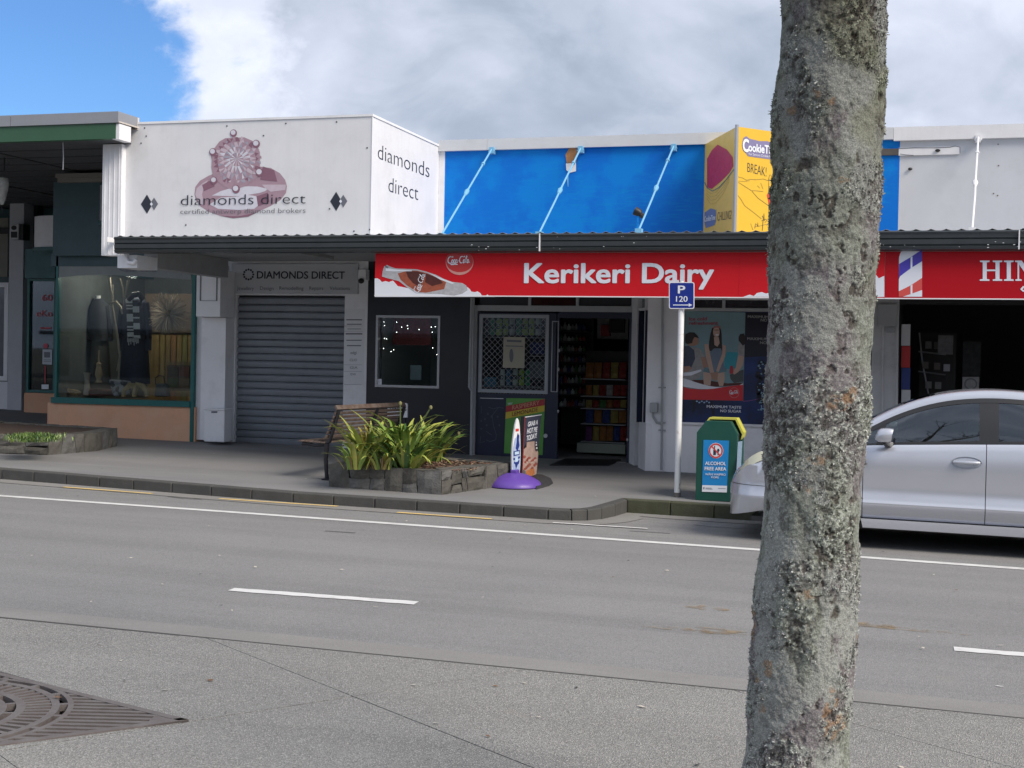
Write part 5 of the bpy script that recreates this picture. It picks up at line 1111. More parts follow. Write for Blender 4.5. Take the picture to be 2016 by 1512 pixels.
# things on show
def garment(name, label, cat, Y, secs, m, parent=None, extra=()):
    """secs: (u, v, half width px, depth m)"""
    q = PY(Y); vs = []; n = 16; t = thing(name, label, cat, q(secs[-1][0], secs[-1][1]))
    for (u, v, hw, dp) in secs:
        c = q(u, v); r_ = q(u+hw, v).x-c.x
        for j in range(n): a = 2*math.pi*j/n; w_ = 1+.05*math.sin(5*a); vs.append((c.x+r_*math.cos(a)*w_, c.y+dp*math.sin(a)*w_, c.z))
    k = len(secs); b = MB(); b.add(vs, [(i*n+j, i*n+(j+1) % n, (i+1)*n+(j+1) % n, (i+1)*n+j) for i in range(k-1) for j in range(n)]+[tuple(range(n)), tuple((k-1)*n+j for j in range(n))]); b.build('garment', m, t, smooth=True); return t, q
JK = mat('jacket_charcoal', (.045, .05, .06), .8, var=.3, vscale=12); CT = mat('coat_navy', (.03, .035, .06), .8, var=.3, vscale=12)
t1, q1 = garment('mannequin', 'mannequin in a dark jacket over a grey skirt in the gift shop window', 'mannequin', 19.7, [(193, 588, 5, .05), (194, 594, 12, .08), (196, 604, 18, .13), (196, 625, 20, .15), (197, 650, 19, .15), (197, 671, 21, .16)], JK)
b = MB(); b.tube([q1(193, 592), q1(193, 582)], .045, 10); b.build('neck', OFFW, t1, smooth=True)
b = MB(); o0, o1 = q1(197, 671), q1(197, 765); b.tube([o0, (o0+o1)/2, o1], [.14, .16, .18], 12); b.build('skirt', mat('skirt_grey', (.10, .10, .09), .9, var=.3, vscale=15), t1, smooth=True)
for s_ in (-1, 1):
    b = MB(); b.tube([q1(196+16*s_, 603)+Vector((0, 0, 0)), q1(196+21*s_, 635), q1(196+21*s_, 672)], [.06, .055, .045], 8); b.build('sleeve', JK, t1, smooth=True)
t2, q2 = garment('mannequin', 'mannequin in a long navy coat with a chequered scarf in the gift shop window', 'mannequin', 19.6, [(265, 580, 6, .06), (265, 588, 16, .10), (265, 598, 24, .14), (266, 630, 25, .15), (265, 680, 24, .16), (264, 755, 28, .18)], CT)
for s_ in (-1, 1):
    b = MB(); b.tube([q2(265+20*s_, 597), q2(265+27*s_, 640), q2(265+27*s_, 690)], [.07, .06, .05], 8); b.build('sleeve', CT, t2, smooth=True)
sc_ = thing('scarf', 'black and white chequered fringed scarf hung round the coat collar', 'scarf', PY(19.38)(262, 640)); q = PY(19.38)
SW = mat('scarf_white', (.5, .5, .5), .9); SB = mat('scarf_black', (.03, .03, .035), .9)
rr = random.Random(8)
wcol = [MB(), MB()]
for i in range(26):
    for j in range(6):
        x0 = 248+j*4.2+i*.12; y0 = 588+i*3.0; wcol[1 if ((i//5+j//3) % 2 if i % 3 else i % 2) else 0].poly([q(x0, y0)+Vector((0, -.01*math.sin(j), 0)), q(x0+4.2, y0)+Vector((0, -.01*math.sin(j+1), 0)), q(x0+4.2, y0+3)+Vector((0, -.01*math.sin(j+1), 0)), q(x0, y0+3)+Vector((0, -.01*math.sin(j), 0))])
wcol[0].build('white_checks', SW, sc_, kind='stuff'); wcol[1].build('black_checks', SB, sc_, kind='stuff')
b = MB(); b.tube([q(253, 590), q(262, 581), q(274, 579), q(280, 588), q(274, 600)], .05, 8); b.build('neck_loop', SB, sc_, smooth=True)
b = MB()
for j in range(11): u = 251+j*2.1; b.tube([q(u, 664), q(u+.5, 672+rr.uniform(0, 8))], .007, 4)
b.build('fringe', SW, sc_, kind='stuff')
DRF = mat('driftwood', (.38, .33, .26), .85, var=.3, vscale=12)
q = PY(19.3); dw = thing('driftwood_branches', 'bare pale driftwood branches standing between the two mannequins', 'branches', q(232, 770))
for pts, r_ in (([(216, 546), (219, 580), (222, 605), (228, 640), (231, 670)], .02), ([(236, 548), (242, 570), (244, 595), (240, 614)], .018), ([(256, 545), (248, 575), (243, 600)], .014), ([(250, 552), (246, 580)], .01), ([(215, 598), (228, 594), (237, 604), (241, 618)], .025), ([(222, 605), (222, 560)], .010), ([(228, 640), (236, 700), (232, 765)], .022), ([(236, 700), (230, 730)], .014)):
    b = MB(); P = [q(*p) for p in pts]; b.tube(P, [r_*(1-.5*i/len(P)) for i in range(len(P))], 6); b.build('branch', DRF, dw, smooth=True)
q = PY(19.5); c = q(331, 617); sb_ = thing('spiky_ornament', 'large round ornament of radiating dry sticks at the right of the gift window', 'ornament', c)
b = MB(); b.sphere(c, .07, 10); b.build('core', WOOD, sb_)
b = MB(); rr = random.Random(2)
for i in range(190):
    d = Vector((rr.gauss(0, 1), rr.gauss(0, .45), rr.gauss(0, 1))).normalized(); L = .345*rr.uniform(.86, 1.05); s_ = d.cross(Vector((.3, 1, .2))).normalized()
    b.tube([c+d*.05, c+d*L*.6+s_*rr.uniform(-.01, .01), c+d*L], [.0065, .006, .004], 4)
b.build('sticks', mat('dry_stick', (.50, .42, .33), .85, var=.3, vscale=20), sb_, kind='stuff')
q = PY(19.1)
def lathe_item(nm, label, cat, u, v, prof, m, Y=19.1, sc=1.):
    o = PY(Y)(u, v); b = MB(); b.lathe([(r_*sc, z*sc) for r_, z in prof], (o.x, o.y, o.z), 14); return tag(b.build(nm, m, smooth=True), label, cat)
lathe_item('wooden_spindle', 'turned pale wooden spindle lamp standing in the gift window', 'ornament', 194, 753, [(.06, 0), (.05, .02), (.03, .05), (.06, .12), (.05, .2), (.035, .26), (.045, .3), (.015, .33), (.012, .52)], mat('spindle', (.45, .33, .20), .6))
lathe_item('tall_vase', 'tall cream waisted vase at the left of the gift window', 'vase', 171, 778, [(.05, 0), (.06, .02), (.045, .15), (.035, .25), (.05, .33), (.065, .36)], mat('vase_cream', (.42, .36, .29), .6))
lathe_item('drum_stool', 'round brown basket base beneath the grey skirt mannequin', 'stool', 197, 778, [(.24, 0), (.24, .07), (.2, .1)], mat('basket', (.12, .05, .04), .7, var=.4, vscale=15), 19.3)
for (u0, u1, lab) in ((243, 262, 'left'), (264, 290, 'right')):
    b = MB(); uc = (u0+u1)/2; P = [q(u0, 781), q(u0+2, 768), q(u0+(6 if lab == 'right' else 14), 757), q(uc+(4 if lab == 'right' else 8), 760), q(u1-2, 770) if lab == 'right' else q(u1, 757), q(u1, 781) if lab == 'right' else q(u1+1, 764)]
    b.tube(P, [.035, .04, .045, .045, .04, .035], 8); tag(b.build('wooden_arch', mat('arch_wood_%s' % lab, (.42, .32, .17), .6, var=.2), smooth=True), 'curved pale wooden arch on the window floor, %s one of the two' % lab, 'ornament')
for i, (u, v, w_, h_, rz, lab) in enumerate(((130, 773, 26, 8, .3, 'leftmost curled driftwood piece on the window floor'), (148, 770, 22, 7, -.4, 'second curled driftwood piece on the window floor, beside the vase'))):
    b = MB(); P = [q(u-w_/2, v-2), q(u-w_/5, v+2), q(u+w_/5, v-3*math.copysign(1, rz)), q(u+w_/2, v+3)]; b.tube(P, [.02, .05, .045, .015], 8); tag(b.build('driftwood_piece', mat('curl%d' % i, (.45, .33, .19), .8, var=.4, vscale=14), smooth=True), lab, 'driftwood')
b = MB(); P = [q(212, 748), q(252, 752), q(252, 778), q(222, 782)]; b.prism([p+Vector((0, 0, .0)) for p in P], (0, .12, .02)); t = b.build('cushion', mat('cushion', (.32, .33, .36), .9, var=.8, vscale=9, col2=(.04, .04, .05), vthr=(.48, .52)), bevel=.03); tag(t, 'grey and black patterned cushion leaning on the window floor', 'cushion')
bg = thing('handbag', 'dark handbag with a looped handle beside the wooden chest', 'bag', q(317, 780)); b = MB(); P = [q(303, 781), q(329, 781), q(325, 755), q(306, 755)]; b.prism(P, (0, .12, 0)); b.build('bag_body', mat('bag', (.07, .08, .09), .6, var=.3), bg, bevel=.02)
b = MB(); b.tube([q(306, 757), q(306, 744), q(313, 739), q(322, 741), q(325, 757)], .01, 6); b.build('handle', BLACK, bg, smooth=True)
chs = thing('wooden_chest', 'small wooden cabinet with drawers at the right end of the gift window', 'cabinet', PY(19.4)(350, 770)); q = PY(19.4)
b = MB(); wall_box(b, q, 327, 712, 376, 718, .35); b.build('top', WOOD, chs); b = MB(); wall_box(b, PY(19.42), 329, 718.5, 375, 770, .3); b.build('carcass', mat('chest_wood', (.16, .10, .06), .6, var=.4, vscale=9), chs)
for i in range(2):
    for j in range(2): b = MB(); wall_box(b, PY(19.405), 331+22*j, 722+22*i, 350+22*j, 741+22*i, .02); b.build('drawer', mat('drawer%d%d' % (i, j), (.12+.1*j, .08+.05*i, .05), .6, var=.4), chs)
o = Vector(((xw0+xw1_)/2-.35, 19.6, zhd2-.10)); b = MB(); b.lathe([(.07, 0), (.07, .05), (.03, .08)], tuple(o), 14); dl_ = b.build('display_lamp', mat('lamp_lit', (1, .9, .75), .4, emis=6)); tag(dl_, 'small lit lamp on the ceiling of the gift shop window', 'lamp')
pl_ = bpy.data.lights.new('display_lamp_light', 'POINT'); pl_.energy = 17; pl_.color = (1, .88, .72); pl_.shadow_soft_size = .12; po_ = bpy.data.objects.new('display_lamp_light', pl_); COL.objects.link(po_); po_.location = o+Vector((0, -.1, -.12))
# lamp and cables under the dark soffit
lm = thing('hanging_lamp', 'clear glass hanging lamp at the left edge under the dark soffit', 'lamp', PY(17.2)(6, 350)); q = PY(17.2)
o = q(4, 395); b = MB(); b.lathe([(.02, -.06), (.05, 0), (.075, .12), (.10, .24), (.085, .33), (.02, .36)], (o.x, o.y, o.z), 16); b.build('glass_shade', mat('lamp_glass', (.45, .47, .45), .15, var=.4, vscale=12), lm, smooth=True)
b = MB(); b.tube([q(8, 336), q(10, 280)], .009, 6); b.tube([q(3, 400), q(4, 423)], .006, 6); b.build('cord', BLACK, lm)
for i, pts in enumerate(([(-20, 281), (60, 277), (120, 279), (200, 274)], [(124, 280), (125, 310), (124, 334)], [(14, 316), (18, 320), (14, 330)])):
    b = MB(); b.tube([PY(16.1)(*p) for p in pts], .007, 5); tag(b.build('cable', BLACK if i != 1 else GREYW, smooth=True), ['black cable sagging along the bottom of the green fascia', 'short grey cable hanging straight down from the dark soffit', 'looped black cable end near the hanging lamp'][i], 'cable')

# ================================================================== STREET THINGS
STN = [mat('stone_%d' % i, c, .9, var=.35, vscale=9, col2=c2, bump=.9, bscale=45, streak=.5) for i, (c, c2) in enumerate((((.105, .10, .088), (.06, .058, .052)), ((.135, .13, .118), (.075, .073, .066)), ((.085, .083, .076), (.12, .115, .10)), ((.15, .15, .148), (.09, .09, .088))))]
MORT = mat('dark_joint', (.03, .03, .028), .95)
def stone_side(A, Bq, h, n, seed, parent, top=0., m=STN, extra_h=(0, 0)):
    """dry stone face from ground point A to Bq with individually shaped stones"""
    r_ = random.Random(seed); d = (Bq-A); L = d.length; dn = d.normalized(); nn = Vector((dn.y, -dn.x, 0))
    SK = [0]+[r_.uniform(-.05, .05) for _ in range(n-1)]+[0]; cuts = [0]+sorted([(i+r_.uniform(-.32, .32))/n for i in range(1, n)])+[1]
    for i in range(n):
        a, c = cuts[i], cuts[i+1]; ta = SK[i]/L; tb = SK[i+1]/L
        cells = [(0, 1)] if r_.random() < .62 else [(0, r_.uniform(.35, .65))]
        if len(cells) and cells[0][1] < 1: cells.append((cells[0][1], 1))
        for (v0, v1) in cells:
            if v1 <= 0: continue
            g = .0035/L; G_ = .006
            def pt(s_, t, out): 
                p = A+d*s_; return Vector((p.x, p.y, p.z-.03+(h+.03)*t))+nn*out
            sl = r_.uniform(-.06, .06)
            c00, c10, c11, c01 = (a+g, v0+(.012 if v0 else 0)), (c-g, v0+(.02+sl if v0 else 0)), (c-g+tb, v1-(.012 if v1 < 1 else 0)+(sl if v1 < 1 else 0)), (a+g+ta, v1-(.012 if v1 < 1 else 0))
            b = MB(); out = [r_.uniform(.0, .02) for _ in range(4)]; grid = []
            N = 3
            for iy in range(N+1):
                for ix in range(N+1):
                    fx, fy = ix/N, iy/N
                    s_ = (c00[0]*(1-fx)+c10[0]*fx)*(1-fy)+(c01[0]*(1-fx)+c11[0]*fx)*fy; t_ = (c00[1]*(1-fx)+c10[1]*fx)*(1-fy)+(c01[1]*(1-fx)+c11[1]*fx)*fy
                    e = min(fx, 1-fx, fy, 1-fy) > .01
                    o_ = .012+r_.uniform(.004, .022) if e else r_.uniform(0, .010)
                    grid.append(pt(s_+(r_.uniform(-.01, .01) if e else 0), t_, o_))
            b.v = [tuple(p) for p in grid]; b.f = [(iy*(N+1)+ix, iy*(N+1)+ix+1, (iy+1)*(N+1)+ix+1, (iy+1)*(N+1)+ix) for iy in range(N) for ix in range(N)]; b.m = [0]*9
            rim = [i_ for i_ in range(N+1)]+[(N+1)*k+N for k in range(1, N+1)]+[(N+1)*N+i_ for i_ in range(N-1, -1, -1)]+[(N+1)*k for k in range(N-1, 0, -1)]
            k0 = len(b.v); b.v += [tuple(Vector(b.v[i_])-nn*.07) for i_ in rim]; nR_ = len(rim)
            b.f += [(rim[(i_+1) % nR_], rim[i_], k0+i_, k0+(i_+1) % nR_) for i_ in range(nR_)]; b.m += [0]*nR_
            b.build('stone', r_.choice(m), parent)
def planter(name, label, base, hs, soilm, seeds, ns, closed=True):
    t = thing(name, label, 'planter', base[0]); core = MB(); n = len(base); cen = sum((p for p in base), Vector())/n
    inn = [p+(cen-p).normalized()*.05 for p in base]
    for i in range(n-1 if not closed else n): stone_side(base[i], base[(i+1) % n], hs, ns[i], seeds+i, t)
    core.prism([(p.x, p.y, p.z-.05) for p in inn], (0, 0, hs+.0)); core.build('core', MORT, t)
    # coping: rough stone rim lying on the wall
    for i in range(n):
        a, c = base[i], base[(i+1) % n]; d = c-a; L = d.length; k = max(2, int(L/.33)); rr_ = random.Random(seeds*7+i)
        ia, ic = a+(cen-a).normalized()*.24, c+(cen-c).normalized()*.24
        for j in range(k):
            s0, s1 = j/k, (j+1)/k-.012; zt_ = lambda: hs+rr_.uniform(-.006, .012)
            P = [a+d*s0, a+d*s1, ia+(ic-ia)*s1, ia+(ic-ia)*s0]; nn_ = Vector((d.y, -d.x, 0)).normalized()
            b = MB(); top = [Vector((p.x, p.y, p.z+zt_()))+(nn_*rr_.uniform(0, .012) if m_ < 2 else Vector()) for m_, p in enumerate(P)]; b.add([(p.x, p.y, p.z+hs-.05) for p in P]+top, [(3, 2, 1, 0), (4, 5, 6, 7), (0, 1, 5, 4), (1, 2, 6, 5), (2, 3, 7, 6), (3, 0, 4, 7)]); b.build('coping_stone', rr_.choice(STN[:3]), t, bevel=.008)
    b = MB(); so = [p+(cen-p).normalized()*.22 for p in base]; b.poly([(p.x, p.y, p.z+hs-.012) for p in so]); b.build('soil', soilm, t)
    return t, cen
SOIL = mat('mulch_soil', (.07, .045, .035), .95, var=.5, vscale=20, bump=1, bscale=60)
def FP(x, y): p = Vector((x, y, 0)); p.z = foot_z(x, y); return p
PB1 = [FP(-6.66, 14.80), FP(-5.23, 14.70), FP(-4.72, 15.95), FP(-6.5, 16.15)]
pl1, cen1 = planter('stone_planter', 'low dark stone planter full of strap-leaved plants beside the purple sign base', PB1, .27, SOIL, 21, [6, 8, 6, 5])
f0, f1, f2 = FOOT(-250, 915), FOOT(97, 896), FOOT(190, 888)
PB0 = [FP(-15.5, f1.y-.9), FP(f1.x-.02, f1.y), FP(f2.x, f2.y), FP(f2.x-.15, f2.y+.75), FP(-15.5, f2.y+1.0)]
pl0, cen0 = planter('stone_planter', 'low stone planter with a patch of green groundcover at the left edge', PB0, .26, SOIL, 53, [12, 4, 4, 6, 3])
# mulch chips and dry leaves
def chips(name, cen, rx, ry, z, n, mats, label, cat, seed):
    r_ = random.Random(seed); b = MB()
    for i in range(n):
        x, y = cen.x+r_.uniform(-rx, rx), cen.y+r_.uniform(-ry, ry); a = r_.uniform(0, 6.3); l, w_ = r_.uniform(.015, .045), r_.uniform(.004, .012); dx, dy = math.cos(a)*l, math.sin(a)*l; t_ = r_.uniform(-.012, .012)
        zz_ = z(x, y)+r_.uniform(.002, .012); b.add([(x-dx, y-dy, zz_-t_), (x+dy/l*w_, y-dx/l*w_, zz_+.004), (x+dx, y+dy, zz_+t_), (x-dy/l*w_, y+dx/l*w_, zz_)], [(0, 1, 2, 3)], i % len(mats))
    o = b.build(name, mats, kind='stuff'); return tag(o, label, cat)
BRK = [mat('chip_a', (.16, .07, .045), .9), mat('chip_b', (.28, .20, .13), .9), mat('chip_c', (.06, .04, .03), .9)]
chips('mulch', cen1+Vector((.1, -.05, 0)), .72, .48, lambda x, y: foot_z(x, y)+.258, 1500, BRK, 'reddish bark mulch and dry leaves covering the soil of the dark planter', 'mulch', 4)
# strap-leaved plants
LM = [mat('leaf_%s' % n_, c, .42, var=.25, vscale=7, col2=c2, spec=.6) for n_, c, c2 in (('dark', (.05, .13, .035), (.08, .17, .045)), ('mid', (.16, .26, .05), (.22, .32, .06)), ('lime', (.42, .43, .09), (.26, .34, .07)), ('yellow', (.50, .38, .07), (.34, .34, .07)), ('dry', (.38, .24, .12), (.22, .12, .06)), ('olive', (.11, .15, .05), (.07, .10, .035)))]
for m_ in LM:
    try: m_.node_tree.nodes['Principled BSDF'].inputs['Subsurface Weight'].default_value = 0
    except Exception: pass
def strap(L, w_, lean, droop, r_):
    b = MB(); n = 7; x = z = 0.; a = math.pi/2-lean; vs = []; tw = r_.uniform(-.5, .5)
    for i in range(n+1):
        t = i/n; ww = w_*(.65+.9*t if t < .35 else 1-.0*t)*max(.06, (1-t**3.2)); c, s = math.cos(a), math.sin(a)
        sy = math.cos(tw*t); k_ = .30*ww
        vs += [(x-k_*s*0, -ww*sy, z+ww*.35), (x, 0, z), (x, ww*sy, z+ww*.35+ww*tw*t*.5)]
        x += math.cos(a)*L/n; z += math.sin(a)*L/n; a -= droop*L/n*(.4+1.6*t)
    b.v = vs; b.f = [(3*i+j, 3*i+j+1, 3*i+4+j, 3*i+3+j) for i in range(n) for j in (0, 1)]; b.m = [0]*len(b.f); return b
r_ = random.Random(31); LEAF = []
for i in range(30):
    mi = [0, 0, 1, 1, 1, 1, 2, 2, 2, 3, 2, 5, 4][i % 13] if i < 26 else 4
    me = strap(r_.uniform(.48, .78)*(.6 if mi == 4 else 1), r_.uniform(.026, .040)*(.5 if mi == 4 else 1), r_.uniform(.08, .75), r_.uniform(.5, 2.6), r_).mesh('leaf', LM[mi]); me.polygons.foreach_set('use_smooth', [True]*len(me.polygons)); LEAF.append((me, mi))
def clump(label, u, v, n, sc_, seed, bias=None, stalks=()):
    n = int(n*1.3)
    o = FOOT(u, v, .255); t = thing('strap_leaved_plant', label, 'plant', o, 'strap-leaved plants in the stone planter'); r_ = random.Random(seed)
    for i in range(n):
        while True:
            me, mi = r_.choice(LEAF)
            if bias is None or mi in bias or r_.random() < .25: break
        ob = put('leaf', me); s_ = sc_*r_.uniform(.75, 1.12); a = r_.uniform(0, 2*math.pi); rad = r_.uniform(0, .15)
        ob.parent = t; ob.location = (math.cos(a)*rad, math.sin(a)*rad, -.01); ob.rotation_euler = (r_.uniform(-.12, .12), r_.uniform(-.15, .12), a); ob.scale = (s_, s_*1.05, s_)
    for (du, dv) in stalks:
        b = MB(); tip = PY(o.y-.02)(u+du, v+dv); b.tube([o, (o+tip)/2+Vector((0, 0, .03)), tip], [.012, .01, .009], 6); b.build('flower_stalk', LM[5], t, smooth=True)
        b = MB(); b.sphere(tip, (.022, .022, .026), 8); 
        b.build('seed_head', mat('seed_head', (.25, .24, .10), .7, var=.3, vscale=40), t, smooth=True)
clump('yellowing strap-leaved plant at the left of the planter, against the bench', 728, 915, 80, .98, 1, (2, 3, 4, 1))
clump('low green strap-leaved plant spilling over the planter left end', 700, 922, 46, .62, 2, (5, 1, 2, 4))
clump('tallest deep green strap-leaved plant in the planter middle', 788, 912, 95, 1.08, 3, (0, 1, 2), ((0, -118), (60, -110)))
clump('dense green strap-leaved plant at the planter front edge', 800, 922, 70, .86, 4, (0, 1, 5))
clump('strap-leaved plant at the right, leaning over the bare mulch', 848, 908, 66, .90, 5, (0, 1), ((55, -55),))
clump('brown-tipped strap-leaved plant with dry leaves at the planter front', 752, 922, 50, .68, 6, (3, 4, 5, 2))
def tuft(name, label, poly_pts, n, seed, hh=.10, m=None):
    r_ = random.Random(seed); b = MB()
    for i in range(n):
        u, v = r_.gauss(66, 22), r_.uniform(836, 846); o = FOOT(u, v+26, .255); a = r_.uniform(0, 6.3); l = r_.uniform(.03, hh); w_ = r_.uniform(.004, .01); dx, dy = math.cos(a), math.sin(a)
        tip = o+Vector((dx*l*.6, dy*l*.6, l)); md = o+Vector((dx*l*.2, dy*l*.2, l*.6)); s_ = Vector((-dy, dx, 0))*w_
        b.add([o, md-s_, tip, md+s_], [(0, 1, 2, 3)], i % 3)
    o = b.build(name, m or [LM[0], LM[1], LM[5]], kind='stuff'); return tag(o, label, 'groundcover')
tuft('groundcover', 'patch of small green leaves growing in the left planter', None, 1800, 3)

# bench
bo = FOOT(645, 945); bn_ = thing('park_bench', 'slatted timber bench with black cast iron ends behind the plants', 'bench', bo)
FWD = Vector((-.995, .08, 0)).normalized(); ALONG = Vector((.10, .995, 0)).normalized()   # faces left; length runs away from the camera
def bp_(f_, a_, z_): return bo+FWD*f_+ALONG*a_+Vector((0, 0, z_))
prof_end = [(-.12, .865), (-.10, .78), (-.06, .66), (-.03, .56), (.0, .47), (.08, .425), (.2, .415), (.32, .43), (.38, .425)]
for a_ in (0.0, 1.0, 1.75):
    b = MB(); b.tube([bp_(f_-.02, a_, z_) for f_, z_ in prof_end], .022, 8); b.build('back_and_seat_bracket', IRON, bn_, smooth=True)
    b = MB(); b.tube([bp_(.02, a_, .44), bp_(.03, a_, .25), bp_(.01, a_, .02)], [.035, .028, .026], 8); b.box(bp_(0, a_, 0).x-.06, bp_(0, a_, 0).x+.06, bp_(0, a_, 0).y-.05, bp_(0, a_, 0).y+.05, bo.z-.0, bo.z+.018); b.build('leg', IRON, bn_, smooth=False)
def slat(f_, z_, hgt, wid, tilt):
    b = MB(); u_ = (FWD*math.cos(tilt)+Vector((0, 0, math.sin(tilt)))); n_ = u_.cross(ALONG).normalized()
    A_s = bp_(f_, -.04, z_); P = [A_s-u_*wid/2-n_*hgt/2, A_s+u_*wid/2-n_*hgt/2, A_s+u_*wid/2+n_*hgt/2, A_s-u_*wid/2+n_*hgt/2]; b.prism(P, ALONG*1.83); b.build('slat', TIMB, bn_, bevel=.004)
for i in range(8): z_ = .53+i*.048; slat(.045-.17*(z_-.47)/.4, z_, .018, .036, R(112))
slat(-.12, .885, .03, .06, R(60))
for i in range(6): slat(.06+i*.062, .455+.002*i, .02, .05, R(-2))

# blade sign on purple base
z6s = lambda x, y: (960+x/7.2, 780+y/7.2)
pbs = thing('blade_sign', 'narrow white blue-printed blade sign on a round purple base', 'sign', FOOT(1011, 960)); pc_ = FOOT(1012, 957)
b = MB(); rB = .345; b.lathe([(rB, 0), (rB*.997, .012), (rB*.95, .040), (rB*.86, .070), (rB*.74, .097), (rB*.6, .122), (rB*.45, .142), (rB*.28, .156), (rB*.12, .164), (0.02, .166)], (pc_.x, pc_.y, pc_.z), 48); b.build('base', PURP, pbs, smooth=True)
b = MB(); b.box(pc_.x-.035, pc_.x+.05, pc_.y-.06, pc_.y+.06, pc_.z+.14, pc_.z+.20); b.build('socket', PURP, pbs, bevel=.012)
bd = Vector((.42, .90, 0)).normalized(); bnm = Vector((bd.y, -bd.x, 0)); qb = PN(bnm, Vector((pc_.x, pc_.y, 0)))
outl = [z6s(*p) for p in [(427, 312), (410, 345), (393, 410), (372, 540), (355, 680), (346, 820), (345, 1000), (350, 1140), (360, 1185), (385, 1160), (420, 1125), (450, 1120), (462, 1000), (467, 850), (466, 700), (462, 560), (455, 430), (445, 355)]]
b = MB(); b.prism([qb(*p) for p in outl], -bnm*.02); bl_ = b.build('blade', WHITE2, pbs)
def B6(nm, polys, m, l): return flat(nm, qb, [[z6s(*p) for p in q_] for q_ in polys], m, bl_, l, bnm)
B6('print_tint', [[(385, 600), (450, 540), (460, 700), (458, 1000), (440, 1110), (365, 1150), (352, 1000), (355, 760)]], mat('blade_tint', (.30, .42, .68), .5, var=.4, vscale=12, col2=(.5, .55, .7)), .002)
B6('red_tab', [[(395, 462), (440, 458), (440, 495), (395, 500)]], REDB, .004)
B6('figure', [[(425, 520), (445, 560), (440, 620), (450, 700), (420, 780), (395, 740), (410, 640), (412, 570)], [(365, 780), (455, 760), (450, 830), (365, 850)], [(360, 880), (460, 850), (455, 880), (365, 910)], [(370, 930), (450, 905), (440, 960), (375, 960)], [(385, 960), (430, 955), (400, 1030)]], mat('blade_navy', (.01, .03, .20), .5), .004)
B6('lettering_blocks', [[(380, 790), (440, 780), (440, 820), (380, 830)], [(385, 870), (425, 862), (425, 925), (385, 935)]], mat('blade_pale', (.45, .6, .75), .5), .006)
# pie sign
ps = thing('pavement_sign', 'leaning pie advert sign with dark header on a black rubber base', 'sign', FOOT(1062, 955))
g0 = FOOT(1033, 948); hd_ = Vector((_r0.x*.21+math.sin(-PSI)*.45, _r0.y*.21+math.cos(PSI)*.45, 0)).normalized(); pnm = Vector((hd_.y, -hd_.x, 0)); qp = PN(pnm, Vector((g0.x, g0.y, 0)))
outl = [z6s(*p) for p in [(480, 1140), (520, 292), (765, 258), (755, 330), (700, 1120), (686, 1132), (535, 1162)]]
b = MB(); b.prism([qp(*p) for p in outl], -pnm*.05); pbd = b.build('board', BLACK, ps)
def Q6(nm, polys, m, l, par=None): return flat(nm, qp, [[z6s(*p) for p in q_] for q_ in polys], m, par or pbd, l, pnm)
Q6('edge_strip', [[(478, 1140), (520, 292), (532, 290), (492, 1150)]], mat('edge_red', (.22, .03, .03), .5), .003)
Q6('header', [[(535, 300), (760, 265), (752, 350), (722, 720), (660, 640), (560, 655), (500, 740), (520, 520)]], mat('header_slate', (.04, .045, .075), .5), .002)
Q6('top_edge', [[(520, 292), (765, 258), (764, 266), (535, 302)]], SIGNW, .004)
Q6('photo_pale', [[(552, 650), (665, 638), (662, 700), (700, 760), (716, 800), (690, 1110), (535, 1150), (497, 1130), (500, 760), (550, 720)]], mat('pie_haze', (.50, .36, .31), .5, var=.3, vscale=9), .0025)
Q6('pie', [[(530, 1060), (610, 1030), (660, 1035), (665, 1100), (620, 1130), (540, 1145)]], mat('pie_crust', (.55, .20, .07), .5, var=.3, vscale=14), .004)
Q6('table', [[(500, 1040), (530, 1060), (540, 1145), (497, 1130)]], mat('pie_teal', (.06, .14, .17), .5), .004)
Q6('pie_crowd', [ell(520+(i*37) % 170, 860+(i*53) % 190, 18, 22, 8, i) for i in range(16)], mat('pie_red', (.38, .10, .07), .5, var=.4, vscale=20), .0035); Q6('pie_light', [ell(540+(i*41) % 150, 880+(i*29) % 60, 12, 10, 7, i) for i in range(8)], mat('pie_light', (.60, .45, .40), .5), .0045)
Q6('badge', [ell(686, 715, 24, 68, 16)], mat('badge', (.05, .04, .05), .5), .0045); Q6('badge_mark', [ell(684, 690, 10, 14, 8), ell(690, 735, 12, 12, 8), ell(684, 655, 7, 12, 8)], SIGNW, .0055)
for s_, y0, y1, x0, x1, h_ in (('GRAB A', 432, 398, 565, 702, 68), ('HOT PIE', 532, 500, 552, 700, 72), ('TODAY!', 632, 585, 548, 690, 72)): T6(s_, (x0, y0), (x1, y1), h_, SIGNW, .035, None, qp, pnm, pbd, .005, .25)
P = [FOOT(*z6s(x, y)) for x, y in ((560, 1175), (640, 1300), (690, 1325), (870, 1275), (928, 1235), (905, 1195), (800, 1150), (640, 1140))]
b = MB(); cc = sum(P, Vector())/8; b.add([p+Vector((0, 0, .0)) for p in P]+[cc+(p-cc)*.93+Vector((0, 0, .03)) for p in P]+[cc+(p-cc)*.45+Vector((0, 0, .07)) for p in P], [tuple(range(8))[::-1]]+[(i, (i+1) % 8, 8+(i+1) % 8, 8+i) for i in range(8)]+[(8+i, 8+(i+1) % 8, 16+(i+1) % 8, 16+i) for i in range(8)]+[tuple(range(16, 24))]); b.build('base', mat('rubber', (.03, .03, .034), .7), ps)
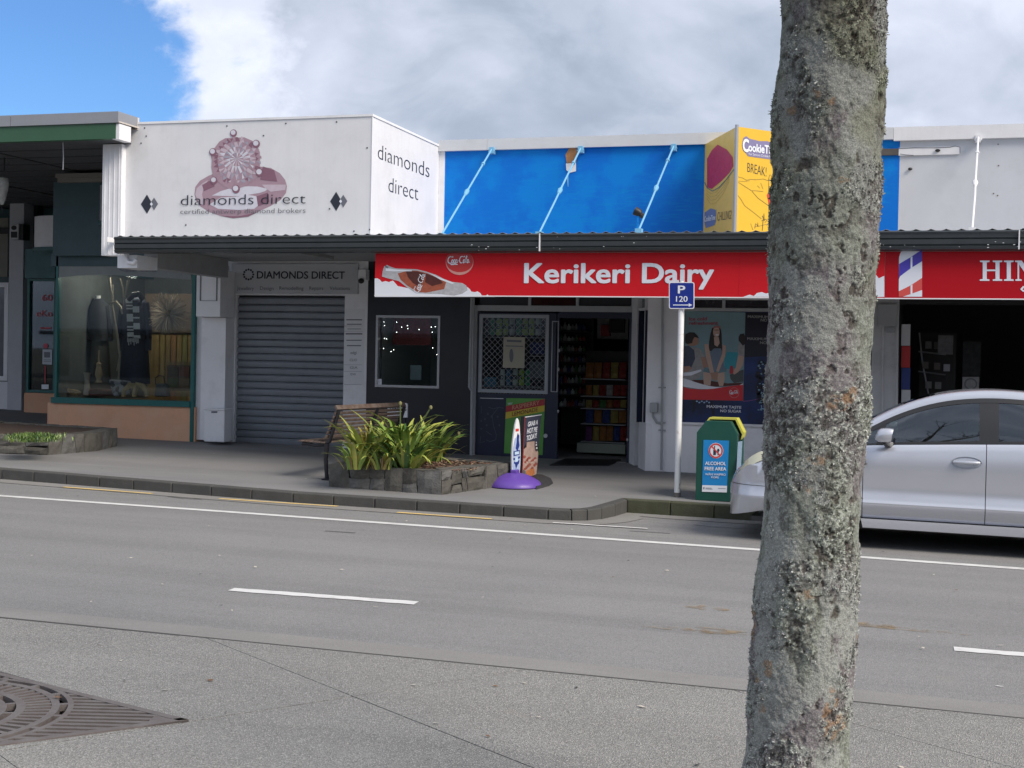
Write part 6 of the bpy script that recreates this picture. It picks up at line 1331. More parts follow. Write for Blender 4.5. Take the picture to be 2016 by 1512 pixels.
# small white dining sign behind the bench
ds = thing('small_sign', 'small rounded white sign showing above the bench back against the dark wall', 'sign', PY(18.0)(782, 810)); q = PY(18.0)
b = MB(); P = [(763, 797), (764.5, 794.5), (768, 793.5), (799, 793.5), (801.5, 795), (802, 798), (801.5, 822), (762.5, 822)]; b.prism([q(*p) for p in P], (0, .03, 0)); b.build('board', WHITE, ds)
flat('mark', q, [[(778, 796.5), (784.5, 796.5), (784.5, 800), (778, 800)]], INK, ds, .002); text('DINING', q, (768, 808.5), (800, 808.5), 7, INK, ds, .002, off=.02)
b = MB(); a = q(766, 822); c = q(798, 822)
for x in (a.x, c.x-.03): b.box(x, x+.03, 18.0, 18.03, foot_z(x, 18), a.z)
b.build('legs', BLACKG, ds)
# parking sign
Yp = 15.72; pk = thing('parking_sign', 'blue parking limit sign on a weathered white post at the kerb', 'sign', FOOT(1333, 978)); f_ = FOOT(1333, 978); tp = PY(Yp)(1342.5, 554)
b = MB(); b.tube([f_+Vector((0, 0, -.02)), f_+(tp-f_)*.985, tp], [.036, .035, .02], 14); b.build('post', mat('post_white', (.72, .73, .74), .5, var=.08, vscale=8, dirt=.3, col2=(.4, .36, .30), vthr=(.62, .72)), pk, smooth=True)
b = MB(); b.tube([f_, f_+Vector((0, 0, .05))], .043, 12); b.build('base_band', mat('band_grey', (.16, .15, .14), .7, var=.3), pk)
q = PY(Yp-.05)
def rrect(x0, y0, x1, y1, r_, n=5):
    out = []
    for cx_, cy_, a0 in ((x1-r_, y0+r_, -90), (x1-r_, y1-r_, 0), (x0+r_, y1-r_, 90), (x0+r_, y0+r_, 180)):
        out += [(cx_+r_*math.cos(R(a0+90*i/n)), cy_+r_*math.sin(R(a0+90*i/n))) for i in range(n+1)]
    return out
b = MB(); b.prism([q(*p) for p in rrect(1317, 555.5, 1367, 608, 4)], (0, .006, 0)); pp = b.build('plate', WHITE, pk)
flat('blue_field', q, [rrect(1318.6, 557, 1365.4, 606.4, 3)], BLUS, pp, .001)
text('P', q, (1335, 577.5), (1348.5, 577.5), 16, SIGNW, pp, .003, off=.02); text('120', q, (1331, 594), (1353.5, 594), 11.5, SIGNW, pp, .003, off=.012)
flat('arrow', q, [[(1325, 599.6), (1356, 599.6), (1356, 597), (1363, 600.6), (1356, 604), (1356, 601.4), (1325, 601.4)]], SIGNW, pp, .003)
b = MB(); b.box(tp.x-.05, tp.x+.05, Yp-.044, Yp-.02, q(1340, 585).z, q(1340, 578).z); b.build('clamp', ALU, pk)
# litter bin
YBn = 15.52; q = PY(YBn); ln = thing('litter_bin', 'dark green street bin with yellow lid and blue alcohol-free panel', 'bin', FOOT(1405, 988))
bw0, bw1 = q(1370, 930).x, q(1450, 930).x; gz_ = foot_z(-2.2, 15.6); bt = q(1410, 829).z; bsh = q(1372, 851).z; D_ = .62
inset = (q(1390, 829).x-bw0); prof = [(bw0, gz_), (bw1, gz_), (bw1, bsh), (bw1-inset*.75, bt), (bw0+inset, bt), (bw0, bsh)]
b = MB(); b.prism([(x, YBn, z) for x, z in prof], (0, .13, 0)); fp = b.build('front_cheek', GRNB, ln, bevel=.006)
b = MB(); b.prism([(x, YBn+D_-.13, z) for x, z in prof], (0, .13, 0)); b.build('rear_cheek', GRNB, ln, bevel=.006)
b = MB(); b.box(bw0+.02, bw1-.02, YBn+.131, YBn+D_-.131, gz_, bsh-.02); b.build('bin_body', GRNB, ln)
lid = [(bw1+.025, bsh-.06), (bw1+.04, bsh+.0), (bw1-inset*.75+.03, bt+.03), (bw0+inset, bt+.03), (bw0-.02, bsh+.0), (bw0-.02, bsh-.06)]
b = MB(); P0_ = lid; P1_ = [(x*.0+((bw0+bw1)/2+(x-(bw0+bw1)/2)*.93), z-.02) for x, z in lid]; n = len(lid)
vs = [(x, YBn+.25, z) for x, z in P0_]+[(x, YBn+D_-.131, z) for x, z in P0_]+[(x, YBn+.25, z) for x, z in P1_]+[(x, YBn+D_-.131, z) for x, z in P1_]
b.add(vs, [(i, i+1, n+i+1, n+i) for i in range(n-1)]+[(2*n+i+1, 2*n+i, 3*n+i, 3*n+i+1) for i in range(n-1)]+[(i, 2*n+i, 2*n+i+1, i+1) for i in range(n-1)]); b.build('lid', YELB, ln)
b = MB(); b.prism([(bw0+.03, YBn+.135, bsh-.03), (bw1-.03, YBn+.135, bsh-.03), (bw1-inset*.75-.03, YBn+.135, bt-.03), (bw0+inset+.03, YBn+.135, bt-.03)], (0, .11, 0)); b.build('mouth', BLACK, ln)
q = PY(YBn-.0045); pnl = flat('panel', q, [[(1385, 866), (1435.5, 867.5), (1431, 969.5), (1382, 968)]], BLUP, ln, .0, label='blue alcohol free area panel')
flat('panel_foot', q, [[(1382.6, 955), (1431.4, 956.5), (1431, 969.5), (1382, 968)]], SIGNW, pnl, .002)
cxb, cyb = 1409.5, 887.3
flat('ban_disc', q, [ell(cxb, cyb, 14.6, 15.3, 30)], SIGNW, pnl, .002); flat('ban_ring', q, [[(cxb+14*math.cos(R(t)), cyb+14.7*math.sin(R(t))), (cxb+14*math.cos(R(t+15)), cyb+14.7*math.sin(R(t+15))), (cxb+11*math.cos(R(t+15)), cyb+11.6*math.sin(R(t+15))), (cxb+11*math.cos(R(t)), cyb+11.6*math.sin(R(t)))] for t in range(0, 360, 15)], REDB, pnl, .004)
flat('bottle_mark', q, [[(1404.3, 896), (1404.3, 887), (1406, 884), (1406, 878), (1408, 878), (1408, 884), (1409.6, 887), (1409.6, 896)], [(1411, 896), (1412.8, 895), (1413.2, 890), (1411.6, 887), (1412.5, 883.5), (1415.8, 883.5), (1416.8, 887), (1415, 890), (1414.6, 895), (1416, 896)]], INK, pnl, .003)
flat('ban_bar', q, [stroke([(1400.5, 877.5), (1418.5, 897.5)], 2.4)[0]], REDB, pnl, .0045)
for s_, x0, x1, y_, h_, of in (('ALCOHOL', 1388.5, 1429, 915.5, 6.8, .03), ('FREE AREA', 1387.5, 1429.5, 926, 6.8, .03), ('WĀHI WAIPIRO', 1388.5, 1428.5, 936, 4.2, .015), ('KORE', 1400.5, 1415, 941.5, 4, .015)): text(s_, q, (x0, y_-.4), (x1, y_+.4), h_, SIGNW, pnl, .003, off=of)
flat('small_print', q, [[(1385, 958.5), (1387, 958.6), (1386.8, 963), (1384.8, 963)], [(1389, 960), (1401, 960.4), (1401, 961.2), (1389, 960.8)], [(1389, 962), (1403, 962.4), (1403, 963.2), (1389, 962.8)], [(1414, 961), (1429, 961.5), (1429, 962.3), (1414, 961.8)]], INKG, pnl, .004)
qx = PX(bw1+.0); flat('side_panel', qx, [[(1452, 870), (1461, 868), (1458, 925), (1449, 930)]], mat('side_blue', (.25, .36, .50), .5), ln, .004, n=(1, 0, 0))
# ================================================================== SILVER CAR
def lerp(T_, x):
    if x <= T_[0][0]: return T_[0][1]
    for (a, va), (c, vc) in zip(T_, T_[1:]):
        if x <= c: t = (x-a)/(c-a); return va+(vc-va)*t
    return T_[-1][1]
def smoothT(T_):
    xs_ = np.array([p[0] for p in T_]); ys_ = np.array([p[1] for p in T_]); m = np.gradient(ys_, xs_)
    def f(x):
        x = min(max(x, xs_[0]), xs_[-1]); i = min(np.searchsorted(xs_, x, 'right')-1, len(xs_)-2); h = xs_[i+1]-xs_[i]; t = (x-xs_[i])/h
        return float((2*t**3-3*t**2+1)*ys_[i]+(t**3-2*t**2+t)*h*m[i]+(-2*t**3+3*t**2)*ys_[i+1]+(t**3-t**2)*h*m[i+1])
    return f
CX0, CYC = -1.843, 14.30
ZT = smoothT([(0, .56), (.05, .66), (.14, .75), (.3, .865), (.6, .985), (.9, 1.075), (1.12, 1.13), (1.33, 1.225), (1.55, 1.345), (1.8, 1.45), (2.06, 1.52), (2.31, 1.553), (2.75, 1.555), (3.2, 1.50), (3.7, 1.36), (4.1, 1.19), (4.3, 1.10), (4.42, .93), (4.46, .62)])
ZBLT = smoothT([(0, .52), (.06, .60), (.14, .68), (.3, .80), (.6, .895), (.9, .945), (1.33, .985), (2.0, 1.025), (2.75, 1.06), (3.5, 1.09), (4.1, 1.07), (4.35, .98), (4.46, .60)])
WID = smoothT([(0, .40), (.03, .53), (.08, .64), (.18, .745), (.35, .81), (.6, .845), (1.0, .86), (2.2, .865), (3.3, .86), (4.0, .82), (4.3, .74), (4.43, .62), (4.46, .55)])
HRW = smoothT([(1.1, .74), (1.4, .685), (2.0, .625), (2.6, .605), (3.2, .60), (4.15, .62)])
def zbot(x):
    z = .30 if x > .35 else .22+.08*max(0, x)/.35
    for xc in (.90, 3.60):
        d = abs(x-xc)
        if d < .375: z = max(z, .30+math.sqrt(.375**2-d*d))
    return z
def side_sec(x):
    w_ = WID(x); zb_ = ZBLT(x); z0 = zbot(x); front = min(1, x/.35)
    L_ = [(w_-.05*front-.01, z0), (w_-.012, z0+.05), (w_-.002, .40), (w_+.016*front, .425), (w_+.018*front, .45), (w_-.008, .485), (w_-.006, .62), (w_+.002, .74), (w_-.006, zb_-.07), (w_-.022, zb_-.025), (w_-.055, zb_)]
    out = []; zp = -1
    for y, z in L_: z = max(z, z0, zp+.0005); z = min(z, max(zb_, z0)) if z > zb_ else z; out.append((y, z)); zp = z
    return out
PAINT = mat('silver_paint', (.58, .60, .66), .26, metal=.55, coat=.6); PLAST = mat('black_trim', (.02, .021, .024), .45); LAMPM = mat('headlamp', (.62, .60, .42), .08, spec=.9, coat=1)
CHR = mat('chrome', (.6, .62, .64), .15, metal=.9); TYR = mat('tyre', (.018, .018, .019), .8, var=.2); DARKI = mat('cabin_dark', (.02, .022, .025), .8); SEATM = mat('seat_cloth', (.10, .11, .12), .9)
car = thing('parked_car', 'silver hatchback parked nose-left at the kerb behind the tree trunk', 'car', (CX0+2.2, CYC, road_z(CX0+2.2)))
def cw(x, y, z): X = CX0+x; return (X, CYC-y, z+road_z(X))       # y>0 is the side towards the camera
def loft(name, xs_, sec, m, parent, sides=(1, -1), smooth=True):
    for s_ in sides:
        b = MB(); S_ = [sec(x) for x in xs_]; k = len(S_[0])
        b.v = [cw(x, s_*y, z) for x, sc__ in zip(xs_, S_) for y, z in sc__]
        b.f = [((i*k+j), (i*k+j+1), ((i+1)*k+j+1), ((i+1)*k+j)) if s_ == 1 else ((i*k+j), ((i+1)*k+j), ((i+1)*k+j+1), (i*k+j+1)) for i in range(len(xs_)-1) for j in range(k-1)]; b.m = [0]*len(b.f)
        yield b.build(name, m, parent, smooth=smooth)
def span(a, c, n): return [a+(c-a)*i/n for i in range(n+1)]
fr_ = list(loft('front_wing', [0, .015, .03, .05, .08, .12]+span(.16, 1.308, 34), side_sec, PAINT, car))
fd_ = list(loft('front_door', span(1.315, 2.415, 14), side_sec, PAINT, car)); rd_ = list(loft('rear_door', span(2.422, 3.35, 12), side_sec, PAINT, car))
list(loft('rear_quarter', span(3.357, 4.40, 34)+[4.43, 4.45, 4.46], side_sec, PAINT, car))
def liner(x): return [(y-.02, z) for y, z in side_sec(x)]
list(loft('inner_liner', span(1.1, 3.6, 10), liner, PLAST, car))
def hood_sec(x):
    w_, zb_, zt_ = WID(x)-.055, ZBLT(x), ZT(x); return [(w_, zb_), (w_-.05, zb_+.45*(zt_-zb_)), (w_*.75, zb_+.8*(zt_-zb_)), (w_*.4, zt_-.012), (0, zt_)]
list(loft('bonnet', [0, .015, .03, .05, .08, .12]+span(.16, 1.14, 20), hood_sec, PAINT, car)); list(loft('tailgate', span(4.1, 4.40, 8)+[4.43, 4.46], hood_sec, PAINT, car))
b = MB(); y_ = WID(0); b.v = [cw(0, y, z) for y, z in side_sec(0)]+[cw(0, -y, z) for y, z in side_sec(0)]; n = len(side_sec(0)); b.f = [(j, j+1, n+j+1, n+j) for j in range(n-1)]; b.m = [0]*len(b.f); b.build('front_bumper', PAINT, car)
b = MB(); b.v = [cw(4.46, y, z) for y, z in side_sec(4.46)]+[cw(4.46, -y, z) for y, z in side_sec(4.46)]; b.f = [(j, j+1, n+j+1, n+j) for j in range(n-1)]; b.m = [0]*len(b.f); b.build('rear_bumper', PAINT, car)
def rail_sec(x): zt_, h = ZT(x), HRW(x); return [(h+.035, zt_-.095), (h+.03, zt_-.07), (h+.012, zt_-.04), (h-.03, zt_-.018), (h-.08, zt_-.010)]
list(loft('roof_rail', span(1.10, 4.18, 40), rail_sec, PAINT, car))
def roof_sec(x): zt_, h = ZT(x), HRW(x); return [(h-.08, zt_-.010), (h*.6, zt_-.010), (h*.3, zt_-.008), (0, zt_-.007)]
list(loft('roof', span(1.95, 3.35, 14), roof_sec, PAINT, car)); list(loft('windscreen', span(1.12, 1.95, 10), roof_sec, CARG, car)); list(loft('rear_screen', span(3.35, 4.14, 8), roof_sec, CARG, car))
def side_glass(x):
    h, zt_, w_, zb_ = HRW(x)+.030, ZT(x)-.085, WID(x)-.062, ZBLT(x); return [(w_, zb_-.03), (w_-.012, zb_+.012), ((w_+h)/2+.014, (zb_+zt_)/2), (h, max(zt_, zb_+.02))]
def strip_sec(t0, t1, out=.004):
    def f(x):
        s_ = side_glass(x)
        def at(t):
            P = s_[1:]; 
            if t < .5: a, c, u = P[0], P[1], t*2
            else: a, c, u = P[1], P[2], t*2-1
            return (a[0]+(c[0]-a[0])*u+out, a[1]+(c[1]-a[1])*u)
        return [at(t0+(t1-t0)*i/4) for i in range(5)]
    return f
list(loft('side_window', span(1.50, 2.36, 10), side_glass, CARG, car)); list(loft('side_window', span(2.52, 3.28, 8), side_glass, CARG, car)); list(loft('quarter_window', span(1.26, 1.44, 4), side_glass, CARG, car)); list(loft('quarter_window', span(3.36, 3.62, 4), side_glass, CARG, car))
def band_sec(x0, x1, fixed):
    def f(x): s_ = side_glass(x); return [(y+.003, z) for y, z in s_]
    return f
list(loft('window_trim', span(1.18, 3.9, 30), strip_sec(-.02, .045, .006), PLAST, car)); 
def toptrim(x):
    s_ = side_glass(x); H = max(.02, s_[3][1]-s_[1][1]); k = min(.5, .042/H); return strip_sec(1-k, 1.0, .006)(x)
list(loft('window_trim', span(1.18, 3.9, 34), toptrim, PLAST, car))
for a, c in ((2.355, 2.525), (1.43, 1.51), (3.27, 3.37), (3.6, 4.0), (1.14, 1.27)): list(loft('window_pillar', span(a, c, 3), strip_sec(0, 1, .003), PLAST, car))
b = MB()
for s_ in (1, -1):
    b = MB(); P = [(1.32, .205), (3.2, .205), (3.2, .292), (1.30, .292)]; b.v = [cw(x, s_*.845 if z > .25 else s_*.83, z) for x, z in P]+[cw(x, s_*.70, z) for x, z in P]; b.f = [(0, 1, 2, 3), (7, 6, 5, 4), (0, 4, 5, 1), (3, 2, 6, 7), (0, 3, 7, 4), (1, 5, 6, 2)]; b.m = [0]*6; b.build('sill', PAINT, car)
b = MB(); b.box(CX0+.25, CX0+4.3, CYC-.72, CYC+.72, .19, .24); b.v = [(x, y, z+road_z(x)) for x, y, z in b.v]; b.build('underbody', PLAST, car)
b = MB(); b.box(CX0+1.2, CX0+4.2, CYC-.79, CYC+.79, .30, .62); b.v = [(x, y, z+road_z(x)) for x, y, z in b.v]; b.build('cabin_floor', DARKI, car)
b = MB(); b.v = [cw(*p) for p in [(1.15, .72, .6), (1.15, -.72, .6), (1.15, .7, 1.04), (1.15, -.7, 1.04), (1.62, .72, .95), (1.62, -.72, .95), (1.62, .72, .6), (1.62, -.72, .6)]]; b.f = [(0, 1, 3, 2), (2, 3, 5, 4), (4, 5, 7, 6), (0, 2, 4, 6), (1, 7, 5, 3)]; b.m = [0]*5; b.build('dashboard', DARKI, car)
for xs__ in (2.25, 3.15):
    for ys__ in (.36, -.36):
        b = MB(); b.v = [cw(x, y, z) for x, z in ((xs__-.45, .5), (xs__+.05, .5), (xs__+.05, .62), (xs__-.02, .66), (xs__+.16, 1.18), (xs__+.06, 1.22), (xs__-.14, .72), (xs__-.46, .70)) for y in (ys__-.24, ys__+.24)]
        b.f = [tuple(range(0, 16, 2)), tuple(range(15, 0, -2))]+[(2*i, 2*i+1, (2*i+3) % 16, (2*i+2) % 16) for i in range(8)]; b.m = [0]*len(b.f); st_ = b.build('car_seat', SEATM, car, bevel=.03)
        b = MB(); b.v = [cw(xs__+dx, ys__+dy, 1.24+dz) for dz in (0, .16) for dx, dy in ((.08, -.13), (.16, -.13), (.16, .13), (.08, .13))]; b.f = [(0, 1, 2, 3), (7, 6, 5, 4)]+[(i, (i+1) % 4, 4+(i+1) % 4, 4+i) for i in range(4)]; b.m = [0]*6; b.build('headrest', SEATM, st_, bevel=.03)
b = MB(); pth = [Vector(cw(1.66+.05*math.cos(a), -.36+.18*math.sin(a), .98+.17*math.cos(a))) for a in [2*math.pi*i/16 for i in range(17)]]; b.tube(pth, .014, 6, cap=False); b.build('steering_wheel', PLAST, car, smooth=True)
for xc in (.90, 3.60):
    for s_ in (1, -1):
        wh = thing('_w', '', ''); bpy.data.objects.remove(wh)
        n = 36; prof = [(.20, .06), (.23, .085), (.295, .09), (.312, .06), (.318, 0), (.312, -.06), (.295, -.09), (.2, -.085)]
        b = MB(); yc = s_*.75
        for r__, dy in prof:
            for j in range(n): a = 2*math.pi*j/n; b.v.append(cw(xc+r__*math.cos(a), yc+s_*dy, .318+r__*math.sin(a)))
        b.f = [(i*n+j, i*n+(j+1) % n, (i+1)*n+(j+1) % n, (i+1)*n+j) for i in range(len(prof)-1) for j in range(n)]; b.m = [0]*len(b.f); ty = b.build('wheel', TYR, car, smooth=True)
        b = MB(); prof = [(.205, .075), (.195, .05), (.19, -.02)]
        for r__, dy in prof:
            for j in range(n): a = 2*math.pi*j/n; b.v.append(cw(xc+r__*math.cos(a), yc+s_*dy, .318+r__*math.sin(a)))
        b.f = [(i*n+j, i*n+(j+1) % n, (i+1)*n+(j+1) % n, (i+1)*n+j) for i in range(2) for j in range(n)]; b.m = [0]*len(b.f)
        for q_ in range(6):
            a = 2*math.pi*q_/6; P = [(.05, -.18), (.2, -.11), (.2, .11), (.05, .18)]; k0 = len(b.v)
            b.v += [cw(xc+r__*math.cos(a)-t_*math.sin(a)*r__*1.5, yc+s_*(.07-.02*(r__ < .1)*-1), .318+r__*math.sin(a)+t_*math.cos(a)*r__*1.5) for r__, t_ in P]; b.f.append((k0, k0+1, k0+2, k0+3)); b.m.append(0)
        b.build('rim', CHR, ty)
# mirror, handle, lamp, gaps
for s_ in (1, -1):
    b = MB(); c = Vector(cw(1.50, s_*.97, 1.10)); n = 14; vs = []
    for i, (dx, ry, rz) in enumerate(((-.075, .02, .02), (-.068, .075, .045), (-.04, .105, .062), (.0, .115, .068), (.045, .11, .068), (.075, .10, .062))):
        for j in range(n): a = 2*math.pi*j/n; k_ = 1/max(abs(math.cos(a)), abs(math.sin(a)))**.55; vs.append((c.x+dx+.012*math.sin(a), c.y+ry*math.cos(a)*k_*.85, c.z+rz*math.sin(a)*k_))
    b.add(vs, [(i*n+j, i*n+(j+1) % n, (i+1)*n+(j+1) % n, (i+1)*n+j) for i in range(5) for j in range(n)]+[tuple(range(n))[::-1]]); mir = b.build('door_mirror', PAINT, car, smooth=True)
    b = MB(); b.poly([(c.x+.0765, c.y+.09*math.cos(a), c.z+.055*math.sin(a)) for a in [2*math.pi*j/16 for j in range(16)]]); b.build('mirror_glass', CHR, mir)
    b = MB(); b.tube([Vector(cw(1.50, s_*.95, 1.045)), Vector(cw(1.53, s_*.86, 1.015)), Vector(cw(1.55, s_*.80, 1.0))], [.03, .035, .04], 8); b.build('mirror_arm', PLAST, mir, smooth=True)
    w2 = WID(2.25)
    for xh in (2.245, 3.14):
        w2 = WID(xh); zh = .872 if xh < 3 else .90; dpar = fd_[0 if s_ == 1 else 1] if xh < 3 else rd_[0 if s_ == 1 else 1]
        b = MB(); vs = []
        for ring, (rx, rz, dy) in enumerate(((.135, .055, .004), (.125, .047, .001), (.10, .036, -.018), (.03, .012, -.024))):
            for j in range(24): a = 2*math.pi*j/24; vs.append(cw(xh+rx*math.cos(a), s_*(w2-.001+dy), zh+rz*math.sin(a)))
        b.add(vs, [(i*24+j, i*24+(j+1) % 24, (i+1)*24+(j+1) % 24, (i+1)*24+j) for i in range(3) for j in range(24)]+[tuple(range(72, 96))]); b.build('handle_recess', mat('recess_silver', (.30, .32, .37), .35, metal=.5), dpar, smooth=True)
        b = MB(); P = [Vector(cw(xh-.115+.23*i/8, s_*(w2+.012+.016*math.sin(math.pi*i/8)), zh+.004)) for i in range(9)]; b.tube(P, [.012, .015, .017, .018, .018, .018, .017, .016, .013], 8); hd = b.build('handle', PAINT, dpar, smooth=True)
        b = MB(); b.box(0, .004, 0, .002, -.016, .016); b.v = [cw(xh+.06+x, s_*(w2+.030+y), zh+z) for x, y, z in b.v]; b.build('key_cover_line', PLAST, dpar)
    # head lamp
    b = MB(); g = []
    for i, x in enumerate((.13, .18, .24, .31, .39, .47)):
        zlo, zhi = (.665, .70, .735, .775, .815, .865)[i], (.69, .775, .825, .868, .897, .90)[i]; w3 = WID(x)
        for j in range(5):
            t = j/4; z = zlo+(zhi-zlo)*t; zb_ = ZBLT(x); y = w3+.006 if z < zb_-.05 else w3+.004-(z-zb_+.05)*.8; g.append(cw(x, s_*y, z))
    b.v = g; b.f = [(i*5+j, i*5+j+1, (i+1)*5+j+1, (i+1)*5+j) for i in range(5) for j in range(4)]; b.m = [0]*20; b.build('headlight', LAMPM, car, smooth=True)
b = MB()
for x0, x1, z in ((.0, .40, .53),):
    pass
# bumper crease and side marker
for s_ in (1, -1):
    b = MB(); P = [Vector(cw(x, s_*(WID(x)+.001), .545)) for x in (.02, .06, .12, .2, .3, .42, .52)]; b.tube(P, .003, 4); b.build('bumper_joint', PLAST, car)

# ================================================================== STREET TREE
def vnoise(P, seed=0):
    P = np.asarray(P, dtype=np.float64); I = np.floor(P).astype(np.int64); Fq = P-I; Fq = Fq*Fq*(3-2*Fq)
    def h(ix, iy, iz):
        n = (ix*73856093 ^ iy*19349663 ^ iz*83492791 ^ (seed*2654435761)) & 0xffffffff
        n = ((n >> 13) ^ n) & 0xffffffff; n = (n*(n*n*15731+789221)+1376312589) & 0x7fffffff; return n/0x7fffffff
    r__ = 0
    for dx in (0, 1):
        for dy in (0, 1):
            for dz in (0, 1):
                w_ = (Fq[:, 0] if dx else 1-Fq[:, 0])*(Fq[:, 1] if dy else 1-Fq[:, 1])*(Fq[:, 2] if dz else 1-Fq[:, 2]); r__ = r__+w_*h(I[:, 0]+dx, I[:, 1]+dy, I[:, 2]+dz)
    return r__
def fbm(P, s_, oct_=4, seed=0, g=.5):
    o = 0; a = 1; t = 0; P = np.asarray(P)*s_
    for i in range(oct_): o = o+a*vnoise(P, seed+i*7); t += a; a *= g; P = P*2.03+11.3
    return o/t
tree = thing('street_tree', 'lichen-covered tree trunk rising close in front of the camera', 'tree', (TC[0], TC[1], near_z(TC[0])))
zlo_, zhi_ = near_z(TC[0])-.05, 5.6
pa_, pb2 = PY(4.4)(1641, 0), PY(4.4)(1567, 1512); md_ = PY(4.4)(1621, 520); md2 = PY(4.4)(1597, 1010)
cz = np.array([zlo_, pb2.z, md2.z, md_.z, pa_.z, 3.6, 5.6]); cxx = np.array([pb2.x-.012, pb2.x, md2.x, md_.x, pa_.x, pa_.x+.03, pa_.x+.10]); rad_ = np.array([.20, .161, .1575, .167, .166, .16, .13])
NT, NZ = 340, 1150
zz1 = np.concatenate([np.linspace(zlo_, .35, 60, endpoint=False), np.linspace(.35, 3.05, NZ-160, endpoint=False), np.linspace(3.05, zhi_, 100)])
th = np.linspace(0, 2*np.pi, NT, endpoint=False); Tg, Zg = np.meshgrid(th, zz1)
cxg = np.interp(Zg, cz, cxx); rg = np.interp(Zg, cz, rad_)
flare = .10*np.exp(-(Zg-zlo_)/.12)*(1+.5*np.cos(5*Tg)); rg = rg+flare
base_ = np.stack([np.cos(Tg)*rg, np.sin(Tg)*rg, Zg], -1).reshape(-1, 3)
big_ = fbm(base_, 3.2, 3, 1); 
str_ = base_*np.array([1, 1, .45]); ridg = fbm(str_, 16, 3, 5)
mask = fbm(base_+.05*np.stack([fbm(base_, 9, 2, 31), fbm(base_, 9, 2, 32), fbm(base_, 9, 2, 33)], -1), 7.5, 4, 9)
rough_ = np.clip((mask-.47)/.08, 0, 1)                 # crusty lichen zones
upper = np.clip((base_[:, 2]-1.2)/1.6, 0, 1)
smoothz = np.clip((fbm(base_*np.array([1, 1, .7]), 9, 4, 17, .6)-.545)/.025, 0, 1) # pale smooth patches
dark_ = np.clip((fbm(base_*np.array([1, 1, .75]), 38, 4, 23, .6)-.57)/.03, 0, 1)*(1-.65*smoothz)*np.clip((fbm(base_, 6.5, 3, 91)-.47)/.05, 0.5, 1)
orng = np.clip((fbm(base_, 8, 3, 44)-.73)/.03, 0, 1)
fine = fbm(base_, 130, 2, 3); fine2 = fbm(base_, 60, 3, 12); mid_ = fbm(base_, 34, 3, 13)
disp = (big_-.5)*.030+(ridg-.5)*.010+(mask-.5)*.022+rough_*((fine2-.42)*.010+(fine-.5)*.008)*(1-.7*smoothz)+(1-rough_)*((mid_-.5)*.007+(fine-.5)*.005)-dark_*.006
cyl = base_.copy(); rr_2 = np.hypot(cyl[:, 0], cyl[:, 1]); k_ = (rr_2+disp)/rr_2
V = np.stack([cyl[:, 0]*k_+cxg.reshape(-1), cyl[:, 1]*k_+TC[1]+.0*Zg.reshape(-1), cyl[:, 2]+(fine2-.5)*.004], -1)
idx = np.arange(NT*len(zz1)).reshape(len(zz1), NT); a_ = idx[:-1, :]; b_ = np.roll(idx, -1, 1)[:-1, :]; c_ = np.roll(idx, -1, 1)[1:, :]; d_ = idx[1:, :]
Fc = np.stack([a_, b_, c_, d_], -1).reshape(-1, 4)
me = bpy.data.meshes.new('trunk'); me.vertices.add(len(V)); me.vertices.foreach_set('co', V.astype(np.float32).ravel()); me.loops.add(Fc.size); me.loops.foreach_set('vertex_index', Fc.ravel().astype(np.int32))
me.polygons.add(len(Fc)); me.polygons.foreach_set('loop_start', np.arange(0, Fc.size, 4, dtype=np.int32)); me.polygons.foreach_set('loop_total', np.full(len(Fc), 4, dtype=np.int32)); me.polygons.foreach_set('use_smooth', np.ones(len(Fc), bool)); me.update()
# bark and lichen colours, by growth zone
def mixa(a, c, t): t = t[:, None]; return a*(1-t)+c*t
C0 = mixa(np.tile([.135, .13, .12], (len(V), 1)), np.tile([.225, .222, .205], (len(V), 1)), np.clip((mid_-.35)/.3, 0, 1))
hue = fbm(base_, 5, 3, 61); C0 = mixa(C0, np.tile([.175, .185, .155], (len(V), 1)), np.clip((hue-.5)/.1, 0, .8)); C0 = mixa(C0, np.tile([.165, .145, .152], (len(V), 1)), np.clip((.47-hue)/.06, 0, .9)*(1-rough_*.5))
C0 = mixa(C0, np.tile([.25, .252, .235], (len(V), 1)), smoothz*.9)
lich = np.clip((fine-.53)/.10, 0, 1)*(.35+.65*rough_)*(1-.6*smoothz); C0 = mixa(C0, np.tile([.40, .42, .37], (len(V), 1)), lich*.75)
C0 = mixa(C0, np.tile([.035, .03, .028], (len(V), 1)), np.clip((.43-fine2)/.10, 0, 1)*rough_*.7)
C0 = mixa(C0, np.tile([.05, .036, .032], (len(V), 1)), dark_*.75)
C0 = mixa(C0, np.tile([.25, .15, .085], (len(V), 1)), orng*np.clip((fine2-.45)/.1, 0, 1)*.7)
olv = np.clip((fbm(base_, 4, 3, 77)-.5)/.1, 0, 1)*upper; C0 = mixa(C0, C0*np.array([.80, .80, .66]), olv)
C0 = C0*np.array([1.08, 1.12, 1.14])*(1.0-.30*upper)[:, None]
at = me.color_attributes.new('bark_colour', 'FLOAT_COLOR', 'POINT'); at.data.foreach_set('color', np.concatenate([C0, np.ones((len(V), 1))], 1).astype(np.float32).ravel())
BK = bpy.data.materials.new('lichen_bark'); BK.use_nodes = True; t = BK.node_tree; bs = t.nodes['Principled BSDF']; bs.inputs['Roughness'].default_value = .92; bs.inputs['Specular IOR Level'].default_value = .2
an = t.nodes.new('ShaderNodeAttribute'); an.attribute_name = 'bark_colour'; nn = t.nodes.new('ShaderNodeTexNoise'); nn.inputs['Scale'].default_value = 240; nn.inputs['Detail'].default_value = 4; tcn = t.nodes.new('ShaderNodeTexCoord'); t.links.new(tcn.outputs['Object'], nn.inputs[0])
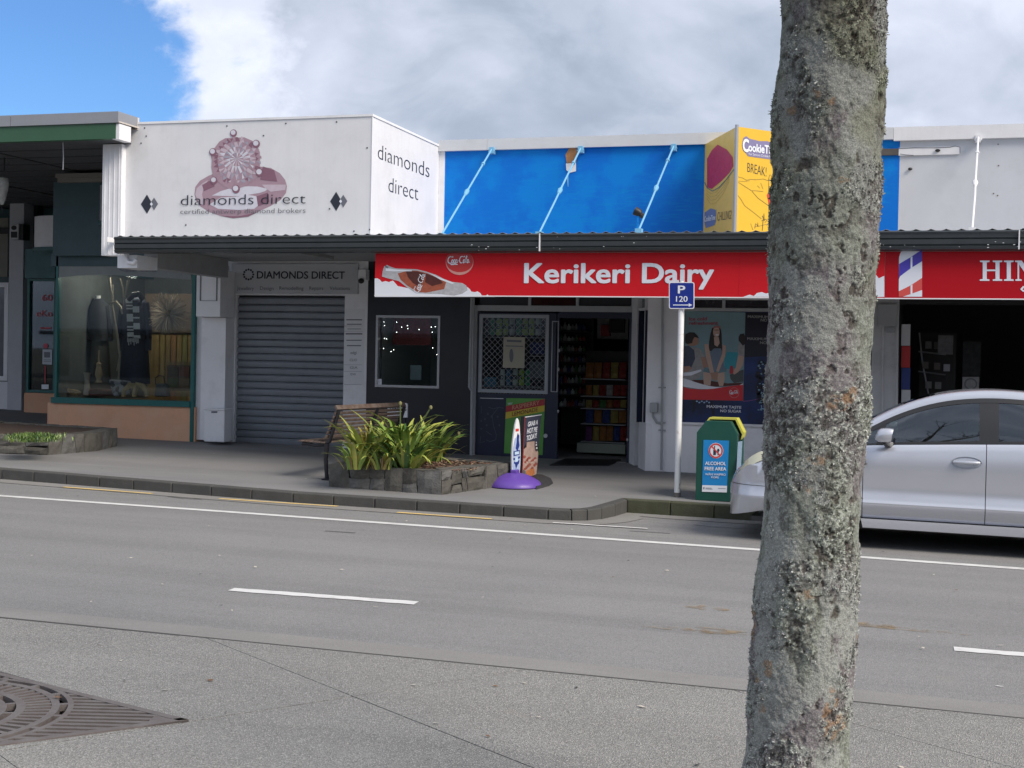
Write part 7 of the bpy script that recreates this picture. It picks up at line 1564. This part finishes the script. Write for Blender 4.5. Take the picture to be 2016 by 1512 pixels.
hv = t.nodes.new('ShaderNodeMapRange'); t.links.new(nn.outputs[0], hv.inputs[0]); hv.inputs[1].default_value = .3; hv.inputs[2].default_value = .7; hv.inputs[3].default_value = .6; hv.inputs[4].default_value = 1.4
ml = t.nodes.new('ShaderNodeVectorMath'); ml.operation = 'SCALE'; t.links.new(an.outputs['Color'], ml.inputs[0]); t.links.new(hv.outputs[0], ml.inputs['Scale']); t.links.new(ml.outputs[0], bs.inputs['Base Color'])
bu = t.nodes.new('ShaderNodeBump'); bu.inputs['Strength'].default_value = .6; bu.inputs['Distance'].default_value = .004; t.links.new(nn.outputs[0], bu.inputs['Height']); t.links.new(bu.outputs[0], bs.inputs['Normal'])
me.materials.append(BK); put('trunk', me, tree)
# curled lichen flakes standing off the crusty zones
vis = np.where((rough_ > .4) & (V[:, 2] > .2) & (V[:, 2] < 3.2) & (dark_ < .3))[0]; pk_ = rng.choice(vis, 60000); P0 = V[pk_]; nrm = np.stack([np.cos(Tg.reshape(-1)[pk_]), np.sin(Tg.reshape(-1)[pk_]), rng.normal(0, .5, len(pk_))], -1); nrm /= np.linalg.norm(nrm, axis=1)[:, None]
rv = rng.normal(size=(len(pk_), 3)); ta = np.cross(nrm, rv); ta /= np.linalg.norm(ta, axis=1)[:, None]; sz_ = rng.uniform(.0012, .0034, len(pk_))[:, None]; out_ = .55*nrm+.7*rng.normal(size=nrm.shape)
q0 = P0-ta*sz_; q1_ = P0+ta*sz_; tp_ = P0+out_*sz_*1.3+ta*sz_*rng.uniform(-.6, .6, (len(pk_), 1)); tp2 = P0+out_*sz_*1.1-ta*sz_*.7
FV = np.stack([q0, q1_, tp_, tp2], 1).reshape(-1, 3); n = len(pk_)
me = bpy.data.meshes.new('lichen_flakes'); me.vertices.add(4*n); me.vertices.foreach_set('co', FV.astype(np.float32).ravel()); me.loops.add(4*n); me.loops.foreach_set('vertex_index', np.arange(4*n, dtype=np.int32)); me.polygons.add(n); me.polygons.foreach_set('loop_start', np.arange(0, 4*n, 4, dtype=np.int32)); me.polygons.foreach_set('loop_total', np.full(n, 4, dtype=np.int32)); me.update()
fc_ = np.repeat(np.clip(C0[pk_]*rng.uniform(.8, 2.2, (n, 1)), 0, .5), 4, 0); at = me.color_attributes.new('bark_colour', 'FLOAT_COLOR', 'POINT'); at.data.foreach_set('color', np.concatenate([fc_, np.ones((4*n, 1))], 1).astype(np.float32).ravel())
me.materials.append(BK); put('lichen_flakes', me, tree, kind='stuff')
for i, (z0, az, L) in enumerate(((4.3, 20, 2.2), (4.7, 150, 2.0), (5.0, 260, 1.9), (5.4, 75, 1.8), (5.5, 330, 1.7))):
    c = Vector((float(np.interp(z0, cz, cxx)), TC[1], z0)); d = Vector((math.cos(R(az)), math.sin(R(az)), 1.1)).normalized(); b = MB(); pts = [c, c+d*L*.3, c+d*L*.65+Vector((0, 0, .12)), c+d*L+Vector((0, 0, .35))]; b.tube(pts, [.07, .055, .038, .015], 10)
    lb = b.build('limb', BK, tree, smooth=True); attr = lb.data.color_attributes.new('bark_colour', 'FLOAT_COLOR', 'POINT'); attr.data.foreach_set('color', [.16, .16, .14, 1]*len(lb.data.vertices))
    b = MB(); rt = random.Random(i)
    for j in range(7):
        k_2 = rt.uniform(.4, 1); s_ = pts[0].lerp(pts[3], k_2)+Vector((0, 0, .05)); e = s_+Vector((rt.gauss(0, .4), rt.gauss(0, .4), rt.uniform(.3, .8))); b.tube([s_, (s_+e)/2+Vector((rt.gauss(0, .05), 0, .05)), e], [.014, .009, .004], 5)
    tb = b.build('twigs', BK, lb, kind='stuff'); attr = tb.data.color_attributes.new('bark_colour', 'FLOAT_COLOR', 'POINT'); attr.data.foreach_set('color', [.12, .11, .10, 1]*len(tb.data.vertices))
b = MB(); b.poly([(x, y, near_z(x)-.03) for x, y in TQ]); o = b.build('tree_pit_soil', mat('pit_soil', (.05, .04, .03), .95, var=.4, vscale=20), near)

# ================================================================== litter, and the far side of the street behind the camera
rl = random.Random(12); b = MB()
for i in range(170):
    w_ = rl.random(); 
    if w_ < .35: x, y = rl.uniform(-12, 0), rl.uniform(14.5, 18.5); z = foot_z(x, y)+.003
    elif w_ < .8: x, y = rl.uniform(-11, 2), rl.uniform(7.6, 14.0); z = road_z(x)+.011
    else: x, y = rl.uniform(-4.5, .5), rl.uniform(5, 6.8); z = near_z(x)+.004
    if 14.0 < y < 14.6: continue
    a = rl.uniform(0, 6.3); l = rl.uniform(.008, .024); v_ = [(x+l*math.cos(a+k*1.57+rl.uniform(-.3, .3))*(1 if k % 2 else .5), y+l*math.sin(a+k*1.57)*(1 if k % 2 else .5), z+rl.uniform(0, .006)) for k in range(4)]; b.add(v_, [(0, 1, 2, 3)], rl.choice([0, 0, 1, 2]))
tag(b.build('litter', [mat('leaf_pale', (.55, .50, .42), .8), mat('leaf_brown', (.16, .09, .05), .8), mat('leaf_dark', (.03, .03, .03), .8)], kind='stuff'), 'tiny scattered dry leaves and gum spots on road and footpath', 'litter')
op = thing('opposite_shops', 'row of two-storey shops with a dark canopy across the street, behind the camera', 'building', (-5, -22, 0))
b = MB(); b.box(-45, 40, -28, -21, -.8, 2.8); b.build('wall', mat('opp_wall', (.30, .30, .29), .8, var=.2), op); b = MB(); b.box(-45, 40, -28, -20.8, 2.8, 6.4); b.build('parapet', mat('opp_parapet', (.34, .35, .37), .7, var=.2), op)
b = MB(); b.box(-45, 40, -20.8, -17.8, 2.6, 2.79); b.build('canopy', GUTTER, op)
for i in range(17):
    x = -44+i*5; b = MB(); b.box(x, x+3.6, -21, -20.95, .5, 2.4); b.build('window', mat('opp_glass', (.02, .025, .03), .1), op) if i == 0 else b.build('window', bpy.data.materials['opp_glass'], op)
